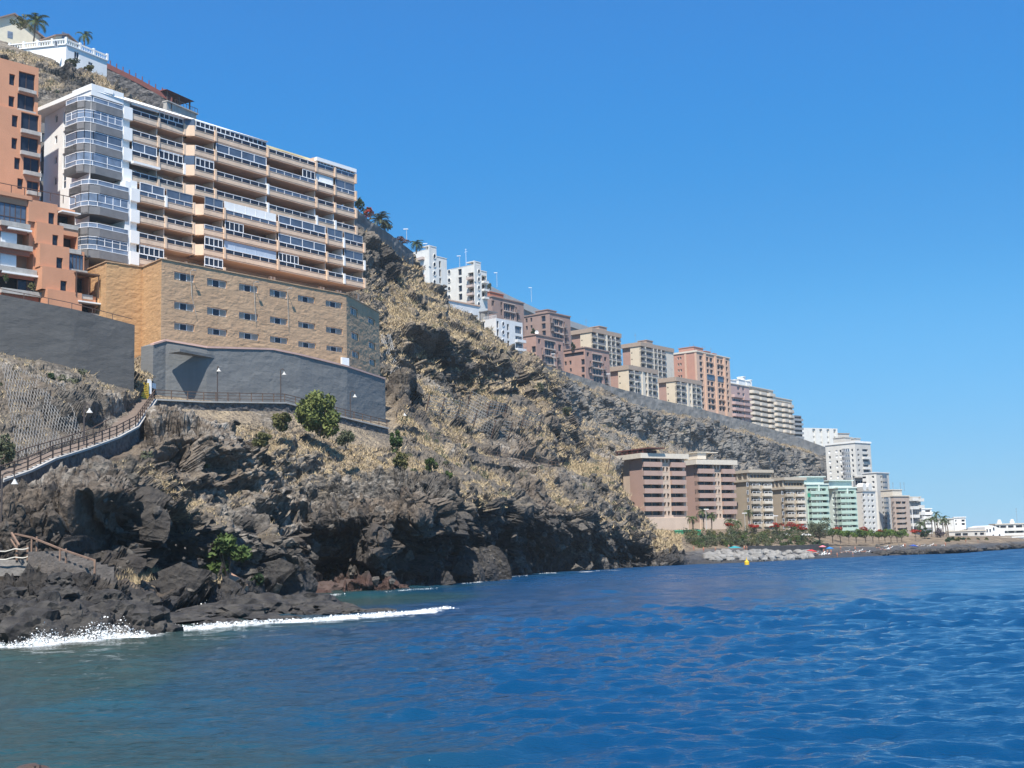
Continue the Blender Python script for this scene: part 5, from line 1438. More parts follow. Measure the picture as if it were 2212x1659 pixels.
for k in (0, 2, 4, 6, 7): s = MB(); WR.box(s, cs[1][0] - .1, cs[2][1] + .1, rs[k][0] - .5, rs[k][0] - .1, .002, .45); WR.box(s, cs[3][0] - .1, cs[4][1] + .1, rs[k][0] - .5, rs[k][0] - .1, .002, .45); s.build('ledge', PINK2, T)
cp = MB(); WLf.box(cp, -.2, WLf.L, zt, zt + .7, -.4, .3); WR.box(cp, -.2, WR.L + .2, zt, zt + .45, -.4, .31); cp.build('parapet', BEIGE2, T)
rooftop(T, WR, [(1.5, 9, zt, zt + 2.4, -9, -2), (11, 15, zt, zt + 1.6, -7, -2), (17, 20, zt, zt + 1.3, -7, -2)], PINK)
for u in (2, 5, 12, 14, 19): antenna(T, WR, u, zt + 1.5, -4, 2.6, MET)

# --- rose block with rounded bay and the pale terraced block
T, WR, WLf, zt, zb = block('rose_block', 'rose-pink apartment block with rounded bays right beside the salmon tower', 'apartment block', 'd3', 1172, 742, 522, 1160, 1410, 1190)
rs = rowsn(WR, 'd3', 1240, 930, 38, 75, 4); r2 = rowsn(WR, 'd3', 1270, 775, 45, 75, 2)
op = grid([(WR.L * .08, WR.L * .52)], rs) + grid([(WR.L * .35, WR.L * .5), (WR.L * .62, WR.L * .74)], r2) + grid([(WR.L * .58, WR.L * .68)], rs)
body(T, WR, WLf, zt, zb, op, [], ROSE, STONEW, .5, 5); wins(T, WR, op, WHITE_ALU, GLASS, .45, 3)
balconies(T, WR, WR.L * .03, WR.L * .56, [r[0] - 1.5 for r in rs] + [rs[0][1] + .2], 1.35, 1.3, ROSE, rounded_=True)
balconies(T, WR, WR.L * .6, WR.L * .98, [r[0] - 1.2 for r in rs[:3]] + [r2[1][0] - 1.5], 1.1, 1.1, ROSE)
rooftop(T, WR, [(.5, WR.L * .5, zt, zt + 2, -6, -1.5)], WHITE)
T, WR, WLf, zt, zb = block('terraced_block', 'pale stone apartment block with seven tiers of wavy balconies and white roof houses', 'apartment block', 'd3', 1402, 775, 540, 1365, 1712, 1260, th=54)
rs = rowsn(WR, 'd3', 1480, 808, 33, 67, 7)
op = grid([(0.3, WR.L - .3)], rs); opl = [(0.3, WLf.L - .2, r[0], r[1]) for r in rs]
body(T, WR, WLf, zt, zb, op, opl, STONEW, BEIGE2, 1.4, 5)
for r in op: darkwin(T, WR, r, 1.4, BEIGE2, GLASS, 7, fw=.5)
loggias(T, WLf, opl, 1.4)
for k, r in enumerate(rs):
    for j in range(3): balconies(T, WR, WR.L * j / 3 + .02, WR.L * (j + 1) / 3 - .25, [r[0] - 1.3], 1.45, (1.9, 1.5, 1.9)[j], STONEW, rounded_=True)
rooftop(T, WR, [(-3, 3.2, zt, zt + 3.0, -9, -3), (2.0, 4.0, zt, zt + 4.6, -6, -3.2), (4.6, 8.5, zt, zt + 3.0, -8, -3), (9, 10, zt, zt + 3.8, -6, -3)], WHITE)
T2, WR2, WL2, zt2, zb2 = block('terraced_block', 'pale stone-coloured terraced apartment block, the lower right half with stepped balconies', 'apartment block', 'd3', 1712, 912, 556, 1700, 1950, 1360, th=54)
rs = rowsn(WR2, 'd3', 1830, 965, 34, 66, 6); op = grid([(.3, WR2.L - .3)], rs)
body(T2, WR2, WL2, zt2, zb2, op, [], STONEW, BEIGE2, 1.4, 5)
for r in op: darkwin(T2, WR2, r, 1.4, BEIGE2, GLASS, 5, fw=.5)
for r in rs:
    for j in range(3): balconies(T2, WR2, WR2.L * j / 3 + .02, WR2.L * (j + 1) / 3 - .25, [r[0] - 1.3], 1.45, (1.5, 1.9, 1.5)[j], STONEW, rounded_=True)
rooftop(T2, WR2, [(.5, 4, zt2, zt2 + 3.4, -6, -2)], WHITE)
T, WR, WLf, zt, zb = block('charcoal_block', 'narrow charcoal-grey balcony block at the end of the cliff-top row', 'apartment block', 'd3', 1968, 1140, 580, 1950, 2070, 1420, th=40)
rs = rowsn(WR, 'd3', 2010, 1160, 28, 56, 5); op = grid([(.2, WR.L - .2)], rs)
body(T, WR, WLf, zt, zb, op, [], DGREY, None, 1.2, 6); loggias(T, WR, op, 1.2); balconies(T, WR, .1, WR.L - .1, [r[0] - .9 for r in rs], 1.0, 1.0, MGREY)
T, WR, WLf, zt, zb = block('striped_white_block', 'plain white block with four dark vertical window strips above the far end of the cliff', 'apartment block', 'd5', 574, 168, 600, 566, 966, 360, th=28)
cs = cols(WR, 'd5', 230, (692, 724), (770, 800), (850, 878), (925, 952)); zr = rows(WR, 'd5', 760, (175, 400))[0]
op = [(a, b, zr[0], zt - .4) for a, b in cs]
body(T, WR, WLf, zt, zb, op, [], OFFW, None, .8, 8)
for r in op: window(T, WR, r, .7, PUTTY, GLASS, 0, fw=.3, sub=False); s = MB(); [WR.box(s, r[0] + .2, r[1] - .2, z, z + .9, -.69, -.5) for z in np.arange(r[2], r[3] - 1, 2.6)]; s.build('spandrel', PUTTY, T)
T, WR, WLf, zt, zb = block('hillside_house', 'small pale building half hidden behind the striped white block', 'house', 'd5', 960, 235, 640, 950, 1095, 340, th=25)
op = grid([(WR.L * .3, WR.L * .5), (WR.L * .6, WR.L * .85)], [(zt - 4.4, zt - 2.8)]); body(T, WR, WLf, zt, zb, op, [], PUTTY, BAND, .3, 6); wins(T, WR, op, DGREY, GLASS)

# --- far towers by the beach
T, WR, WLf, zt, zb = block('white_high_rise', 'white high-rise with grey convex bay windows behind the mint blocks', 'high-rise', 'd5', 1160, 335, 470, 832, 1332, 1180, th=40)
rs = rowsn(WR, 'd5', 1200, 400, 30, 57, 9); rs = [r for r in rs if r[0] > zb]
fxs = lambda L: [(min(a), max(a)) for a in L]
csl = fxs(cols(WLf, 'd5', 550, (874, 896), (952, 974), (996, 1018), (1126, 1146))); csr = fxs(cols(WR, 'd5', 550, (1195, 1215), (1250, 1312)))
opl = grid(csl, rs); opr = grid(csr, rs)
body(T, WR, WLf, zt, zb, opr, opl, PUTTY, WHITE, .25, 4, [OFFW], rh=.7)
for i, r in enumerate(opl): darkwin(T, WLf, r, .2, WHITE_ALU, WHITE_ALU if (i * 7) % 5 < 3 and i % 4 < 3 else GLASS, 0)
wins(T, WR, opr, WHITE_ALU, GLASS)
bu0, bu1 = fxs(cols(WLf, 'd5', 550, (1026, 1112)))[0]
for k, r in enumerate(rs):
    bb = MB(); n = 6
    pl = [(bu0 + (bu1 - bu0) * j / n, .2 + 1.0 * math.sin(math.pi * j / n)) for j in range(n + 1)]
    bb.prism([WLf.p(a, 0, b)[:2] for a, b in pl], r[0] - 1.1, r[0] + .1, 0); bb.prism([WLf.p(a, 0, b - .12)[:2] for a, b in pl], r[0] + .1, r[1], 2)
    for a, b in pl: WLf.box(bb, a - .06, a + .06, r[0] + .1, r[1], b - .1, b + .02, 1)
    bb.prism([WLf.p(a, 0, b)[:2] for a, b in pl], r[1], r[1] + .25, 0)
    bb.build('bay_window', [MGREY, WHITE_ALU, GLASSM], T)
rooftop(T, WLf, [(6, 11, zt + .5, zt + 2.6, -7, -2), (1, 3, zt + .5, zt + 1.8, -5, -2)], PUTTY)
balconies(T, WR, csr[1][0] - .2, csr[1][1] + .1, [r[0] - .9 for r in rs[1:6:2]], .9, .9, OFFW)
T, WR, WLf, zt, zb = block('slender_tower', 'slender pale tower with a blank side and a strip of grey bays', 'high-rise', 'd5', 1395, 668, 440, 1240, 1534, 1345, th=47)
rs = rowsn(WLf, 'd5', 1370, 700, 26, 57, 11)
csl = fxs(cols(WLf, 'd5', 1000, (1364, 1390), (1255, 1300))); csr = fxs(cols(WR, 'd5', 1000, (1462, 1478), (1516, 1528)))
opl = grid(csl, rs); opr = grid(csr, rs)
body(T, WR, WLf, zt, zb, opr, opl, PUTTY, WGREY, .3, 4, [OFFW]); wins(T, WR, opr, MGREY, GLASS); wins(T, WLf, opl, WHITE_ALU, GLASS)
u0, u1 = fxs(cols(WR, 'd5', 1000, (1480, 1512)))[0]
for r in rs: bb = MB(); WR.box(bb, u0, u1, r[0] - 1.2, r[0], .002, .9, 0); WR.box(bb, u0 + .1, u1 - .1, r[0], r[1] + .35, .002, .75, 1); bb.build('bay_window', [MGREY, GLASSM], T)
T, WR, WLf, zt, zb = block('grey_white_block', 'grey and white mid-rise with round roof tanks in front of the slender tower', 'apartment block', 'd5', 1246, 872, 420, 1128, 1385, 1345, th=45)
rs = rowsn(WR, 'd5', 1300, 898, 30, 62, 7)
csr = fxs(cols(WR, 'd5', 1100, (1256, 1282), (1312, 1330), (1352, 1378))); opr = grid(csr, rs)
body(T, WR, WLf, zt, zb, opr, [], OFFW, PUTTY, .3, 4, [PUTTY]); wins(T, WR, opr, WHITE_ALU, GLASS)
tk = MB()
for x in (1265, 1328):
    u = WR.uv(*C('d5', x, 840))[0]
    for k in range(10):
        a, b = 2 * math.pi * k / 10, 2 * math.pi * (k + 1) / 10
        tk.face([WR.p(u, zt + 1.5, .1), WR.p(u + 1.3 * math.cos(a), zt + 1.5 + 1.3 * math.sin(a), .1), WR.p(u + 1.3 * math.cos(b), zt + 1.5 + 1.3 * math.sin(b), .1)]); tk.face([WR.p(u + 1.3 * math.cos(a), zt + 1.5 + 1.3 * math.sin(a), .1), WR.p(u + 1.3 * math.cos(a), zt + 1.5 + 1.3 * math.sin(a), -2), WR.p(u + 1.3 * math.cos(b), zt + 1.5 + 1.3 * math.sin(b), -2), WR.p(u + 1.3 * math.cos(b), zt + 1.5 + 1.3 * math.sin(b), .1)])
tk.build('roof_tank', OFFW, T)
T, WR, WLf, zt, zb = block('grey_link_block', 'low grey block with a long terrace between the white high-rise and the slender tower', 'apartment block', 'd5', 1150, 700, 452, 1136, 1362, 900, th=25)
op = grid([(.5, WR.L - .4)], [(zt - 3.4, zt - 1.6)]); body(T, WR, WLf, zt, zb, op, [], MGREY, OFFW, .6, 20); wins(T, WR, op, WHITE_ALU, GLASS, .5, 5)
balconies(T, WR, .1, WR.L, [zt - 4.4, zt - .8], .9, 1.0, PUTTY, rounded_=True)

# --- rose-brown twins
def rosetwin(label, cx, cy, Y, xl, xm, xr, yb, cb, cw, cb2, y0, pitch, n, pergola=False):
    T, WR, WLf, zt, zb = block('rose_brown_block', label, 'apartment block', 'd4', cx, cy, Y, xl, xr, yb, th=33, group='rose-brown apartment blocks at the cliff foot')
    rs = rowsn(WR, 'd4', (cb[0] + cb[1]) / 2, y0, 52, pitch, n)
    f = lambda q: fxs(cols(WR, 'd4', cy + 330, q))[0]
    b1, wn, b2 = f(cb), f(cw), f(cb2)
    op = grid([b1, b2], rs); ow = [(wn[0] + .5, wn[1] - .5, r[0] - .1, r[1]) for r in rs]
    mid = WLf.uv(*C('d4', xm, cy + 200))[0]
    mb = MB()
    sheet(mb, WR, 0, WR.L, zb - 6, zt, op + ow, 1.2, 1)
    sheet(mb, WLf, 0, mid, zb - 1, zt, [], .2, 0); sheet(mb, WLf.shift(-.5), mid, WLf.L, zb - 6, zt, [(mid + (WLf.L - mid) * .55, mid + (WLf.L - mid) * .7, zt - 7, zt - 1.2)], .3, 1)
    WLf.box(mb, .01, mid, zb - 6, zb - 1, -.5, -.003, 1)
    mb.face([WR.p(WR.L, zb - 6), WR.p(WR.L, zb - 6, -WLf.L), WR.p(WR.L, zt, -WLf.L), WR.p(WR.L, zt)], 1)
    mb.build('wall', [ROSEBR, ROSEBR2], T)
    loggias(T, WR, op, 1.15)
    for r in ow:                                           # paired arched openings
        w_ = MB(); n_ = 12; a, b = (r[0] + r[1]) / 2, (r[2] + r[3]) / 2; hw, hh = (r[1] - r[0]) / 2 - .02, (r[3] - r[2]) / 2 - .02
        sq = lambda t: (a + hw * np.sign(math.cos(t)) * abs(math.cos(t)) ** .45, b + hh * np.sign(math.sin(t)) * abs(math.sin(t)) ** .45)
        w_.face([WR.p(r[0], r[2], -.9), WR.p(r[1], r[2], -.9), WR.p(r[1], r[3], -.9), WR.p(r[0], r[3], -.9)], 1)
        for k in range(16):
            t0, t1 = 2 * math.pi * k / 16, 2 * math.pi * (k + 1) / 16; f0 = lambda t, g=1.16: (a + (sq(t)[0] - a) * g, b + (sq(t)[1] - b) * g)
            w_.face([WR.p(*sq(t0), .03), WR.p(*sq(t1), .03), WR.p(*f0(t1, 1.3), .03), WR.p(*f0(t0, 1.3), .03)])
        WR.box(w_, a - .25, a + .25, r[2], r[3], -.85, .02)
        w_.build('window', [ROSEBR2, GLASS], T)
    for bb_ in (b1, b2):
        balconies(T, WR, bb_[0] - (.2 if bb_ is b1 else 0), bb_[1] + (.6 if bb_ is b2 else 0), [r[0] - 1.2 for r in rs[:-1]] , 1.25, .75, ROSEB3, thick=.3)
    r = MB(); WR.box(r, -1.2, WR.L + .8, zt - .2, zt + 1.05, -WLf.L, 1.0); WLf.box(r, -1.1, WLf.L + .5, zt - .199, zt + 1.049, -.6, 1.05); r.build('roof_slab', BEIGE2, T)
    p = MB(); WR.box(p, .3, WR.L - .2, zb - 6, zb - .3, -.5, .9); p.build('plinth', ROSEBR2, T)
    if pergola:
        p = MB(); WLf.box(p, -2, WLf.L, zt + 2.2, zt + 2.45, -6, -.5); WR.box(p, 2.01, WR.L * .42, zt + 2.2, zt + 2.44, -6, -.5)
        for u in np.linspace(.5, WLf.L - .4, 6): WLf.box(p, u - .15, u + .15, zt + 1.0, zt + 2.2, -1, -.7); 
        WLf.box(p, .2, WLf.L - .2, zt + 1.0, zt + 1.9, -5, -1.5); p.build('pergola', mat('maroon_timber', (.11, .035, .03), .8, .15), T)
    else:
        p = MB(); WR.box(p, 2, 5, zt + 1.5, zt + 3.2, -6, -2); WR.box(p, 1.6, 9, zt + 3.2, zt + 3.4, -6.4, -1.6); p.build('roof_house', BEIGE2, T)
    return T, WR, WLf, zt, zb
rosetwin('rose-brown nine-storey block with a maroon roof pergola, left of the pair under the cliff', 506, 392, 318, 168, 357, 1012, 1110, (524, 738), (742, 850), (850, 1000), 398, 106.5, 7, True)
rosetwin('rose-brown nine-storey block with a flat beige roof, right of the pair behind the palms', 1172, 468, 336, 1002, 1035, 1602, 1130, (1186, 1370), (1372, 1466), (1466, 1600), 480, 98.5, 7)

# --- khaki twins
def khaki(label, c, cx, cy, Y, xl, xr, yb, c1, c2, y0, pitch, n, hb, band):
    T, WR, WLf, zt, zb = block('khaki_block', label, 'apartment block', c, cx, cy, Y, xl, xr, yb, th=30, group='khaki apartment blocks behind the flame trees')
    rs = rowsn(WR, c, (c1[0] + c1[1]) / 2, y0, hb, pitch, n)
    cs = fxs(cols(WR, c, y0 + 200, c1, c2)); op = grid(cs, rs)
    m0, m1 = cs[0][1], cs[1][0]
    sm = [(m0 + (m1 - m0) * f, m0 + (m1 - m0) * f + .45, r[0] + .3, r[1]) for r in rs for f in (.25, .6)]
    sl = [(cs[0][0] - 1.3, cs[0][0] - .7, r[0] - .2, r[1]) for r in rs]
    z1 = WR.uv(*C(c, (c1[0] + c1[1]) / 2, band[0]))[1]; z0 = WR.uv(*C(c, (c1[0] + c1[1]) / 2, band[1]))[1]
    att = [(u, u + 1.1, z0 + .3, z1 - .3) for u in np.linspace(cs[0][0], WR.L - 1.6, 6)]
    body(T, WR, WLf, zt, zb, op + sm + sl + att, [], KHAKI, None, .9, 4)
    loggias(T, WR, op, .85); wins(T, WR, sm + sl, WHITE_ALU, GLASS, .2, fw=.06)
    for i, r in enumerate(att): darkwin(T, WR, r, .7, KHAKI2, GLASSL if i < 3 else GLASS, 0)
    for k, c_ in enumerate(cs): balconies(T, WR, c_[0] - .2, c_[1] + .2, [r[0] - .75 for r in rs], .8, .9, KHAKI2 if k == 0 else BEIGE2, rail=WHITE_ALU)
    r = MB(); WR.box(r, -.6, WR.L + .5, zt, zt + .8, -WLf.L, .6); WLf.box(r, -.5, WLf.L + .3, zt + .001, zt + .799, -.6, .7)
    WR.box(r, -.4, WR.L + .4, z0 - .7, z0 - .1, .002, .5); WLf.box(r, -.4, WLf.L, z0 - .701, z0 - .101, .002, .5); r.build('cornice', KHAKI2, T)
    po = MB()
    for u in np.linspace(.3, WLf.L - .4, 4): WLf.box(po, u, u + .45, z0 - .1, zt, .002, .4)
    po.build('pilaster', KHAKI2, T)
    return T, WR, WLf, zt, zb
khaki('khaki-brown block with a row of attic windows, left one of its pair', 'd4', 1802, 575, 345, 1596, 2062, 1240, (1826, 1906), (1966, 2052), 695, 92, 6, 40, (585, 650))
khaki('khaki-brown block with attic windows, right one of its pair beside the mint blocks', 'd5', 384, 748, 358, 232, 596, 1290, (400, 466), (516, 588), 868, 75, 6, 34, (765, 820))
# --- mint twins
def mint(label, cx, cy, Y, xl, xr, yb, cb, cp, y0, pitch, n, curtain=None):
    T, WR, WLf, zt, zb = block('mint_block', label, 'apartment block', 'd5', cx, cy, Y, xl, xr, yb, th=26, group='mint-green apartment blocks')
    rs = rowsn(WR, 'd5', (cb[0] + cb[1]) / 2, y0, 32, pitch, n)
    b = fxs(cols(WR, 'd5', cy + 300, cb))[0]; op = grid([b], rs)
    sl = [(.5 + WLf.L * .3, .5 + WLf.L * .3 + .9, r[0], r[1]) for r in rs]
    body(T, WR, WLf, zt, zb, op, sl, MINT, MINT2, 1.3, 3, [MINT2]); loggias(T, WR, op, 1.25); wins(T, WLf, sl, WHITE_ALU, GLASSL, .3)
    w1 = b[0] + (b[1] - b[0]) * .6
    for k, r in enumerate(rs):
        balconies(T, WR, b[0] - .1, w1, [r[0] - .95], 1.0, 1.5, MINT, rail=MINT2); balconies(T, WR, w1 + .05, b[1] + .2, [r[0] - .95], 1.0, .9, MINT)
    pt = MB(); WR.box(pt, w1 - .25, w1 + .25, zb, zt, -1.2, .2); pt.build('pier', MINT2, T)
    tp = MB(); WR.box(tp, b[0] - 1.5, WR.L, zt, zt + 2.3, -6, -1.8); WR.box(tp, b[0] - 2, WR.L + .3, zt + 2.3, zt + 2.6, -6.5, -1); tp.build('penthouse', MINT2, T)
    if curtain is not None:
        c_ = MB(); q = crect(WR, 'd5', 612, 895, 690, 938); WR.box(c_, min(q[:2]), max(q[:2]), q[2], q[3], 1.0, 1.15); c_.build('awning', mat('green_canvas', (.02, .27, .17), .8, .08), T)
mint('mint-green balcony block with a deep green awning, left of the mint pair', 622, 800, 372, 586, 862, 1330, (652, 856), 0, 838, 65, 7, 1)
mint('mint-green balcony block without an awning, right of the mint pair', 972, 838, 384, 858, 1172, 1335, (980, 1165), 0, 868, 62, 7)

# --- far end of the shore
def simple(name, label, cat, c, cx, cy, Y, xl, xr, yb, th, m, roofm, colsR, yc, xrw, y0, h, pitch, n, mull=0, mf=None, balc=None, mats=None, group=None, colsL=None):
    T, WR, WLf, zt, zb = block(name, label, cat, c, cx, cy, Y, xl, xr, yb, th=th, group=group)
    rs = rowsn(WR, c, xrw, y0, h, pitch, n) if n else []
    op = grid(fxs(cols(WR, c, yc, *colsR)), rs) if n else []
    body(T, WR, WLf, zt, zb, op, [], m, roofm, .5, 4, mats); wins(T, WR, op, mf or DGREY, GLASS, .45, mull)
    if balc:
        for a, b_ in fxs(cols(WR, c, yc, *balc)): balconies(T, WR, a, b_, [r[0] - 1.1 for r in rs], 1.1, 1.1, mats[0] if mats else m)
    return T, WR, WLf, zt, zb
T, WR, WLf, zt, zb = simple('brown_block', 'brown-beige apartment block with dark window columns right of the slender tower', 'apartment block', 'd6', 270, 318, 430, 228, 502, 880, 35, mat('brown_beige_render', (.42, .34, .29), .85, .06), BEIGE2, ((276, 300), (322, 402), (412, 470)), 600, 360, 392, 38, 77.5, 6, 2, balc=((318, 404),))
rooftop(T, WR, [(1, 6, zt, zt + 2.2, -6, -1)], BEIGE2); [antenna(T, WR, u, zt + 2, -3, 3, MET) for u in (4, 8, 10)]
T, WR, WLf, zt, zb = simple('balcony_block', 'dark-shaded balcony block with white slanting balconies at the end of the tall row', 'apartment block', 'd6', 496, 335, 450, 488, 672, 840, 35, MGREY, STONEW, ((505, 590), (606, 664)), 600, 560, 372, 52, 84, 6, 3, mats=[STONEW])
balconies(T, WR, WR.L * .05, WR.L * .55, [zb + (zt - zb) * (.15 + .25 * k) for k in range(4)], 1.1, 1.6, OFFW); balconies(T, WR, WR.L * .62, WR.L, [zb + (zt - zb) * (.08 + .2 * k) for k in range(5)], 1.1, 1.6, OFFW)
simple('white_villa_block', 'small white block with curved balconies right of the dark balcony block', 'apartment block', 'd6', 690, 508, 480, 668, 836, 760, 20, WHITE, WHITE, ((750, 828),), 600, 790, 520, 30, 62, 4, 2, balc=((690, 836),))
simple('low_white_block', 'long low white block with a row of windows behind the far palms', 'building', 'd6', 850, 662, 500, 830, 1165, 770, 12, OFFW, PUTTY, ((900, 930), (970, 1000), (1035, 1060), (1085, 1105)), 700, 980, 672, 30, 44, 2)
simple('white_cube_building', 'plain white cube building right of the far palm cluster', 'building', 'd6', 1170, 635, 505, 1158, 1342, 800, 12, WHITE, WHITE, ((1192, 1212), (1285, 1335)), 690, 1230, 662, 32, 52, 2)
simple('beach_club', 'long low pale building with a flat overhanging roof at the water right of the palms', 'building', 'd6', 1090, 842, 440, 1070, 1645, 960, 5, PUTTY, BEIGE2, ((1190, 1280), (1300, 1380), (1480, 1520), (1560, 1620)), 885, 1350, 860, 40, 40, 1, 2)
T, WR, WLf, zt, zb = simple('terraced_hotel', 'long white terraced hotel with dark window bands at the right edge', 'hotel', 'd6', 1790, 738, 470, 1700, 2330, 930, 6, OFFW, BEIGE2, ((1800, 1850), (1860, 1950), (1975, 2060), (2090, 2190), (2205, 2300)), 760, 1950, 750, 36, 78, 2, 4, balc=((1795, 2320),))
for u in (3, 8, 14, 19):
    d = MB(); q = WR.p(u, zt + .4, -3); d.prism([(q[0] + .9 * math.cos(a), q[1] + .9 * math.sin(a)) for a in np.linspace(0, 6.28, 9)[:-1]], zt + .3, zt + 1.2); d.prism([(q[0] + .6 * math.cos(a), q[1] + .6 * math.sin(a)) for a in np.linspace(0, 6.28, 9)[:-1]], zt + 1.2, zt + 1.9); d.build('roof_vent', WHITE, T)
for u in (10, 17, 23): antenna(T, WR, u, zt, -3, 6, MET)
c = at(*C('d6', 1780, 930), 452); T = thing('white_gabled_hall', (c[0], c[1], c[2]), 'white gabled hall with a few small windows in front of the terraced hotel', 'building')
w = Wall(at(*C('d6', 1640, 900), 452), at(*C('d6', 1930, 900), 455)); z0 = w.uv(*C('d6', 1780, 960))[1]
m_ = MB(); pf = [(0, z0 - 3), (w.L, z0 - 3), (w.L, w.uv(*C('d6', 1930, 815))[1]), (w.L * .38, w.uv(*C('d6', 1750, 748))[1]), (0, w.uv(*C('d6', 1640, 770))[1])]
n_ = len(pf); m_.face([w.p(a, b, 0) for a, b in pf]); m_.face([w.p(a, b, -9) for a, b in pf][::-1])
for k in range(n_): a, b = pf[k], pf[(k + 1) % n_]; m_.face([w.p(*a, 0), w.p(*a, -9), w.p(*b, -9), w.p(*b, 0)])
m_.build('wall', WHITE, T)
for x, y in ((1662, 825), (1708, 822), (1760, 800), (1755, 905), (1848, 900)): u, z = w.uv(*C('d6', x, y)); darkwin(T, w.shift(.03), (u - .4, u + .4, z - .6, z + .6), .02, WHITE_ALU, GLASS, 0)
simple('blue_walled_shed', 'low sea wall building with a blue-grey face beneath the white hall', 'building', 'd6', 1740, 940, 425, 1735, 2030, 990, 4, mat('blue_grey_paint', (.22, .29, .40), .8, .06), BEIGE2, ((1800, 1840), (1900, 1940)), 960, 1850, 950, 25, 30, 1)
simple('white_sea_wall', 'bright white sea wall block at the far right edge', 'wall', 'd6', 2035, 930, 420, 2028, 2330, 1020, 4, WHITE, WHITE, ((2060, 2066),), 960, 2100, 950, 10, 10, 0)

# --- parapet wall along the cliff road and walls behind the town
Tw, W3 = wall_run('parapet_wall', 'long pale grey parapet wall along the cliff road below the mauve and tan blocks', [(1123, 772, 333), (1180, 790, 352), (1232, 806, 380), (1314, 833, 398), (1420, 862, 426), (1519, 885, 452), (1616, 911, 482), (1728, 946, 520), (1800, 972, 545)], 40, 1.0, ROCKW, step=1.0, amp=.14)
Tw, W3 = wall_run('retaining_wall', 'dark grey retaining wall with flowering plants above the crag right of the tan block', [(752, 436, 262), (800, 478, 275), (850, 512, 290), (893, 545, 306)], 62, 1.2, mat('old_grey_wall', (.15, .145, .14), .9, .2, .4, bump=.06, streak=.5), step=.9, amp=.3)
w = Wall(W3[0], W3[-1])
T = thing('hillside_road_wall', at(1060, 625, 430), 'long pale concrete road wall running down the skyline behind the mauve blocks', 'wall')
pts = [(1046, 612, 420), (1100, 640, 440), (1160, 668, 462), (1215, 688, 485), (1275, 708, 515)]
mb = MB()
for a, b in zip(pts[:-1], pts[1:]):
    A3, B3 = at(*a), at(*b); w = Wall(A3, B3)
    mb.hexa([w.p(0, 45, -3), w.p(w.L, 45, -3), w.p(w.L, 45, 0), w.p(0, 45, 0), w.p(0, A3[2] - 2.4, -3), w.p(w.L, B3[2] - 2.4, -3), w.p(w.L, B3[2] - 2.4, 0), w.p(0, A3[2] - 2.4, 0)], 1)
    mb.hexa([w.p(0, A3[2] - 2.4, -2.9), w.p(w.L, B3[2] - 2.4, -2.9), w.p(w.L, B3[2] - 2.4, .4), w.p(0, A3[2] - 2.4, .4), w.p(0, A3[2], -2.9), w.p(w.L, B3[2], -2.9), w.p(w.L, B3[2], .4), w.p(0, A3[2], .4)], 0)
mb.build('wall', [PUTTY, ROCKW], T)
# ------------------------------------------------------------------ vegetation
def leaf_mat(name, c, c2):
    if name in MATS: return MATS[name]
    m = mat(name, c, .75, c2=c2, scale=1.1, spec=.2)
    return m
LEAF = leaf_mat('green_leaves', (.085, .125, .035), (.035, .065, .02))
LEAFB = leaf_mat('bright_green_leaves', (.15, .22, .04), (.05, .10, .02))
LEAFG = leaf_mat('grey_green_leaves', (.135, .145, .085), (.06, .07, .04))
LEAFM = leaf_mat('dusty_green_leaves', (.19, .21, .065), (.075, .10, .03))
LEAFD = leaf_mat('dark_green_leaves', (.05, .085, .035), (.02, .04, .02))
LEAFO = leaf_mat('olive_leaves', (.16, .15, .06), (.07, .075, .03))
FLAME = leaf_mat('flame_red_flowers', (.42, .035, .02), (.22, .02, .015))
PALMG = leaf_mat('palm_green', (.10, .13, .05), (.04, .065, .025))
BARK = mat('grey_brown_bark', (.17, .13, .10), .9, .2, 3)
STRAW = mat('straw_grass', (.50, .392, .228), .85, c2=(.32, .245, .15), scale=.5)

def quads_mesh(name, P, mats, parent, mi=None):
    """P: n x k x 3 polygons"""
    n, k = P.shape[:2]
    off = wloc(parent) if parent is not None else np.zeros(3)
    me = bpy.data.meshes.new(name)
    v = P.reshape(-1, 3) - off
    me.vertices.add(n * k); me.vertices.foreach_set('co', v.astype(np.float32).ravel())
    me.loops.add(n * k); me.loops.foreach_set('vertex_index', np.arange(n * k, dtype=np.int32))
    me.polygons.add(n); me.polygons.foreach_set('loop_start', (np.arange(n) * k).astype(np.int32))
    for m in (mats if isinstance(mats, (list, tuple)) else [mats]): me.materials.append(m)
    if mi is not None: me.polygons.foreach_set('material_index', mi.astype(np.int32))
    me.update(); me.validate()
    o = bpy.data.objects.new(name, me); col.objects.link(o)
    if parent is not None: o.parent = parent
    return o
def leaf_quads(c, size, rng, flat=.0, asp=.55):
    n = len(c)
    a = rng.normal(size=(n, 3)); a[:, 2] *= (1 - flat); a /= np.linalg.norm(a, axis=1, keepdims=True)
    b = np.cross(a, rng.normal(size=(n, 3))); b /= np.linalg.norm(b, axis=1, keepdims=True)
    s = size * (.6 + .8 * rng.rand(n, 1))
    return np.stack([c - a * s, c + b * s * asp, c + a * s, c - b * s * asp], 1)
def crown_pts(rng, c, rad, n, nb):
    """leaf points gathered in clumps, thicker near each clump's skin; holes stay between the clumps"""
    c = np.array(c); rad = np.array(rad)
    d = rng.normal(size=(nb, 3)); d /= np.linalg.norm(d, axis=1, keepdims=True)
    cen = d * (.3 + .62 * rng.rand(nb, 1)); cen[:, 2] *= .9
    k = rng.randint(0, nb, n); e = rng.normal(size=(n, 3)); e /= np.linalg.norm(e, axis=1, keepdims=True)
    r = (.20 + .26 * rng.rand(nb))[k][:, None]
    return c + (cen[k] + e * r * (.55 + .5 * rng.rand(n, 1))) * rad
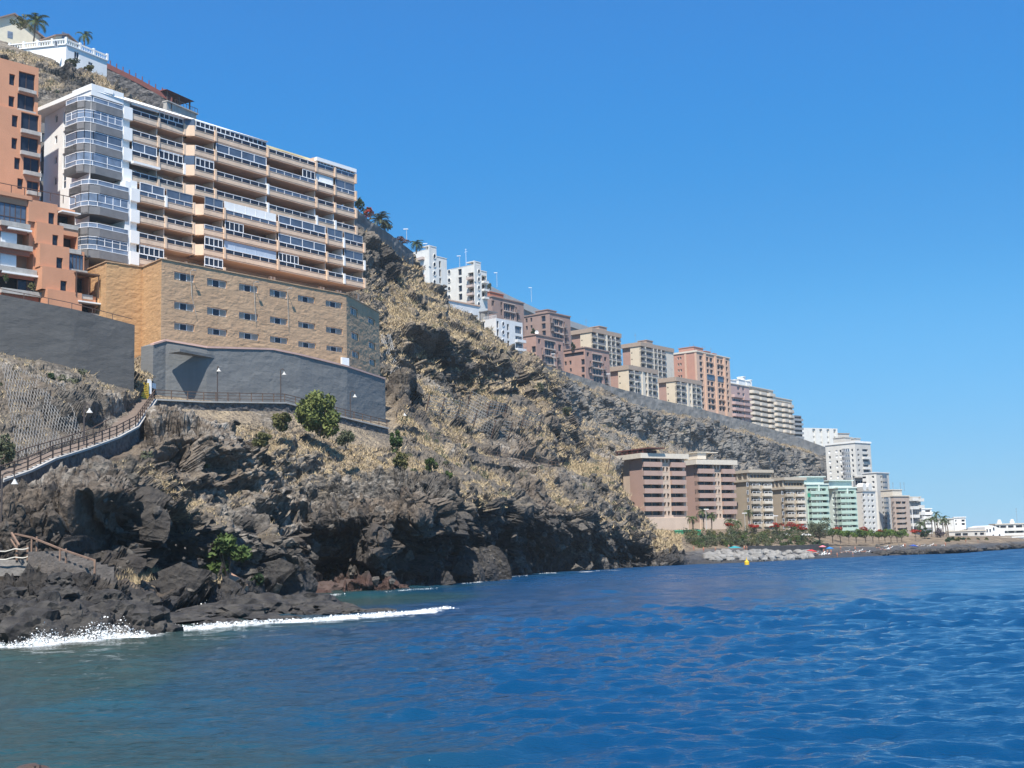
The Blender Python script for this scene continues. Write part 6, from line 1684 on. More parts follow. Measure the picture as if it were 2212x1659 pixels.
def shrub(name, label, base, w, h, m, seed, cat='shrub', group=None, n=None, leaf=None, flowers=None, nb=9):
    rng = np.random.RandomState(seed)
    base = np.array(base, float)
    T = thing(name, base, label, cat, group)
    n = n or 500
    leaf = leaf or .16 * w / 2
    pts_ = crown_pts(rng, base + [0, 0, h * .44], (w / 2 * 1.05, w / 2 * 1.05, h / 2 * 1.15), n, nb)
    Q = leaf_quads(pts_, leaf, rng); mi = None
    if flowers is not None: mi = (rng.rand(n) < flowers[1]).astype(int)
    quads_mesh('foliage', Q, [m, flowers[0]] if flowers else m, T, mi)
    st = MB()
    for k in range(4):
        d = rng.normal(size=2) * w * .22
        st.bar(base - [0, 0, .3], base + [d[0], d[1], h * .55], .03 * w / 2 + .02, w2=.015)
    st.build('stem', BARK, T)
    return T
def tree(name, label, base, w, h, trunk, m, seed, cat='tree', group=None, n=900, leaf=.3, nb=12, flat=.62, flowers=None):
    rng = np.random.RandomState(seed); base = np.array(base, float)
    T = thing(name, base, label, cat, group)
    cc = base + [0, 0, trunk + (h - trunk) * .5]
    pts_ = crown_pts(rng, cc, (w / 2, w / 2, (h - trunk) / 2), n, nb)
    mi = None
    if flowers is not None: mi = ((pts_[:, 2] > cc[2] - .1 * h) & (rng.rand(n) < flowers[1])).astype(int)
    quads_mesh('crown', leaf_quads(pts_, leaf, rng), [m, flowers[0]] if flowers else m, T, mi)
    st = MB(); top = base + [0, 0, trunk]
    st.bar(base - [0, 0, .4], top, .035 * h, sides=7, w2=.025 * h)
    for k in range(6):
        a = 6.28 * k / 6 + rng.rand(); st.bar(top, top + [math.cos(a) * w * .3, math.sin(a) * w * .3, (h - trunk) * .45], .02 * h, w2=.006 * h)
    st.build('trunk', BARK, T)
    return T
def palm(name, label, base, h, spread, seed, m=None, group=None, droop=1.0, nf=17, trunk=True, wind=0.0, tr=.17):
    rng = np.random.RandomState(seed); base = np.array(base, float)
    T = thing(name, base, label, 'palm tree', group)
    top = base + [rng.normal() * .05 * h, 0, h]
    if trunk:
        st = MB(); P = [base - [0, 0, .3], base * .5 + top * .5 + [.02 * h, 0, 0], top]
        for a, b in zip(P[:-1], P[1:]): st.bar(a, b, tr, sides=7, w2=tr * .85)
        st.build('trunk', BARK, T)
    Q = []
    for k in range(nf):
        az = 2.4 * k + rng.rand() * .5; el = 1.25 - 1.5 * (k / nf) + rng.normal() * .1
        L = spread * (.85 + .3 * rng.rand()); n = 10
        d = np.array([math.cos(az) + wind, math.sin(az), 0]); d /= np.linalg.norm(d)
        p = top.copy(); e = el; prev = p
        side = np.cross(d, [0, 0, 1.0])
        for j in range(n):
            t = (j + 1) / n
            dirv = d * math.cos(e) + np.array([0, 0, math.sin(e)])
            q = prev + dirv * L / n; e -= droop * (.13 + .16 * t)
            w = .02 * L
            Q.append([prev - side * w, q - side * w, q + side * w, prev + side * w])
            ll = L * .30 * math.sin(math.pi * (.12 + .83 * t)) ; wd = L * .045
            upv = np.cross(side, dirv)
            for s in (-1, 1):
                tip = q + side * s * ll * .8 + dirv * ll * .55 - np.array([0, 0, ll * .3])
                Q.append([q - dirv * wd, q + dirv * wd, tip + dirv * wd * .2, tip - dirv * wd * .2])
            prev = q
    quads_mesh('fronds', np.array(Q), m or PALMG, T)
    return T

sd_ = 100
def S(x, y): return surf(x, y)
# hilltop palms
palm('palm_tree', 'large palm beside the gabled house at the top left corner', at(72, 92, 255), 4.6, 3.4, 1, droop=.9, nf=22)
palm('palm_tree', 'ragged wind-bent palm behind the right end of the white balustrade', at(182, 98, 256), 2.2, 2.4, 2, wind=.7, droop=1.2, nf=13)
palm('palm_tree', 'lone small palm on the skyline left of the white towers', at(899, 546, 330), 2.4, 2.6, 3, droop=1.1, nf=20)
palm('palm_tree', 'low bushy palm on top of the grey retaining wall beside red flowers', at(820, 482, 283), .6, 3.4, 4, droop=.8, nf=22, m=LEAFG)
shrub('shrub', 'red flowering bougainvillea on top of the grey retaining wall', at(799, 470, 277), 3.2, 2.6, LEAFD, 5, flowers=(FLAME, .55), n=600, leaf=.22)
shrub('shrub', 'dark green bush at the left end of the grey retaining wall top', at(774, 455, 270), 2.8, 3.4, LEAFD, 6, n=500, leaf=.22)
shrub('shrub', 'pale bush trailing over the middle of the grey retaining wall', at(833, 500, 286), 3.6, 2.6, LEAFG, 7, n=500, leaf=.22)
shrub('shrub', 'purple-brown bush at the lower end of the grey retaining wall', at(868, 528, 298), 4.5, 1.8, leaf_mat('purplish_leaves', (.14, .07, .07), (.07, .05, .04)), 8, n=500, leaf=.22)
shrub('shrub', 'bush beside the gabled house behind the villa balustrade', at(45, 62, 250), 4, 3.4, LEAFO, 9, n=500, leaf=.22)
# bushes by the path
def bush(label, c, x0, y0, x1, y1, m, seed, Y=None, dens=1.0, **k):
    (xa, ya), (xb, yb) = C(c, x0, y0), C(c, x1, y1)
    b = at((xa + xb) / 2, yb, Y) if Y else S((xa + xb) / 2, yb)
    sc = b[1] / FP
    w, h = (xb - xa) * sc, (yb - ya) * sc
    return shrub('shrub', label, b, w, h, m, seed, n=int(dens * (700 + 60 * w * h)), leaf=.10 + .03 * w, **k)
bush('big rounded bright green bush hiding part of the path railing', 'c6', 365, 490, 655, 800, LEAFM, 11, 147, 2.6, nb=20)
bush('olive bush just left of the big green bush', 'c6', 130, 600, 345, 770, LEAFO, 12, 140)
bush('dull green bush at the brink of the rocks left of the olive bush', 'c6', -20, 790, 165, 900, LEAFO, 13, 132)
bush('grey-green bush below right of the big green bush', 'c6', 640, 745, 775, 900, LEAFG, 14, 144)
bush('narrow green bush below the end of the path railing', 'c6', 1015, 745, 1140, 915, LEAF, 15, 150)
bush('olive trailing bush on the slope under the narrow bush', 'c6', 1040, 900, 1165, 1060, LEAFO, 16, 147)
bush('small bright bush on the slope beside white rock', 'c6', 1295, 955, 1385, 1070, LEAF, 17, 158)
bush('small bright bush at the top of the dark sea cliff', 'c6', 1400, 1065, 1495, 1165, LEAF, 18, 160)
bush('dark bush at the top of the netted slope', 'c4', 295, 710, 410, 850, LEAFD, 19, 124)
bush('grey-green bush at the foot of the netted slope on the left edge', 'c4', -60, 1170, 115, 1420, LEAFG, 20, 98)
bush('leafy green bush at the cliff foot above the red slab', 'c5', 1470, 640, 1890, 925, LEAF, 21, 104, 1.6)
bush('small dark green bush at the right end of the dry grass by the shore', 'c5', 1840, 890, 1965, 1020, LEAFD, 22, 109)
bush('grey-green bush on the hillside under the villa', 'c1', 600, 535, 745, 630, LEAFG, 23, 243)
bush('yellow-green bush under the right end of the villa wall', 'c1', 780, 600, 890, 660, LEAFO, 24, 244)
bush('grey bush in the gully left of the parapet wall', 'd2', 260, 1400, 470, 1560, LEAFG, 25, 290)
bush('olive bush on the slope above the ledge', 'd8', 430, 590, 530, 670, LEAFG, 26, 290)
bush('dark bush on the roof corner of the mauve block', 'd2', 262, 600, 372, 690, LEAFD, 27, 390)
bush('dark bush on the roof terrace between the mauve and tan blocks', 'd2', 862, 795, 940, 890, LEAFD, 28, 404)
bush('bush at the upper end of the pale road wall', 'd1', 1195, 680, 1255, 830, LEAFG, 29, 415)
# planters of the orange house
for k, (x, y) in enumerate(((60, 1240), (310, 1320))):
    p = at(*C('c2', x, y), 139.2); shrub('potted_plant', ('trailing potted plant in the left planter of the orange house', 'yellow-green potted plant in the lowest planter of the orange house')[k], p, .9, .9, (LEAF, LEAFO)[k], 33 + k, 'plant', n=150, leaf=.09)

# beach front: palms, flame trees, hedge of round trees
PALMS = [('d7', 200, 335, 2.2, 1.5, 'palm with full crown at the foot of the rose-brown blocks, farthest left'), ('d7', 318, 330, 3.6, 1.4, 'tall palm in front of the gap between the rose-brown blocks'), ('d7', 405, 330, 2.8, 1.5, 'yellowish palm in front of the right rose-brown block'),
         ('d7', 610, 330, 1.6, 1.7, 'palm with wide crown below the left khaki block'), ('d7', 690, 330, 1.4, 1.5, 'low palm between the wide palm and the lamp post'), ('d7', 822, 335, 3.7, 1.5, 'tall thin palm in front of the left khaki block')]
for k, (c, x, y, h, s, l) in enumerate(PALMS): palm('palm_tree', l, at(*C(c, x, y), 296 + 4 * k), h * 1.2, s * 1.25, 40 + k, group='palms before the flats', droop=1.1)
for k, (x, y, l) in enumerate(((300, 500, 'trunkless date palm on the bare garden slope, left one'), (692, 505, 'trunkless date palm on the garden slope, middle one'), (1580, 510, 'trunkless date palm beside the promenade, right one'))):
    palm('palm_tree', l, at(*C('d7', x, y), (272, 280, 300)[k]), 0.5, 1.9, 50 + k, trunk=True, droop=.75, nf=26, group='date palms on the garden slope', m=LEAFD, tr=.2)
FL_ = [('d7', 602, 345, 3.6, 3.6, 'small flame tree left of the tall thin palm', 300), ('d7', 885, 372, 5.2, 4.2, 'red flame tree in front of the left khaki block', 304), ('d7', 1128, 385, 6.4, 5.4, 'broad red flame tree in front of the khaki pair gap', 310),
       ('d7', 1308, 385, 9.0, 5.6, 'widest red flame tree in front of the right khaki block', 314), ('d7', 1420, 390, 4.6, 4.0, 'red flame tree at the edge of the mint blocks', 316), ('d7', 1800, 400, 4.4, 4.6, 'red flame tree behind the left end of the round hedge trees', 335),
       ('d7', 2092, 420, 6.0, 5.0, 'red flame tree behind the middle of the round hedge trees', 340), ('d6', 100, 925, 5.0, 4.2, 'red flame tree in front of the slender tower', 350), ('d6', 605, 950, 7.0, 5.2, 'slanting red flame tree right of the brown block', 360)]
for k, (c, x, y, w_, h_, l, Y) in enumerate(FL_): tree('flame_tree', l, at(*C(c, x, y), Y), w_ * .58, h_ * .58, h_ * .25, LEAF, 60 + k, group='flame trees', n=600, leaf=.17, flowers=(FLAME, .85))
HD = [('d7', 1745, 460), ('d7', 1830, 465), ('d7', 1925, 470), ('d7', 2005, 470), ('d7', 2110, 465), ('d7', 2190, 465), ('d6', 60, 1000), ('d6', 150, 1000), ('d6', 240, 1000), ('d6', 330, 995), ('d6', 400, 1000)]
for k, (c, x, y) in enumerate(HD): tree('clipped_tree', 'round clipped green tree in the row along the promenade', at(*C(c, x, y), 318 + 3 * k), 4.0, 3.5, 1.1, LEAFB if k % 3 else LEAF, 80 + k, group='round trees in a row along the promenade', n=700, leaf=.18, nb=14)
tree('feathery_tree', 'big feathery grey-green tree in front of the left mint block', at(*C('d7', 1600, 470), 312), 7.6, 6.2, 1.0, LEAFG, 95, n=2600, leaf=.19, nb=22)
tree('feathery_tree', 'dark round tree right of the slanting flame tree', at(*C('d6', 740, 960), 372), 4.4, 3.6, .8, LEAFD, 96, n=1200, leaf=.2, nb=14)
tree('feathery_tree', 'bare purplish tree beside the far palm cluster', at(*C('d6', 980, 960), 378), 4.0, 3.4, .8, leaf_mat('purple_grey_leaves', (.13, .11, .13), (.07, .06, .07)), 97, n=900, leaf=.18, nb=12)
for k, (x, y, h) in enumerate(((680, 930, 6), (760, 900, 6.5), (840, 930, 8.5), (900, 940, 9), (930, 880, 9.5), (1010, 930, 8), (1060, 900, 8.5), (1100, 950, 8))):
    palm('palm_tree', 'tall palm in the cluster at the far end of the beach', at(*C('d6', x, y), 380 + 4 * k), h * .66, 2.0, 110 + k, group='cluster of palms at the far end of the beach', droop=1.0, nf=15)
for k, (x, y) in enumerate(((1090, 1015), (1235, 1020), (1150, 1000), (1180, 1020), (1290, 1010), (1400, 1015), (1520, 1015), (1660, 1010), (940, 1000), (880, 1015), (620, 1000), (500, 1000), (450, 1015), (380, 1020), (300, 1020), (200, 1025), (120, 1025), (40, 1030), (1000, 1005), (1345, 1025), (1450, 1030), (1600, 1020), (820, 1010), (700, 1010), (560, 1005))):
    shrub('shrub', 'low bush along the sea wall at the far end of the beach', at(*C('d6', x, y), 345 + 5 * k), 1.9, 1.8, (LEAFD, LEAFO)[k % 2], 130 + k, group='low bushes along the far sea wall', n=300, leaf=.3)
rng = random.Random(12)
for k in range(150):
    x, y = rng.uniform(150, 1520), 0
    y = rng.uniform(352, 520) if x > 560 else rng.uniform(380, 525)
    p = S(*C('d7', x, y))
    w_ = rng.uniform(1.4, 3.4)
    shrub('shrub', 'grey-green shrub on the garden slope between the flats and the beach', p - np.array([0, 0, .2]), w_, w_ * rng.uniform(.6, .95), rng.choice([LEAFG, LEAFG, LEAFG, LEAF, LEAFO, LEAFO, LEAFD]), 200 + k, group='shrubs on the garden slope', n=260, leaf=.15)

# ------------------------------------------------------------------ ground cover: straw grass, rubble, scrub
def terrain_samples(wgt, n, seed):
    r = np.random.RandomState(seed)
    du = np.gradient(G2, axis=0); dv = np.gradient(G2, axis=1); area = np.linalg.norm(np.cross(du, dv), axis=2)
    view = CAM - G2; view /= np.linalg.norm(view, axis=2, keepdims=True)
    facing = (N2 * view).sum(2) > .02
    w = (area * wgt * facing * (TPX > -60) * (TPX < 2240) / np.maximum(G2[..., 1] / 130, .6) ** 1.2).ravel()
    w = np.maximum(w, 0); cs_ = np.cumsum(w); idx = np.searchsorted(cs_, r.rand(n) * cs_[-1])
    idx = np.minimum(idx, len(w) - 1)
    jit = du.reshape(-1, 3)[idx] * r.uniform(-.5, .5, (n, 1)) + dv.reshape(-1, 3)[idx] * r.uniform(-.5, .5, (n, 1))
    return G2.reshape(-1, 3)[idx] + jit, N2.reshape(-1, 3)[idx], r
isgard = (gard > .3)
clear_path = (nearpath < .35)
P_, N_, r = terrain_samples(veg ** 1.5 * (1 - isgard) * (bnd > 2.5) * clear_path * (gn > -.3), 36000, 5)
sc_ = np.clip(P_[:, 1] / 130, .6, 2.0)
nb_ = 5
B0 = np.repeat(P_, nb_, 0) + r.normal(size=(len(P_) * nb_, 3)) * np.array([.16, .16, .02]) * np.repeat(sc_, nb_)[:, None]
hgt = (.13 + .26 * r.rand(len(B0))) * np.repeat(sc_ * (.6 + .8 * r.rand(len(P_))), nb_)
lean = r.normal(size=(len(B0), 2)) * .75 * hgt[:, None]
tip = B0 + np.concatenate([lean, hgt[:, None]], 1)
an = r.rand(len(B0)) * 6.28; wd = .05 * np.repeat(sc_, nb_)
sid = np.stack([np.cos(an) * wd, np.sin(an) * wd, an * 0], 1)
o = quads_mesh('dry_grass', np.stack([B0 - sid - [0, 0, .05], B0 + sid - [0, 0, .05], tip], 1), STRAW, None); tag(o, 'straw-coloured dry grass covering the slopes', 'grass', kind='stuff')

def ico(sub):
    import bmesh
    bm = bmesh.new(); bmesh.ops.create_icosphere(bm, subdivisions=sub, radius=1)
    bm.verts.ensure_lookup_table()
    v = np.array([q.co[:] for q in bm.verts]); f = np.array([[q.index for q in p.verts] for p in bm.faces]); bm.free()
    return v, f
iv, if_ = ico(1)
variants = []
for k in range(10):
    c_, e_ = cells(iv * .9 + 13.7 * k, 400 + k)
    variants.append(iv * (1 + .55 * c_ + .25 * fbm(iv * 1.4 + 5 * k, 2, 420 + k))[:, None])
def rotm(r):
    q = r.normal(size=4); q /= np.linalg.norm(q); w, x, y, z = q
    return np.array([[1 - 2 * (y * y + z * z), 2 * (x * y - z * w), 2 * (x * z + y * w)], [2 * (x * y + z * w), 1 - 2 * (x * x + z * z), 2 * (y * z - x * w)], [2 * (x * z - y * w), 2 * (y * z + x * w), 1 - 2 * (x * x + y * y)]])
wr = (1 - strip) * (.25 + rock) * (1 - .9 * isgard) * clear_path * (bnd > .1) * (.3 + sstep(-.2, .5, gf)) * np.where(veg > .5, .5, 1)
P_, N_, r = terrain_samples(wr, 4200, 6)
V, Fc = [], []
for k in range(len(P_)):
    s = (.12 + .6 * r.rand() ** 4.0) * float(np.clip(P_[k, 1] / 125, .5, 1.5))
    v = (variants[k % 10] * (s * np.array([1.15, 1.0, .7]) * (.75 + .5 * r.rand(3)))) @ rotm(r).T
    V.append(v + P_[k] + N_[k] * s * .12); Fc.append(if_ + k * len(iv))
V = np.concatenate(V); Fc = np.concatenate(Fc)
o = quads_mesh('rock_rubble', V[Fc], M_ROCK, None); tag(o, 'loose broken basalt rubble strewn over the cliffs and slopes', 'rubble', kind='stuff')
P_, N_, r = terrain_samples(veg * (1 - isgard) * (bnd > 4) * (gn < .15) * clear_path, 420, 9)
pp = []
for k in range(len(P_)):
    s = (.35 + .55 * r.rand() ** 2) * float(np.clip(P_[k, 1] / 140, .7, 2.0)); n = 70
    e = r.normal(size=(n, 3)); e /= np.linalg.norm(e, axis=1, keepdims=True)
    pp.append(P_[k] + e * s * (.4 + .6 * r.rand(n, 1)) * [1, 1, .7] + [0, 0, s * .4])
pp = np.concatenate(pp)
o = quads_mesh('low_scrub', leaf_quads(pp, .13, r), LEAFG, None); tag(o, 'low grey-green scrub dotted over the dry slopes', 'scrub', kind='stuff')

# ------------------------------------------------------------------ boulders and reef
bv, bf = ico(4)
M_BOULDER = None
def boulder_mat():
    m, N, L, b = new_mat('dark_lava')
    tc = N.new('ShaderNodeTexCoord')
    n1 = N.new('ShaderNodeTexNoise'); n1.inputs['Scale'].default_value = 1.3; n1.inputs['Detail'].default_value = 8; L.new(tc.outputs['Object'], n1.inputs['Vector'])
    cr_ = N.new('ShaderNodeValToRGB'); cr_.color_ramp.elements[0].position = .35; cr_.color_ramp.elements[1].position = .72
    cr_.color_ramp.elements[0].color = (.022, .021, .022, 1); cr_.color_ramp.elements[1].color = (.085, .078, .07, 1)
    L.new(n1.outputs[0], cr_.inputs[0]); L.new(cr_.outputs[0], b.inputs['Base Color'])
    b.inputs['Roughness'].default_value = .75; b.inputs['Specular IOR Level'].default_value = .3
    n2 = N.new('ShaderNodeTexNoise'); n2.inputs['Scale'].default_value = 4; n2.inputs['Detail'].default_value = 9; n2.inputs['Roughness'].default_value = .68; L.new(tc.outputs['Object'], n2.inputs['Vector'])
    bp = N.new('ShaderNodeBump'); bp.inputs['Distance'].default_value = .16; L.new(n2.outputs[0], bp.inputs['Height']); L.new(bp.outputs[0], b.inputs['Normal'])
    return m
M_BOULDER = boulder_mat()
M_REDROCK = mat('red_brown_lava', (.075, .05, .043), .9, .3, .9, bump=.2, bscale=2.5)
M_PALEROCK = mat('pale_grey_boulder', (.30, .29, .27), .9, c2=(.15, .145, .14), scale=.9, bump=.15, bscale=2)
def boulder(name, label, p, size, seed, m, cat='boulder', group=None, sub=None, rough=1.0):
    rng_ = np.random.RandomState(seed)
    v0, f0 = (bv, bf) if sub is None else ico(sub)
    q = v0 * 1.15 + 31.7 * seed
    c_, e_ = cells(q, seed % 50); c2_, e2_ = cells(q * 2.4, seed % 47 + 3)
    d = 1 + rough * (.34 * c_ - .12 * (1 - sstep(0, .14, e_)) + .12 * c2_ - .05 * (1 - sstep(0, .12, e2_)) + .10 * fbm(q * 2.2, 4, seed))
    a = rng_.rand() * 6.28
    v = v0 * d[:, None] * np.array(size)
    v = np.stack([v[:, 0] * math.cos(a) - v[:, 1] * math.sin(a), v[:, 0] * math.sin(a) + v[:, 1] * math.cos(a), v[:, 2]], 1) if abs(size[0] - size[1]) < .5 * size[0] else v
    me = bpy.data.meshes.new(name); me.from_pydata(v.tolist(), [], f0.tolist()); me.materials.append(m); me.update()
    o = bpy.data.objects.new(name, me); col.objects.link(o); o.location = [float(t) for t in p]
    return tag(o, label, cat, group)
rng = random.Random(21)
def W0(x, y, dz=0): q = atz(x, y, 0.0); return (q[0], q[1], q[2] + dz)
k = 0
for row, (ys, sz, nn) in enumerate(((1380, 1.15, 15), (1352, 1.25, 13), (1322, 1.1, 10), (1292, .7, 9), (1262, .6, 5))):
    for j in range(nn):
        x = (-20, -12, -5, 20, 40)[row] + (300, 350, 330, 250, 170)[row] * (j + rng.uniform(.15, .85)) / nn
        y = ys + rng.uniform(-12, 12)
        wl_ = np.interp(x, [w[0] for w in WL], [w[1] for w in WL])
        if y > wl_ - 6: y = wl_ - 6 - rng.uniform(0, 16)
        p = surf(x, y); s = sz * rng.uniform(.7, 1.35)
        boulder('lava_boulder', 'black rounded lava boulder in the heap at the left waterline', p - np.array([0, -.3, s * .15]), (s * 1.25, s * 1.1, s * .85), 500 + k, M_BOULDER, group='lava boulders heaped at the left waterline'); k += 1
REEF = [(345, 1352, 2.6, .55), (400, 1345, 2.2, .5), (452, 1338, 2.4, .8), (505, 1334, 3.0, .95), (560, 1326, 3.2, 1.25), (610, 1322, 2.6, 1.1), (655, 1322, 2.8, 1.05), (700, 1326, 2.4, .75), (740, 1330, 1.7, .45), (790, 1327, 1.6, .35), (825, 1324, 1.2, .28), (478, 1352, 1.6, .4), (590, 1343, 1.8, .35), (530, 1310, 2.2, .5)]
for j, (x, y, s, h) in enumerate(REEF):
    p = W0(x, y, h * .05); boulder('reef_rock', 'low black reef rock awash beyond the boulder heap', p, (s, s * .85, h), 600 + j, M_BOULDER, cat='rock', group='black reef rocks awash in the cove')
p = W0(1045, 1251); boulder('sea_stack', 'conical grey rock standing at the foot of the dark cliff', (p[0], p[1] + 2.5, 1.2), (2.9, 2.6, 2.6), 651, M_BOULDER, cat='rock', rough=.9)
for j, (x, y, s, h) in enumerate(((655, 1279, 2.2, .75), (705, 1277, 2.3, .95), (755, 1275, 2.2, .95), (800, 1274, 2.0, 1.0), (838, 1271, 1.5, 1.3), (872, 1268, 1.3, .9), (905, 1266, 1.2, .9), (1190, 1232, 1.8, 1.1), (1240, 1230, 1.6, .9))):
    p = W0(x, y); boulder('red_rock', 'low red-brown rock at the cave foot', (p[0], p[1] + .8, .1), (s, s * .8, h), 660 + j, M_REDROCK, cat='rock', group='red-brown rocks at the cave foot', sub=3)
for j in range(84):                                        # rock armour along the beach
    t = rng.random(); x = 330 + 1160 * t; y = rng.uniform(585, 668)
    q = C('d7', x, y); p = surf(*q); s = rng.uniform(.6, 1.35)
    boulder('armour_rock', 'pale grey armour rock in the bank below the promenade', p, (s * 1.3, s, s * .8), 700 + j, M_PALEROCK, cat='rock', group='armour rocks below the promenade', sub=2)
for j in range(60):
    t = rng.random(); x = 1530 + 1000 * t if j < 0 else rng.uniform(0, 2200); y = np.interp(x, [0, 400, 1000, 1500, 2200], [1165, 1150, 1120, 1100, 1045]) + rng.uniform(-8, 30)
    q = C('d6', x, y); p = surf(*q); s = rng.uniform(.7, 1.5)
    boulder('shore_rock', 'dark rock in the low bank at the far right shore', p, (s * 1.6, s, s * .6), 820 + j, M_BOULDER, cat='rock', group='dark rocks of the far right shore', sub=2)
p = at(70, 1668, 14); boulder('lava_boulder', 'top of a brown rock just showing at the bottom edge', (at(68, 1662, 9)[0], 9, at(68, 1662, 9)[2] - .03), (.16, .14, .06), 900, M_REDROCK)

# ------------------------------------------------------------------ foam
FOAM = mat('sea_foam', (.86, .88, .88), .6, .04)
rf_ = np.random.RandomState(8)
def foam_line(pts_, wdt, n, zmax=.12):
    n = int(n * 2.0); n = int(n * .4); out = []
    a = np.array([W0(*q) for q in pts_]); seg = np.linalg.norm(np.diff(a, axis=0), axis=1); cum = np.concatenate([[0], np.cumsum(seg)])
    u = rf_.rand(n) * cum[-1]; i = np.minimum(np.searchsorted(cum, u) - 1, len(seg) - 1); i = np.maximum(i, 0)
    f = ((u - cum[i]) / seg[i])[:, None]; c_ = a[i] * (1 - f) + a[i + 1] * f
    dens = .5 + .5 * np.sin(u * 1.3) * np.sin(u * .47 + 1)
    t = (a[i + 1] - a[i]) / seg[i][:, None]; nn = np.stack([-t[:, 1], t[:, 0], t[:, 2] * 0], 1)
    off = rf_.normal(size=(n, 1)) * wdt * (.15 + 1.1 * dens[:, None] ** 2)
    c_ = c_ + nn * off; c_[:, 2] = .05 + zmax * rf_.rand(n) * np.exp(-np.abs(off[:, 0]) / wdt)
    return c_
cl = [foam_line([(-20, 1398), (60, 1399), (120, 1390), (200, 1386), (290, 1380), (330, 1366)], .45, 2600, .3),
      foam_line([(350, 1362), (420, 1361), (480, 1356), (560, 1352), (640, 1347), (700, 1343), (760, 1338), (830, 1333), (900, 1328), (968, 1320)], .5, 7500, .28),
      foam_line([(640, 1345), (720, 1338), (850, 1331), (940, 1324)], .6, 2600, .15), foam_line([(420, 1322), (450, 1313), (500, 1306), (560, 1300)], .5, 1100, .2),
      foam_line([(640, 1290), (700, 1288), (760, 1285)], .3, 500, .12), foam_line([(830, 1281), (900, 1275), (945, 1272)], .3, 350, .12), foam_line([(1085, 1250), (1120, 1246), (1140, 1244)], .4, 260, .12), foam_line([(1170, 1240), (1200, 1238)], .4, 200, .12), foam_line([(1000, 1262), (1040, 1258)], .3, 140, .1),
      foam_line([(1290, 1234), (1330, 1232)], .3, 80, .1)]
for (x, y, wd_, hh, n) in ((95, 1392, 1.1, 1.1, 700), (150, 1386, .7, .8, 320), (215, 1384, 1.3, 1.3, 1000), (265, 1378, .7, 1.2, 520), (440, 1322, .9, 1.0, 420), (968, 1318, .9, .35, 260), (540, 1350, .9, .5, 260)):
    n = int(n * 1.7); c0 = np.array(W0(x, y)); e = rf_.normal(size=(n, 3)) * [wd_ * .5, wd_ * .35, 1]; e[:, 2] = np.abs(rf_.normal(size=n)) * hh * .26 * np.exp(-(e[:, 0] / wd_) ** 2)
    cl.append(c0 + e)
pc_ = np.concatenate(cl)
sz_ = .010 + .032 * rf_.rand(len(pc_)) ** 2
tri = []
fl_ = leaf_quads(pc_, 1.0, rf_, flat=.55, asp=.8); fl_ = pc_[:, None, :] + (fl_ - pc_[:, None, :]) * sz_[:, None, None] * 1.25
o = quads_mesh('sea_foam', fl_, FOAM, None); tag(o, 'white breaking foam around the boulders and reef', 'foam', kind='stuff')
# ------------------------------------------------------------------ cliff path, its wall, railings and lamps
PATH = [(-80, 1066, 86), (0, 1040, 93), (60, 1019, 97), (114, 993, 101), (187, 970, 108), (252, 946, 115), (293, 924, 120), (334, 864, 137), (440, 869, 142), (615, 871, 152), (727, 899, 160.5), (836, 926, 170.5)]
PP = np.array([at(*q) for q in PATH])
tan_ = np.gradient(PP[:, :2], axis=0); tan_ /= np.linalg.norm(tan_, axis=1, keepdims=True)
nor_ = np.stack([-tan_[:, 1], tan_[:, 0]], 1)
inner = PP.copy(); inner[:, :2] += nor_ * 2.3
for k in range(len(PP)):                                     # inland side = away from the sea
    if (inner[k, :2] @ np.array([-.75, .66])) < (PP[k, :2] @ np.array([-.75, .66])): inner[k, :2] = PP[k, :2] - nor_[k] * 2.3
mb = MB()
for k in range(len(PP) - 1):
    n = 1 if k > 6 else max(2, int(abs(PP[k + 1][2] - PP[k][2]) / .18))
    for j in range(n):
        a, b = PP[k] + (PP[k + 1] - PP[k]) * j / n, PP[k] + (PP[k + 1] - PP[k]) * (j + 1) / n
        c, d = inner[k] + (inner[k + 1] - inner[k]) * (j + 1) / n, inner[k] + (inner[k + 1] - inner[k]) * j / n
        z = b[2] if k < 7 else None
        q = [a, b, c, d]
        top = [(p[0], p[1], (z if z is not None else p[2])) for p in q]
        mb.hexa([(p[0], p[1], p[2] - .9) for p in q] + top)
o = mb.build('path', mat('worn_brown_path', (.24, .19, .16), .92, .15, 1.0)); tag(o, kind='structure')
T = thing('stone_wall', PP[4] - [0, 0, 2], 'low dark stone wall carrying the cliff path, with a pale coping line on the stairs', 'wall')
mb, cp = MB(), MB()
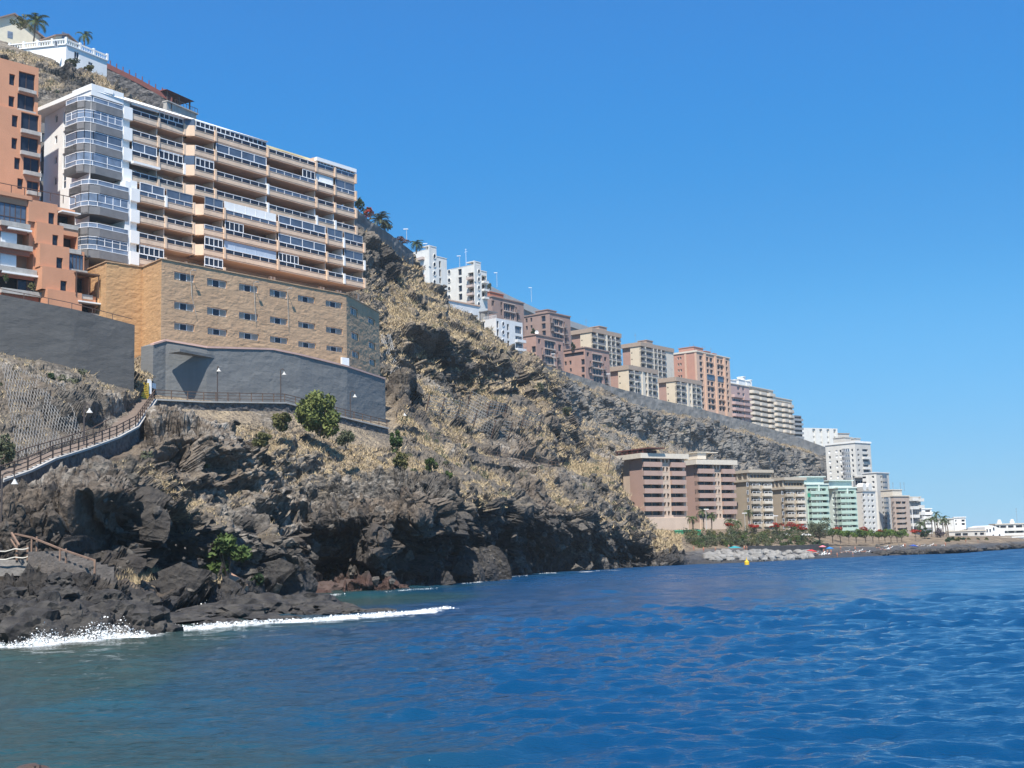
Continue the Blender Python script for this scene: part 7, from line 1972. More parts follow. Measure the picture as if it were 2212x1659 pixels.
for k in range(len(PP) - 1):
    a, b = PP[k], PP[k + 1]; w = Wall(a, b)
    if (w.n @ np.array([.75, -.66])) < 0: w.n = -w.n
    n = max(2, int(w.L / .5)); hgt = 2.6 if k < 7 else 2.2
    U, V = np.meshgrid(np.linspace(0, 1, n + 1), np.linspace(0, 1, 7), indexing='ij')
    zt_ = a[2] + (b[2] - a[2]) * U; q = np.stack([w.A[0] + w.t[0] * U * w.L, w.A[1] + w.t[1] * U * w.L, zt_ - hgt * V - .02], -1).reshape(-1, 3)
    c_, e_ = cells(q * 2.4, 77); d = (.02 + .13 * c_ - .10 * (1 - sstep(0, .2, e_)) + .12 + .12 * V.ravel()).reshape(U.shape)
    P = q.reshape(*U.shape, 3); P[..., 0] += w.n[0] * d; P[..., 1] += w.n[1] * d
    b0 = len(mb.v); mb.v.extend(map(tuple, P.reshape(-1, 3)))
    for i in range(n):
        for j in range(6): kk = b0 + i * 7 + j; mb.f.append((kk, kk + 7, kk + 8, kk + 1)); mb.m.append(0)
    if k >= 1:
        hz = .12 if k < 7 else .1
        cp.hexa([w.p(0, a[2] - .06, -.25), w.p(w.L, b[2] - .06, -.25), w.p(w.L, b[2] - .06, .32), w.p(0, a[2] - .06, .32), w.p(0, a[2] + hz, -.25), w.p(w.L, b[2] + hz, -.25), w.p(w.L, b[2] + hz, .32), w.p(0, a[2] + hz, .32)])
mb.build('wall', STONE, T); cp.build('coping', mat('pale_concrete_edge', (.40, .39, .37), .9, .12), T)
def path_rail(label, i0, i1, gap=1.9, h=1.12, off=0.05, three=True):
    T = thing('path_railing', PP[i0], label, 'railing')
    rs_ = MB()
    for k in range(i0, i1):
        a, b = PP[k], PP[k + 1]; L = np.linalg.norm(b - a); n = max(1, int(round(L / gap)))
        for j in range(n + (k == i1 - 1)):
            p = a + (b - a) * j / n; ps = MB(); ps.bar(p, p + [0, 0, h + .06], .07, sides=4); ps.build('post', RAILWOOD, T)
        for f in ((.38, .7, 1.0) if three else (.5, 1.0)):
            rs_.bar(a + [0, 0, h * f], b + [0, 0, h * f], .055 if f == 1 else .04, sides=4)
    rs_.build('rail', RAILWOOD, T)
path_rail('brown timber railing climbing beside the cliff stairs', 0, 7)
path_rail('brown timber railing along the level path under the grey wall', 7, 11)
# inner handrail of the stairs
T = thing('path_railing', inner[2], 'brown handrail on the inland side of the cliff stairs', 'railing'); ps = MB()
for k in range(1, 6):
    a, b = inner[k] * .96 + PP[k] * .04, inner[k + 1] * .96 + PP[k + 1] * .04
    ps.bar(a + [0, 0, 1.0], b + [0, 0, 1.0], .05)
    for j in range(3): p = a + (b - a) * j / 3; ps.bar(p, p + [0, 0, 1.0], .05)
ps.build('rail', RAILWOOD, T)
# lower fence running on along the slope
T = thing('slope_fence', at(950, 958, 184), 'low dark fence running along the slope right of the grey wall', 'fence'); ps = MB()
fp = [surf(x, y) for x, y in ((930, 948), (985, 962), (1038, 984), (1110, 996), (1185, 1008), (1215, 1012))]
for a, b in zip(fp[:-1], fp[1:]):
    n = 4
    for j in range(n): p = a + (b - a) * j / n; ps.bar(p, p + [0, 0, 1.0], .05)
    ps.bar(a + [0, 0, 1.0], b + [0, 0, 1.0], .05); ps.bar(a + [0, 0, .5], b + [0, 0, .5], .04)
ps.build('rail', RAILWOOD, T)

LAMPM = mat('lamp_post_brown', (.07, .055, .05), .6, .1); SHADE = mat('lamp_shade_grey', (.50, .50, .48), .5, .05)
def lamp(label, head, base, Y, k=1.0):
    b = at(*base, Y); hd = at(*head, Y)
    T = thing('path_lamp', b, label, 'street lamp', 'goose-neck lamps along the cliff path')
    dx = hd - b; horiz = np.array([dx[0], dx[1], 0]); r = np.linalg.norm(horiz) / 2; t = horiz / max(1e-6, 2 * r)
    top = hd[2] + .35 * k
    m_ = MB(); m_.bar(b - [0, 0, .4], [b[0], b[1], top], .07 * k, sides=6); 
    P = [np.array([b[0], b[1], top]) + t * r * (1 - math.cos(a)) + np.array([0, 0, r * math.sin(a)]) for a in np.linspace(0, math.pi, 9)] + [hd + np.array([0, 0, .1])]
    m_.path(P, .05 * k, sides=5); m_.build('post', LAMPM, T)
    s = MB(); n = 12; R = .30 * k
    for j in range(n):
        a0, a1 = 2 * math.pi * j / n, 2 * math.pi * (j + 1) / n; q = lambda a, rr, z: (hd[0] + rr * math.cos(a), hd[1] + rr * math.sin(a), hd[2] + z)
        s.face([q(a0, R, -.2 * k), q(a1, R, -.2 * k), q(a1, .10, .05 * k), q(a0, .10, .05 * k)]); s.face([q(a0, .1, .05 * k), q(a1, .1, .05 * k), q(a1, .06, .22 * k), q(a0, .06, .22 * k)]); s.face([q(a0, R, -.2 * k), q(a0, R * .2, -.2 * k), q(a1, R * .2, -.2 * k), q(a1, R, -.2 * k)])
    s.build('lamp_shade', SHADE, T)
for l, h, b, Y in (('goose-neck lamp in the passage behind the yellow gate', (1107, 660), (1062, 760), 147), ('goose-neck lamp in front of the triangular canopy shadow', (1613, 700), (1603, 925), 146.5), ('goose-neck lamp at the fold of the lighter grey wall', (2095, 725), (2070, 935), 154),
                   ('goose-neck lamp by the netted slope above the stairs', (660, 1000), (618, 1215), 109), ):
    lamp(l, C('c4', *h), C('c4', *b), Y)
lamp('near goose-neck lamp at the left edge, biggest of all', C('c4', 108, 1525), C('c5', 5, 640), 75, .72)
lamp('goose-neck lamp before the right end of the lighter grey wall', C('c6', 773, 522), C('c6', 742, 700), 163); lamp('goose-neck lamp beyond the end of the lighter grey wall', C('c6', 1140, 660), C('c6', 1085, 775), 178)

# yellow scaffold gate, notice boards
YEL = mat('yellow_paint', (.72, .48, .03), .5, .08)
T = thing('yellow_gate', at(*C('c4', 1060, 905), 139.5), 'yellow metal ladder-like gate closing the top of the stairs', 'gate')
w = Wall(at(*C('c4', 1036, 905), 139.5), at(*C('c4', 1092, 905), 140.5)); z0, z1 = at(*C('c4', 1060, 908), 139.7)[2], at(*C('c4', 1060, 790), 139.7)[2]
m_ = MB()
for u in (0, w.L * .5, w.L): w.box(m_, u - .06, u + .06, z0, z1, -.06, .06)
m_.build('post', YEL, T); m_ = MB()
for j in range(9): z = z0 + (z1 - z0) * (j + .1) / 9; w.box(m_, .06, w.L - .06, z, z + .12, .061, .1)
m_.build('bar', YEL, T)
T = thing('notice_board', at(*C('c4', 1100, 860), 140.5), 'white notice board right of the yellow gate', 'sign')
w = Wall(at(*C('c4', 1086, 850), 140.6), at(*C('c4', 1116, 850), 141)); zc = at(*C('c4', 1100, 828), 140.8)[2]
m_ = MB(); w.box(m_, 0, w.L, zc - .75, zc + .9, -.05, .05); m_.build('panel', WHITE_ALU, T); m_ = MB(); w.box(m_, w.L * .4, w.L * .6, zc - 2.2, zc - .75, -.04, .04); m_.build('post', BROWN_METAL, T)
T = thing('notice_board', at(*C('c4', 1134, 830), 142), 'small pale blue sign on the corner of the lighter grey wall', 'sign')
w = Wall(at(*C('c4', 1122, 818), 141.2), at(*C('c4', 1148, 818), 142)); zc = at(*C('c4', 1134, 818), 141.6)[2]
m_ = MB(); w.box(m_, 0, w.L, zc - .3, zc + .3, -.04, .04); m_.build('panel', mat('pale_blue_sign', (.45, .56, .66), .5, .04), T); m_ = MB(); w.box(m_, w.L * .4, w.L * .6, zc - 1.5, zc - .3, -.03, .03); m_.build('post', BROWN_METAL, T)

# ------------------------------------------------------------------ rockfall nets
WIRE = mat('pale_steel_wire', (.42, .41, .39), .5, .05, metal=.2)
def net(label, quad, nu, nv, r, lift=.35, dbl=True):
    """quad: four survey corners (tl, tr, br, bl); cables hang just off the rock"""
    A = np.array(quad, float); g = np.zeros((nu + 1, nv + 1, 3))
    for i in range(nu + 1):
        for j in range(nv + 1):
            a, b = i / nu, j / nv
            q = (A[0] * (1 - a) + A[1] * a) * (1 - b) + (A[3] * (1 - a) + A[2] * a) * b
            g[i, j] = surf(*q)
    g = blur(g, 2)
    d = g - CAM; d /= np.linalg.norm(d, axis=2, keepdims=True); g = g - d * lift
    T = thing('rockfall_net', g[nu // 2, nv], label, 'safety net'); m_ = MB()
    s = 2
    for i0 in range(-nv, nu + 1, s):
        for j in range(nv):
            for sg in ((1, -1) if dbl else (1,)):
                i = i0 + j if sg > 0 else nu - (i0 + j); i2 = i + sg
                if 0 <= i <= nu and 0 <= i2 <= nu: m_.bar(g[i, j], g[i2, j + 1], r, sides=3)
    m_.build('mesh', WIRE, T)
P4 = lambda c, *q: [C(c, *p) for p in q]
net('wire rockfall net draped over the rock under the charcoal wall', P4('c4', (5, 640), (470, 800), (620, 1200), (130, 1350)), 44, 22, .017, .45)
net('steep wire rockfall net right of the ochre podium', P4('c7', (715, 1290), (800, 1300), (915, 1655), (722, 1655)), 16, 22, .04, .6)
def postfence(label, pts_, h=3.0):
    P = [surf(*q) for q in pts_]; T = thing('rockfall_fence', P[0], label, 'fence'); m_ = MB()
    tops = [p + np.array([.9, -.5, h]) for p in P]
    for p, t in zip(P, tops): m_.bar(p, t, .09, sides=4)
    m_.build('post', BROWN_METAL, T); m_ = MB()
    for f in np.linspace(.1, 1, 7):
        for k in range(len(P) - 1): m_.bar(P[k] * (1 - f) + tops[k] * f, P[k + 1] * (1 - f) + tops[k + 1] * f, .025, sides=3)
    for k in range(len(P) - 1):
        for f in np.linspace(0, 1, 9): m_.bar(P[k] * (1 - f) + P[k + 1] * f, tops[k] * (1 - f) + tops[k + 1] * f, .02, sides=3)
    m_.build('mesh', WIRE, T)
postfence('rockfall fence of leaning posts on the slope right of the grey wall', P4('c6', (1290, 660), (1400, 680), (1520, 700), (1640, 760), (1780, 830), (1900, 850)))
postfence('rockfall fence of leaning posts high on the slope below the crag', P4('c6', (1600, 620), (1740, 690), (1860, 710), (2000, 760), (2120, 790)))
postfence('rockfall fence beside the left rose-brown block', P4('d4', (90, 590), (200, 620), (330, 660)), 4.0)

# ------------------------------------------------------------------ timber stairs at the lower left
TIMB = mat('weathered_timber', (.27, .17, .115), .85, c2=(.17, .11, .08), scale=2)
def c5(x, y, Y): return at(*C('c5', x, y), Y)
T = thing('timber_handrail', c5(240, 740, 70), 'weathered timber handrail going down the rocks at the lower left', 'railing')
rl = [c5(110, 618, 71), c5(235, 645, 70), c5(460, 735, 67.5), c5(700, 815, 65)]
m_ = MB()
for a, b in zip(rl[:-1], rl[1:]): m_.bar(a, b, .06, sides=4)
m_.build('rail', TIMB, T)
for k, (p, du) in enumerate(((rl[1], .0), (rl[1], .28), (rl[2], -.12), (rl[2], .2), (rl[3], 0))):
    m_ = MB(); q = p + np.array([du, 0, 0]); m_.bar(q - [0, 0, 1.5], q + [0, 0, .06], .06 if k < 4 else .075, sides=4); m_.build('post', TIMB, T)
T = thing('timber_handrail', c5(110, 760, 70), 'short sloping timber rail at the head of the lower stairs', 'railing')
m_ = MB(); m_.bar(c5(85, 612, 71), c5(140, 705, 69.5), .075, sides=4); m_.bar(c5(80, 660, 71), c5(128, 735, 69.5), .05, sides=4); m_.build('rail', TIMB, T)
for x0 in (125, 205):
    m_ = MB(); m_.bar(c5(x0, 830, 69.5), c5(x0, 705, 69.5), .075, sides=4); m_.build('post', TIMB, T)
T = thing('rope_barrier', c5(60, 790, 69.2), 'pale rope barrier of two sagging ropes on the lower left platform', 'rope barrier')
for y0, y1, y2 in ((745, 728, 722), (805, 790, 782)):
    m_ = MB(); P = [c5(x, y, 69.3) for x, y in ((-60, y0 - 6), (0, y0 + 2), (40, y0 + 3), (80, y0 - 8), (112, y1), (135, y1 + 4), (165, y1 + 6), (190, y1 + 2), (210, y2))]
    m_.path(P, .035, sides=5); m_.build('rope', mat('pale_rope', (.62, .58, .50), .9, .1), T)
T = thing('stone_steps', c5(400, 850, 68), 'rough dark stone steps below the timber handrail', 'steps'); m_ = MB()
for k in range(8):
    a = c5(265 + 48 * k, 735 + 17 * k, 69.6 - .42 * k)
    m_.box((a[0] + .5, a[1] + .5, a[2] - .6), (2.0, 1.6, 1.0), .3)
m_.build('step', mat('dark_stone_step', (.13, .115, .105), .95, .25, 2, bump=.05), T)
T = thing('stone_steps', c5(60, 830, 70), 'grey stone landing behind the rope barrier', 'steps'); m_ = MB()
for k in range(3): a = c5(50, 800 + 22 * k, 70.6 - .5 * k); m_.box((a[0] - .5, a[1] + .4, a[2] - .35), (4.4, .9, .55), .05)
m_.build('step', mat('grey_stone_landing', (.22, .205, .19), .95, .2, 2, bump=.04), T)
# sandy red slab and strip of dry grass at the cliff foot
T = thing('red_slab', surf(*C('c5', 1700, 980)), 'tilted reddish earth slab at the cliff foot below the leafy bush', 'rock slab')
q = [surf(*C('c5', x, y)) + np.array([0, -.9, .4]) for x, y in ((1590, 945), (1640, 890), (1800, 985), (1875, 1025), (1780, 1050), (1690, 1050))]
m_ = MB(); c_ = sum(q) / 6
m_.face(q)
for a, b in zip(q, q[1:] + q[:1]): m_.face([a, b, b - np.array([0, -.6, 1.0]), a - np.array([0, -.6, 1.0])])
m_.build('slab', mat('reddish_earth', (.36, .215, .145), .95, .15, 1.2, bump=.06), T)
r = np.random.RandomState(31); L_ = []
for k in range(1500):
    x, y = r.uniform(930, 1580), r.uniform(865, 985)
    if y < 880 + 70 * abs((x - 1245) / 330) ** 2 * .2: continue
    if k % 6 == 0: base_ = surf(*C('c5', x, y))
    else: base_ = base_ + np.array([r.normal() * .18, r.normal() * .18, 0])
    for j in range(5):
        h = r.uniform(.22, .5); b = base_ + np.array([r.normal() * .1, r.normal() * .1, -.06]); a = r.rand() * 6.28; s_ = np.array([math.cos(a), math.sin(a), 0]) * .025
        L_.append([b - s_, b + s_, b + np.array([r.normal() * .12, r.normal() * .12, h])])
o = quads_mesh('dry_grass', np.array(L_), STRAW, None); tag(o, 'band of straw grass on the low terrace above the boulders', 'grass', kind='stuff')

# ------------------------------------------------------------------ the beach: wall, people, parasols, cars, buoy
T = thing('promenade_wall', at(*C('d7', 1100, 548), 285), 'low dark wall between the garden slope and the beach', 'wall')
m_ = MB(); pw = [at(*C('d7', x, y), Y) for x, y, Y in ((800, 556, 268), (1100, 552, 278), (1480, 540, 292), (1700, 520, 305))]
for a, b in zip(pw[:-1], pw[1:]): w = Wall(a, b); m_.hexa([w.p(0, a[2] - 1.5, -.5), w.p(w.L, b[2] - 1.5, -.5), w.p(w.L, b[2] - 1.5, 0), w.p(0, a[2] - 1.5, 0), w.p(0, a[2] + .9, -.5), w.p(w.L, b[2] + .9, -.5), w.p(w.L, b[2] + .9, 0), w.p(0, a[2] + .9, 0)])
m_.build('wall', mat('dark_lava_wall', (.07, .068, .068), .9, .2, 1.5, bump=.1), T)
T = thing('white_wall', at(*C('d7', 690, 372), 300), 'low white garden wall in front of the left khaki block', 'wall')
m_ = MB(); w = Wall(at(*C('d7', 605, 378), 298), at(*C('d7', 770, 380), 304)); z = at(*C('d7', 690, 370), 301)[2]; w.box(m_, 0, w.L, z - 1.6, z + .35, -.3, 0); m_.build('wall', WHITE, T)
for k, (x, l) in enumerate(((95, 'green recycling container below the left rose-brown block, left one'), (190, 'green recycling container below the rose-brown blocks, right one'))):
    p = at(*C('d7', x, 372), 296); T = thing('recycling_container', p - [0, 0, 1], l, 'container')
    m_ = MB(); m_.prism([(p[0] - 2, p[1]), (p[0] + 2, p[1]), (p[0] + 2, p[1] + 1.6), (p[0] - 2, p[1] + 1.6)], p[2] - 1.2, p[2] + .6); m_.build('body', mat('green_plastic', (.02, .22, .12), .5, .05), T)
    m_ = MB(); m_.prism([(p[0] - 2.1, p[1] - .1), (p[0] + 2.1, p[1] - .1), (p[0] + 2.1, p[1] + 1.7), (p[0] - 2.1, p[1] + 1.7)], p[2] + .6, p[2] + .85); m_.build('lid', mat('green_lid', (.03, .30, .17), .5, .05), T)
CARC = [WHITE_ALU, mat('silver_car_paint', (.45, .46, .48), .3, .03), WHITE_ALU, mat('dark_car_paint', (.06, .07, .09), .3, .05), WHITE_ALU, WHITE_ALU]
for k, x in enumerate((905, 968, 1050, 1160, 1225, 1455)):
    p = at(*C('d7', x, 402), 318); T = thing('parked_car', p, 'parked %s car, %s in the row behind the flame trees' % (('white', 'silver', 'white', 'dark', 'white', 'white')[k], ('leftmost', 'second', 'third', 'fourth', 'fifth', 'rightmost')[k]), 'car', 'cars parked behind the flame trees')
    pr = [(-2.1, .35), (2.1, .35), (2.15, .8), (1.35, .95), (.75, 1.45), (-.9, 1.48), (-1.7, 1.0), (-2.1, .9)]
    m_ = MB(); n = len(pr); m_.face([(p[0] + a, p[1], p[2] + b) for a, b in pr]); m_.face([(p[0] + a, p[1] + 1.7, p[2] + b) for a, b in pr][::-1])
    for j in range(n): a, b = pr[j], pr[(j + 1) % n]; m_.face([(p[0] + a[0], p[1], p[2] + a[1]), (p[0] + a[0], p[1] + 1.7, p[2] + a[1]), (p[0] + b[0], p[1] + 1.7, p[2] + b[1]), (p[0] + b[0], p[1], p[2] + b[1])])
    m_.build('body', CARC[k], T)
    m_ = MB(); m_.face([(p[0] + a, p[1] - .02, p[2] + b) for a, b in ((-1.45, .98), (1.05, .98), (.68, 1.38), (-.85, 1.4))]); m_.build('window', GLASS, T)
    T.scale = (.55,) * 3
    for dx in (-1.3, 1.3):
        m_ = MB(); cc = [(p[0] + dx + .33 * math.cos(a), p[2] + .33 + .33 * math.sin(a)) for a in np.linspace(0, 6.28, 11)[:-1]]; m_.face([(a, p[1] - .05, b) for a, b in cc]); m_.face([(a, p[1] + .2, b) for a, b in cc][::-1])
        for j in range(10): a, b = cc[j], cc[(j + 1) % 10]; m_.face([(a[0], p[1] - .05, a[1]), (a[0], p[1] + .2, a[1]), (b[0], p[1] + .2, b[1]), (b[0], p[1] - .05, b[1])])
        m_.build('wheel', BLACK, T)
def parasol(label, c, x, y, Y, m, r=1.3, tilt=0.0, h=2.1):
    b = surf(*C(c, x, y)) if Y is None else at(*C(c, x, y), Y)
    T = thing('parasol', b, label, 'beach parasol'); top = b + np.array([tilt, 0, h]); s = MB(); n = 10
    for j in range(n):
        a0, a1 = 2 * math.pi * j / n, 2 * math.pi * (j + 1) / n
        e = lambda a: (top[0] + r * math.cos(a), top[1] + r * math.sin(a), top[2] - .55 - tilt * math.cos(a) * .5)
        s.face([tuple(top), e(a0), e(a1)]); s.face([e(a0), (e(a0)[0], e(a0)[1], e(a0)[2] - .15), (e(a1)[0], e(a1)[1], e(a1)[2] - .15), e(a1)])
    T.scale = (.62,) * 3; s.build('canopy', m, T); s = MB(); s.bar(b - [0, 0, .2], top, .04); s.build('pole', WHITE_ALU, T)
parasol('large red parasol near the water on the dark beach', 'd7', 1505, 612, None, mat('red_canvas', (.55, .04, .04), .7, .05), 1.9, .5); parasol('pink parasol farther up the dark beach', 'd7', 1630, 562, None, mat('pink_canvas', (.75, .22, .27), .7, .05), 1.4)
parasol('bright blue parasol right of the pink one', 'd7', 1712, 580, None, mat('blue_canvas', (.02, .20, .55), .7, .05), 1.5); parasol('dark blue parasol low on the rocks at the far beach', 'd6', 560, 1090, None, mat('navy_canvas', (.02, .07, .35), .7, .05), 1.7, .3, 1.5)
parasol('teal sunshade by the promenade left of the pale rocks', 'd7', 665, 575, None, mat('teal_canvas', (.03, .30, .33), .7, .05), 2.2, 0, 2.0)
SKIN = mat('tanned_skin', (.42, .22, .14), .6, .1); CLO = [mat('red_cloth', (.5, .05, .05), .8), mat('blue_cloth', (.05, .12, .4), .8), mat('white_cloth', (.75, .74, .7), .8), mat('dark_cloth', (.04, .04, .05), .8)]
def figure_mesh(pose):
    J = {'hip': (0, 0, .92), 'chest': (0, 0, 1.30), 'neck': (0, 0, 1.48), 'head': (0, -.02, 1.62), 'crown': (0, 0, 1.72), 'ls': (-.19, 0, 1.40), 'le': (-.27, .02, 1.12), 'lh': (-.26, -.08, .86), 'rs': (.19, 0, 1.40), 're': (.27, .02, 1.12), 'rh': (.26, -.08, .86),
         'lk': (-.11, -.03, .50), 'lf': (-.12, .02, .08), 'lt': (-.12, -.16, .03), 'rk': (.12, -.02, .50), 'rf': (.13, .03, .08), 'rt': (.13, -.15, .03)}
    if pose == 1:
        for k_ in J: x_, y_, z_ = J[k_]; J[k_] = (x_, z_ - .9, .16 + max(0, -y_) * .5 + (.28 if k_ in ('lk', 'rk') else 0) + (.18 if k_ in ('head', 'crown', 'neck') else 0))
    Rd = {'hip': .16, 'chest': .17, 'neck': .065, 'head': .105, 'crown': .085, 'ls': .07, 'le': .05, 'lh': .04, 'rs': .07, 're': .05, 'rh': .04, 'lk': .075, 'lf': .05, 'lt': .04, 'rk': .075, 'rf': .05, 'rt': .04}
    ks = list(J); E = [('hip', 'chest'), ('chest', 'neck'), ('neck', 'head'), ('head', 'crown'), ('chest', 'ls'), ('ls', 'le'), ('le', 'lh'), ('chest', 'rs'), ('rs', 're'), ('re', 'rh'), ('hip', 'lk'), ('lk', 'lf'), ('lf', 'lt'), ('hip', 'rk'), ('rk', 'rf'), ('rf', 'rt')]
    me = bpy.data.meshes.new('body'); me.from_pydata([J[k_] for k_ in ks], [(ks.index(a), ks.index(b)) for a, b in E], [])
    o = bpy.data.objects.new('body', me); col.objects.link(o); md = o.modifiers.new('skin', 'SKIN')
    for i, k_ in enumerate(ks): me.skin_vertices[0].data[i].radius = (Rd[k_],) * 2
    me.skin_vertices[0].data[0].use_root = True
    sb = o.modifiers.new('sub', 'SUBSURF'); sb.levels = 1; sb.render_levels = 1
    dg = bpy.context.evaluated_depsgraph_get(); dg.update(); out = bpy.data.meshes.new_from_object(o.evaluated_get(dg))
    bpy.data.objects.remove(o, do_unlink=True)
    return out
FIG = [figure_mesh(0), figure_mesh(1)]
rng = random.Random(77)
SPOTS = [('d7', 1500, 625, 0), ('d7', 1525, 622, 0), ('d7', 1645, 590, 0), ('d7', 1690, 605, 0), ('d7', 1730, 600, 0), ('d7', 1560, 590, 1), ('d7', 1585, 602, 1), ('d7', 1700, 612, 1), ('d7', 1830, 560, 0), ('d7', 1850, 585, 1), ('d7', 1900, 580, 1), ('d7', 1935, 582, 1),
         ('d7', 1995, 560, 0), ('d7', 2030, 565, 1), ('d7', 2080, 578, 1), ('d7', 2100, 575, 1), ('d7', 1970, 628, 0), ('d7', 1790, 632, 0), ('d7', 450, 580, 0), ('d7', 215, 562, 0), ('d7', 310, 575, 0), ('d7', 770, 560, 0), ('d7', 800, 562, 0), ('d7', 590, 548, 0),
         ('d6', 40, 1090, 1), ('d6', 90, 1110, 1), ('d6', 150, 1120, 1), ('d6', 230, 1110, 0), ('d6', 440, 1075, 0), ('d6', 465, 1075, 0), ('d6', 660, 1050, 1), ('d6', 870, 1050, 1), ('d6', 900, 1052, 1), ('d6', 1040, 1060, 0), ('d6', 1350, 1010, 0), ('d6', 1530, 1010, 0)]
for k, (c, x, y, ps) in enumerate(SPOTS):
    p = surf(*C(c, x, y))
    T = thing('person', p + np.array([0, 0, .02]), ('person in swimwear standing on the beach', 'person in swimwear lying on the beach')[ps], 'person', ('people standing on the beach', 'people lying on the beach')[ps])
    T.scale = (.62,) * 3; T.rotation_euler = (0, 0, rng.uniform(-1, 1) + (math.pi / 2 if ps else 0))
    o = bpy.data.objects.new('body', FIG[ps]); col.objects.link(o); o.parent = T
    if not FIG[ps].materials: FIG[ps].materials.append(SKIN)
    s = MB(); ww = wloc(T)
    if ps == 0: s.prism([(ww[0] + .205 * math.cos(a), ww[1] + .15 * math.sin(a)) for a in np.linspace(0, 6.28, 9)[:-1]], ww[2] + .74, ww[2] + 1.02)
    else: s.prism([(ww[0] + .2 * math.cos(a), ww[1] + .02 + .16 * math.sin(a)) for a in np.linspace(0, 6.28, 9)[:-1]], ww[2] + .03, ww[2] + .36)
    s.build('swimwear', rng.choice(CLO), T)
for k in range(22):
    c, x, y = [('d7', rng.uniform(1540, 1700), rng.uniform(590, 612)), ('d7', rng.uniform(1820, 2150), rng.uniform(565, 590)), ('d6', rng.uniform(50, 420), rng.uniform(1060, 1110)), ('d6', rng.uniform(600, 1100), rng.uniform(1040, 1065))][k % 4]
    p = surf(*C(c, x, y)); T = thing('sun_lounger', p, 'white sun lounger on the beach', 'sun lounger', 'white sun loungers on the beach'); a = rng.uniform(-.6, .6)
    m_ = MB(); m_.box((p[0], p[1], p[2] + .32), (1.3, .65, .08), a); ca, sa = math.cos(a), math.sin(a)
    m_.hexa([(p[0] + dx * ca - dy * sa, p[1] + dx * sa + dy * ca, p[2] + z) for dx, dy, z in ((.65, -.32, .28), (1.15, -.32, .75), (1.15, .32, .75), (.65, .32, .28), (.62, -.32, .36), (1.1, -.32, .82), (1.1, .32, .82), (.62, .32, .36))]); m_.build('bed', WHITE, T)
    T.scale = (.62,) * 3
    for dx in (-.55, .55): m_ = MB(); m_.box((p[0] + dx * ca, p[1] + dx * sa, p[2] + .13), (.06, .6, .3), a); m_.build('leg', WHITE_ALU, T)
b = W0(*C('d7', 795, 716)); T = thing('buoy', b, 'yellow mooring buoy floating off the beach', 'buoy')
s = MB(); prf = [(-.3, .25), (0, .42), (.5, .42), (.65, .25), (.85, .1), (1.0, .1)]; n = 12
for (z0, r0), (z1, r1) in zip(prf[:-1], prf[1:]):
    for j in range(n): a0, a1 = 2 * math.pi * j / n, 2 * math.pi * (j + 1) / n; s.face([(b[0] + r0 * math.cos(a0), b[1] + r0 * math.sin(a0), z0), (b[0] + r0 * math.cos(a1), b[1] + r0 * math.sin(a1), z0), (b[0] + r1 * math.cos(a1), b[1] + r1 * math.sin(a1), z1), (b[0] + r1 * math.cos(a0), b[1] + r1 * math.sin(a0), z1)])
s.build('float', YEL, T); s = MB(); s.bar((b[0], b[1], .95), (b[0], b[1], 1.3), .05); s.build('mast', YEL, T)

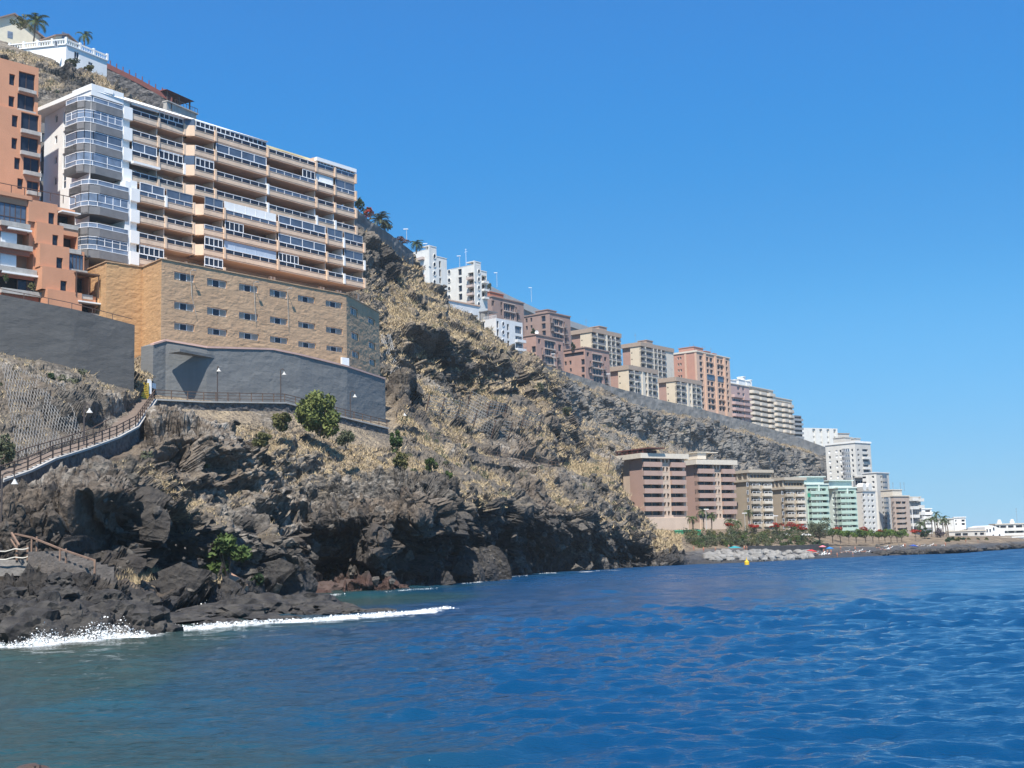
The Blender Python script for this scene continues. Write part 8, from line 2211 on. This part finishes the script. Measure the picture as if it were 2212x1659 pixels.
# street lamps on the skyline road and by the flats
def street_lamp(label, head, base, Y, group, arm=.9):
    hd, b = at(*head, Y), at(*base, Y); T = thing('street_lamp', b, label, 'street lamp', group)
    m_ = MB(); m_.bar(b, (b[0], b[1], hd[2]), .075, sides=5, w2=.05); m_.bar((b[0], b[1], hd[2]), (hd[0], hd[1], hd[2] + .1), .045, sides=4); m_.build('post', SHADE, T)
    m_ = MB(); m_.box((hd[0], hd[1], hd[2] + .1), (arm * 1.3, .35, .16)); m_.build('lamp_head', WHITE_ALU, T)
for k, (h, b, Y, l) in enumerate((((220, 55), (232, 190), 300, 'above the retaining wall plants'), ((455, 230), (466, 300), 345, 'behind the higher white tower'), ((860, 378), (872, 520), 380, 'between the white towers and their aerial'), ((1305, 580), (1322, 750), 415, 'at the top of the pale road wall'), ((1722, 760), (1738, 930), 450, 'halfway down the pale road wall'))):
    street_lamp('thin street lamp on the skyline %s' % l, C('d1', *h), C('d1', *b), Y, 'street lamps on the skyline')
for h, b, Y, l in (((345, 108), (350, 335), 298, 'in front of the rose-brown pair'), ((768, 150), (780, 360), 306, 'left of the tall thin palm'), ((1112, 180), (1125, 300), 312, 'in front of the right khaki block')): street_lamp('street lamp post %s' % l, C('d7', *h), C('d7', *b), Y, 'street lamps before the flats')
for h, b, Y, l in (((600, 985), (615, 1160), 376, 'before the lower front mauve block'), ((1410, 1280), (1425, 1440), 405, 'beside the rightmost mauve block'), ((1828, 1398), (1845, 1560), 420, 'before the lower left tan block')): street_lamp('street lamp on the parapet road %s' % l, C('d2', *h), C('d2', *b), Y, 'street lamps on the parapet road')
T = thing('flag_pole', at(*C('d6', 570, 850), 400), 'tall white pole in front of the dark balcony block', 'pole'); m_ = MB(); a, b = at(*C('d6', 572, 850), 400), at(*C('d6', 540, 470), 400); m_.bar(a, (a[0], a[1], b[2]), .16, sides=6, w2=.1); m_.build('pole', WHITE_ALU, T)

# ------------------------------------------------------------------ air
HAZE = True
if HAZE:
    hb = MB(); hb.hexa([(-900, -60, -6.5), (1100, -60, -6.5), (1100, 3100, -6.5), (-900, 3100, -6.5), (-900, -60, 130), (1100, -60, 130), (1100, 3100, 130), (-900, 3100, 130)])
    m = bpy.data.materials.new('thin_sea_haze'); m.use_nodes = True; m.node_tree.nodes.clear()
    vo = m.node_tree.nodes.new('ShaderNodeVolumePrincipled'); ou = m.node_tree.nodes.new('ShaderNodeOutputMaterial')
    vo.inputs['Color'].default_value = (.86, .95, 1, 1); vo.inputs['Density'].default_value = .00016; vo.inputs['Anisotropy'].default_value = .2
    m.node_tree.links.new(vo.outputs[0], ou.inputs['Volume'])
    tag(hb.build('haze', m), kind='stuff')
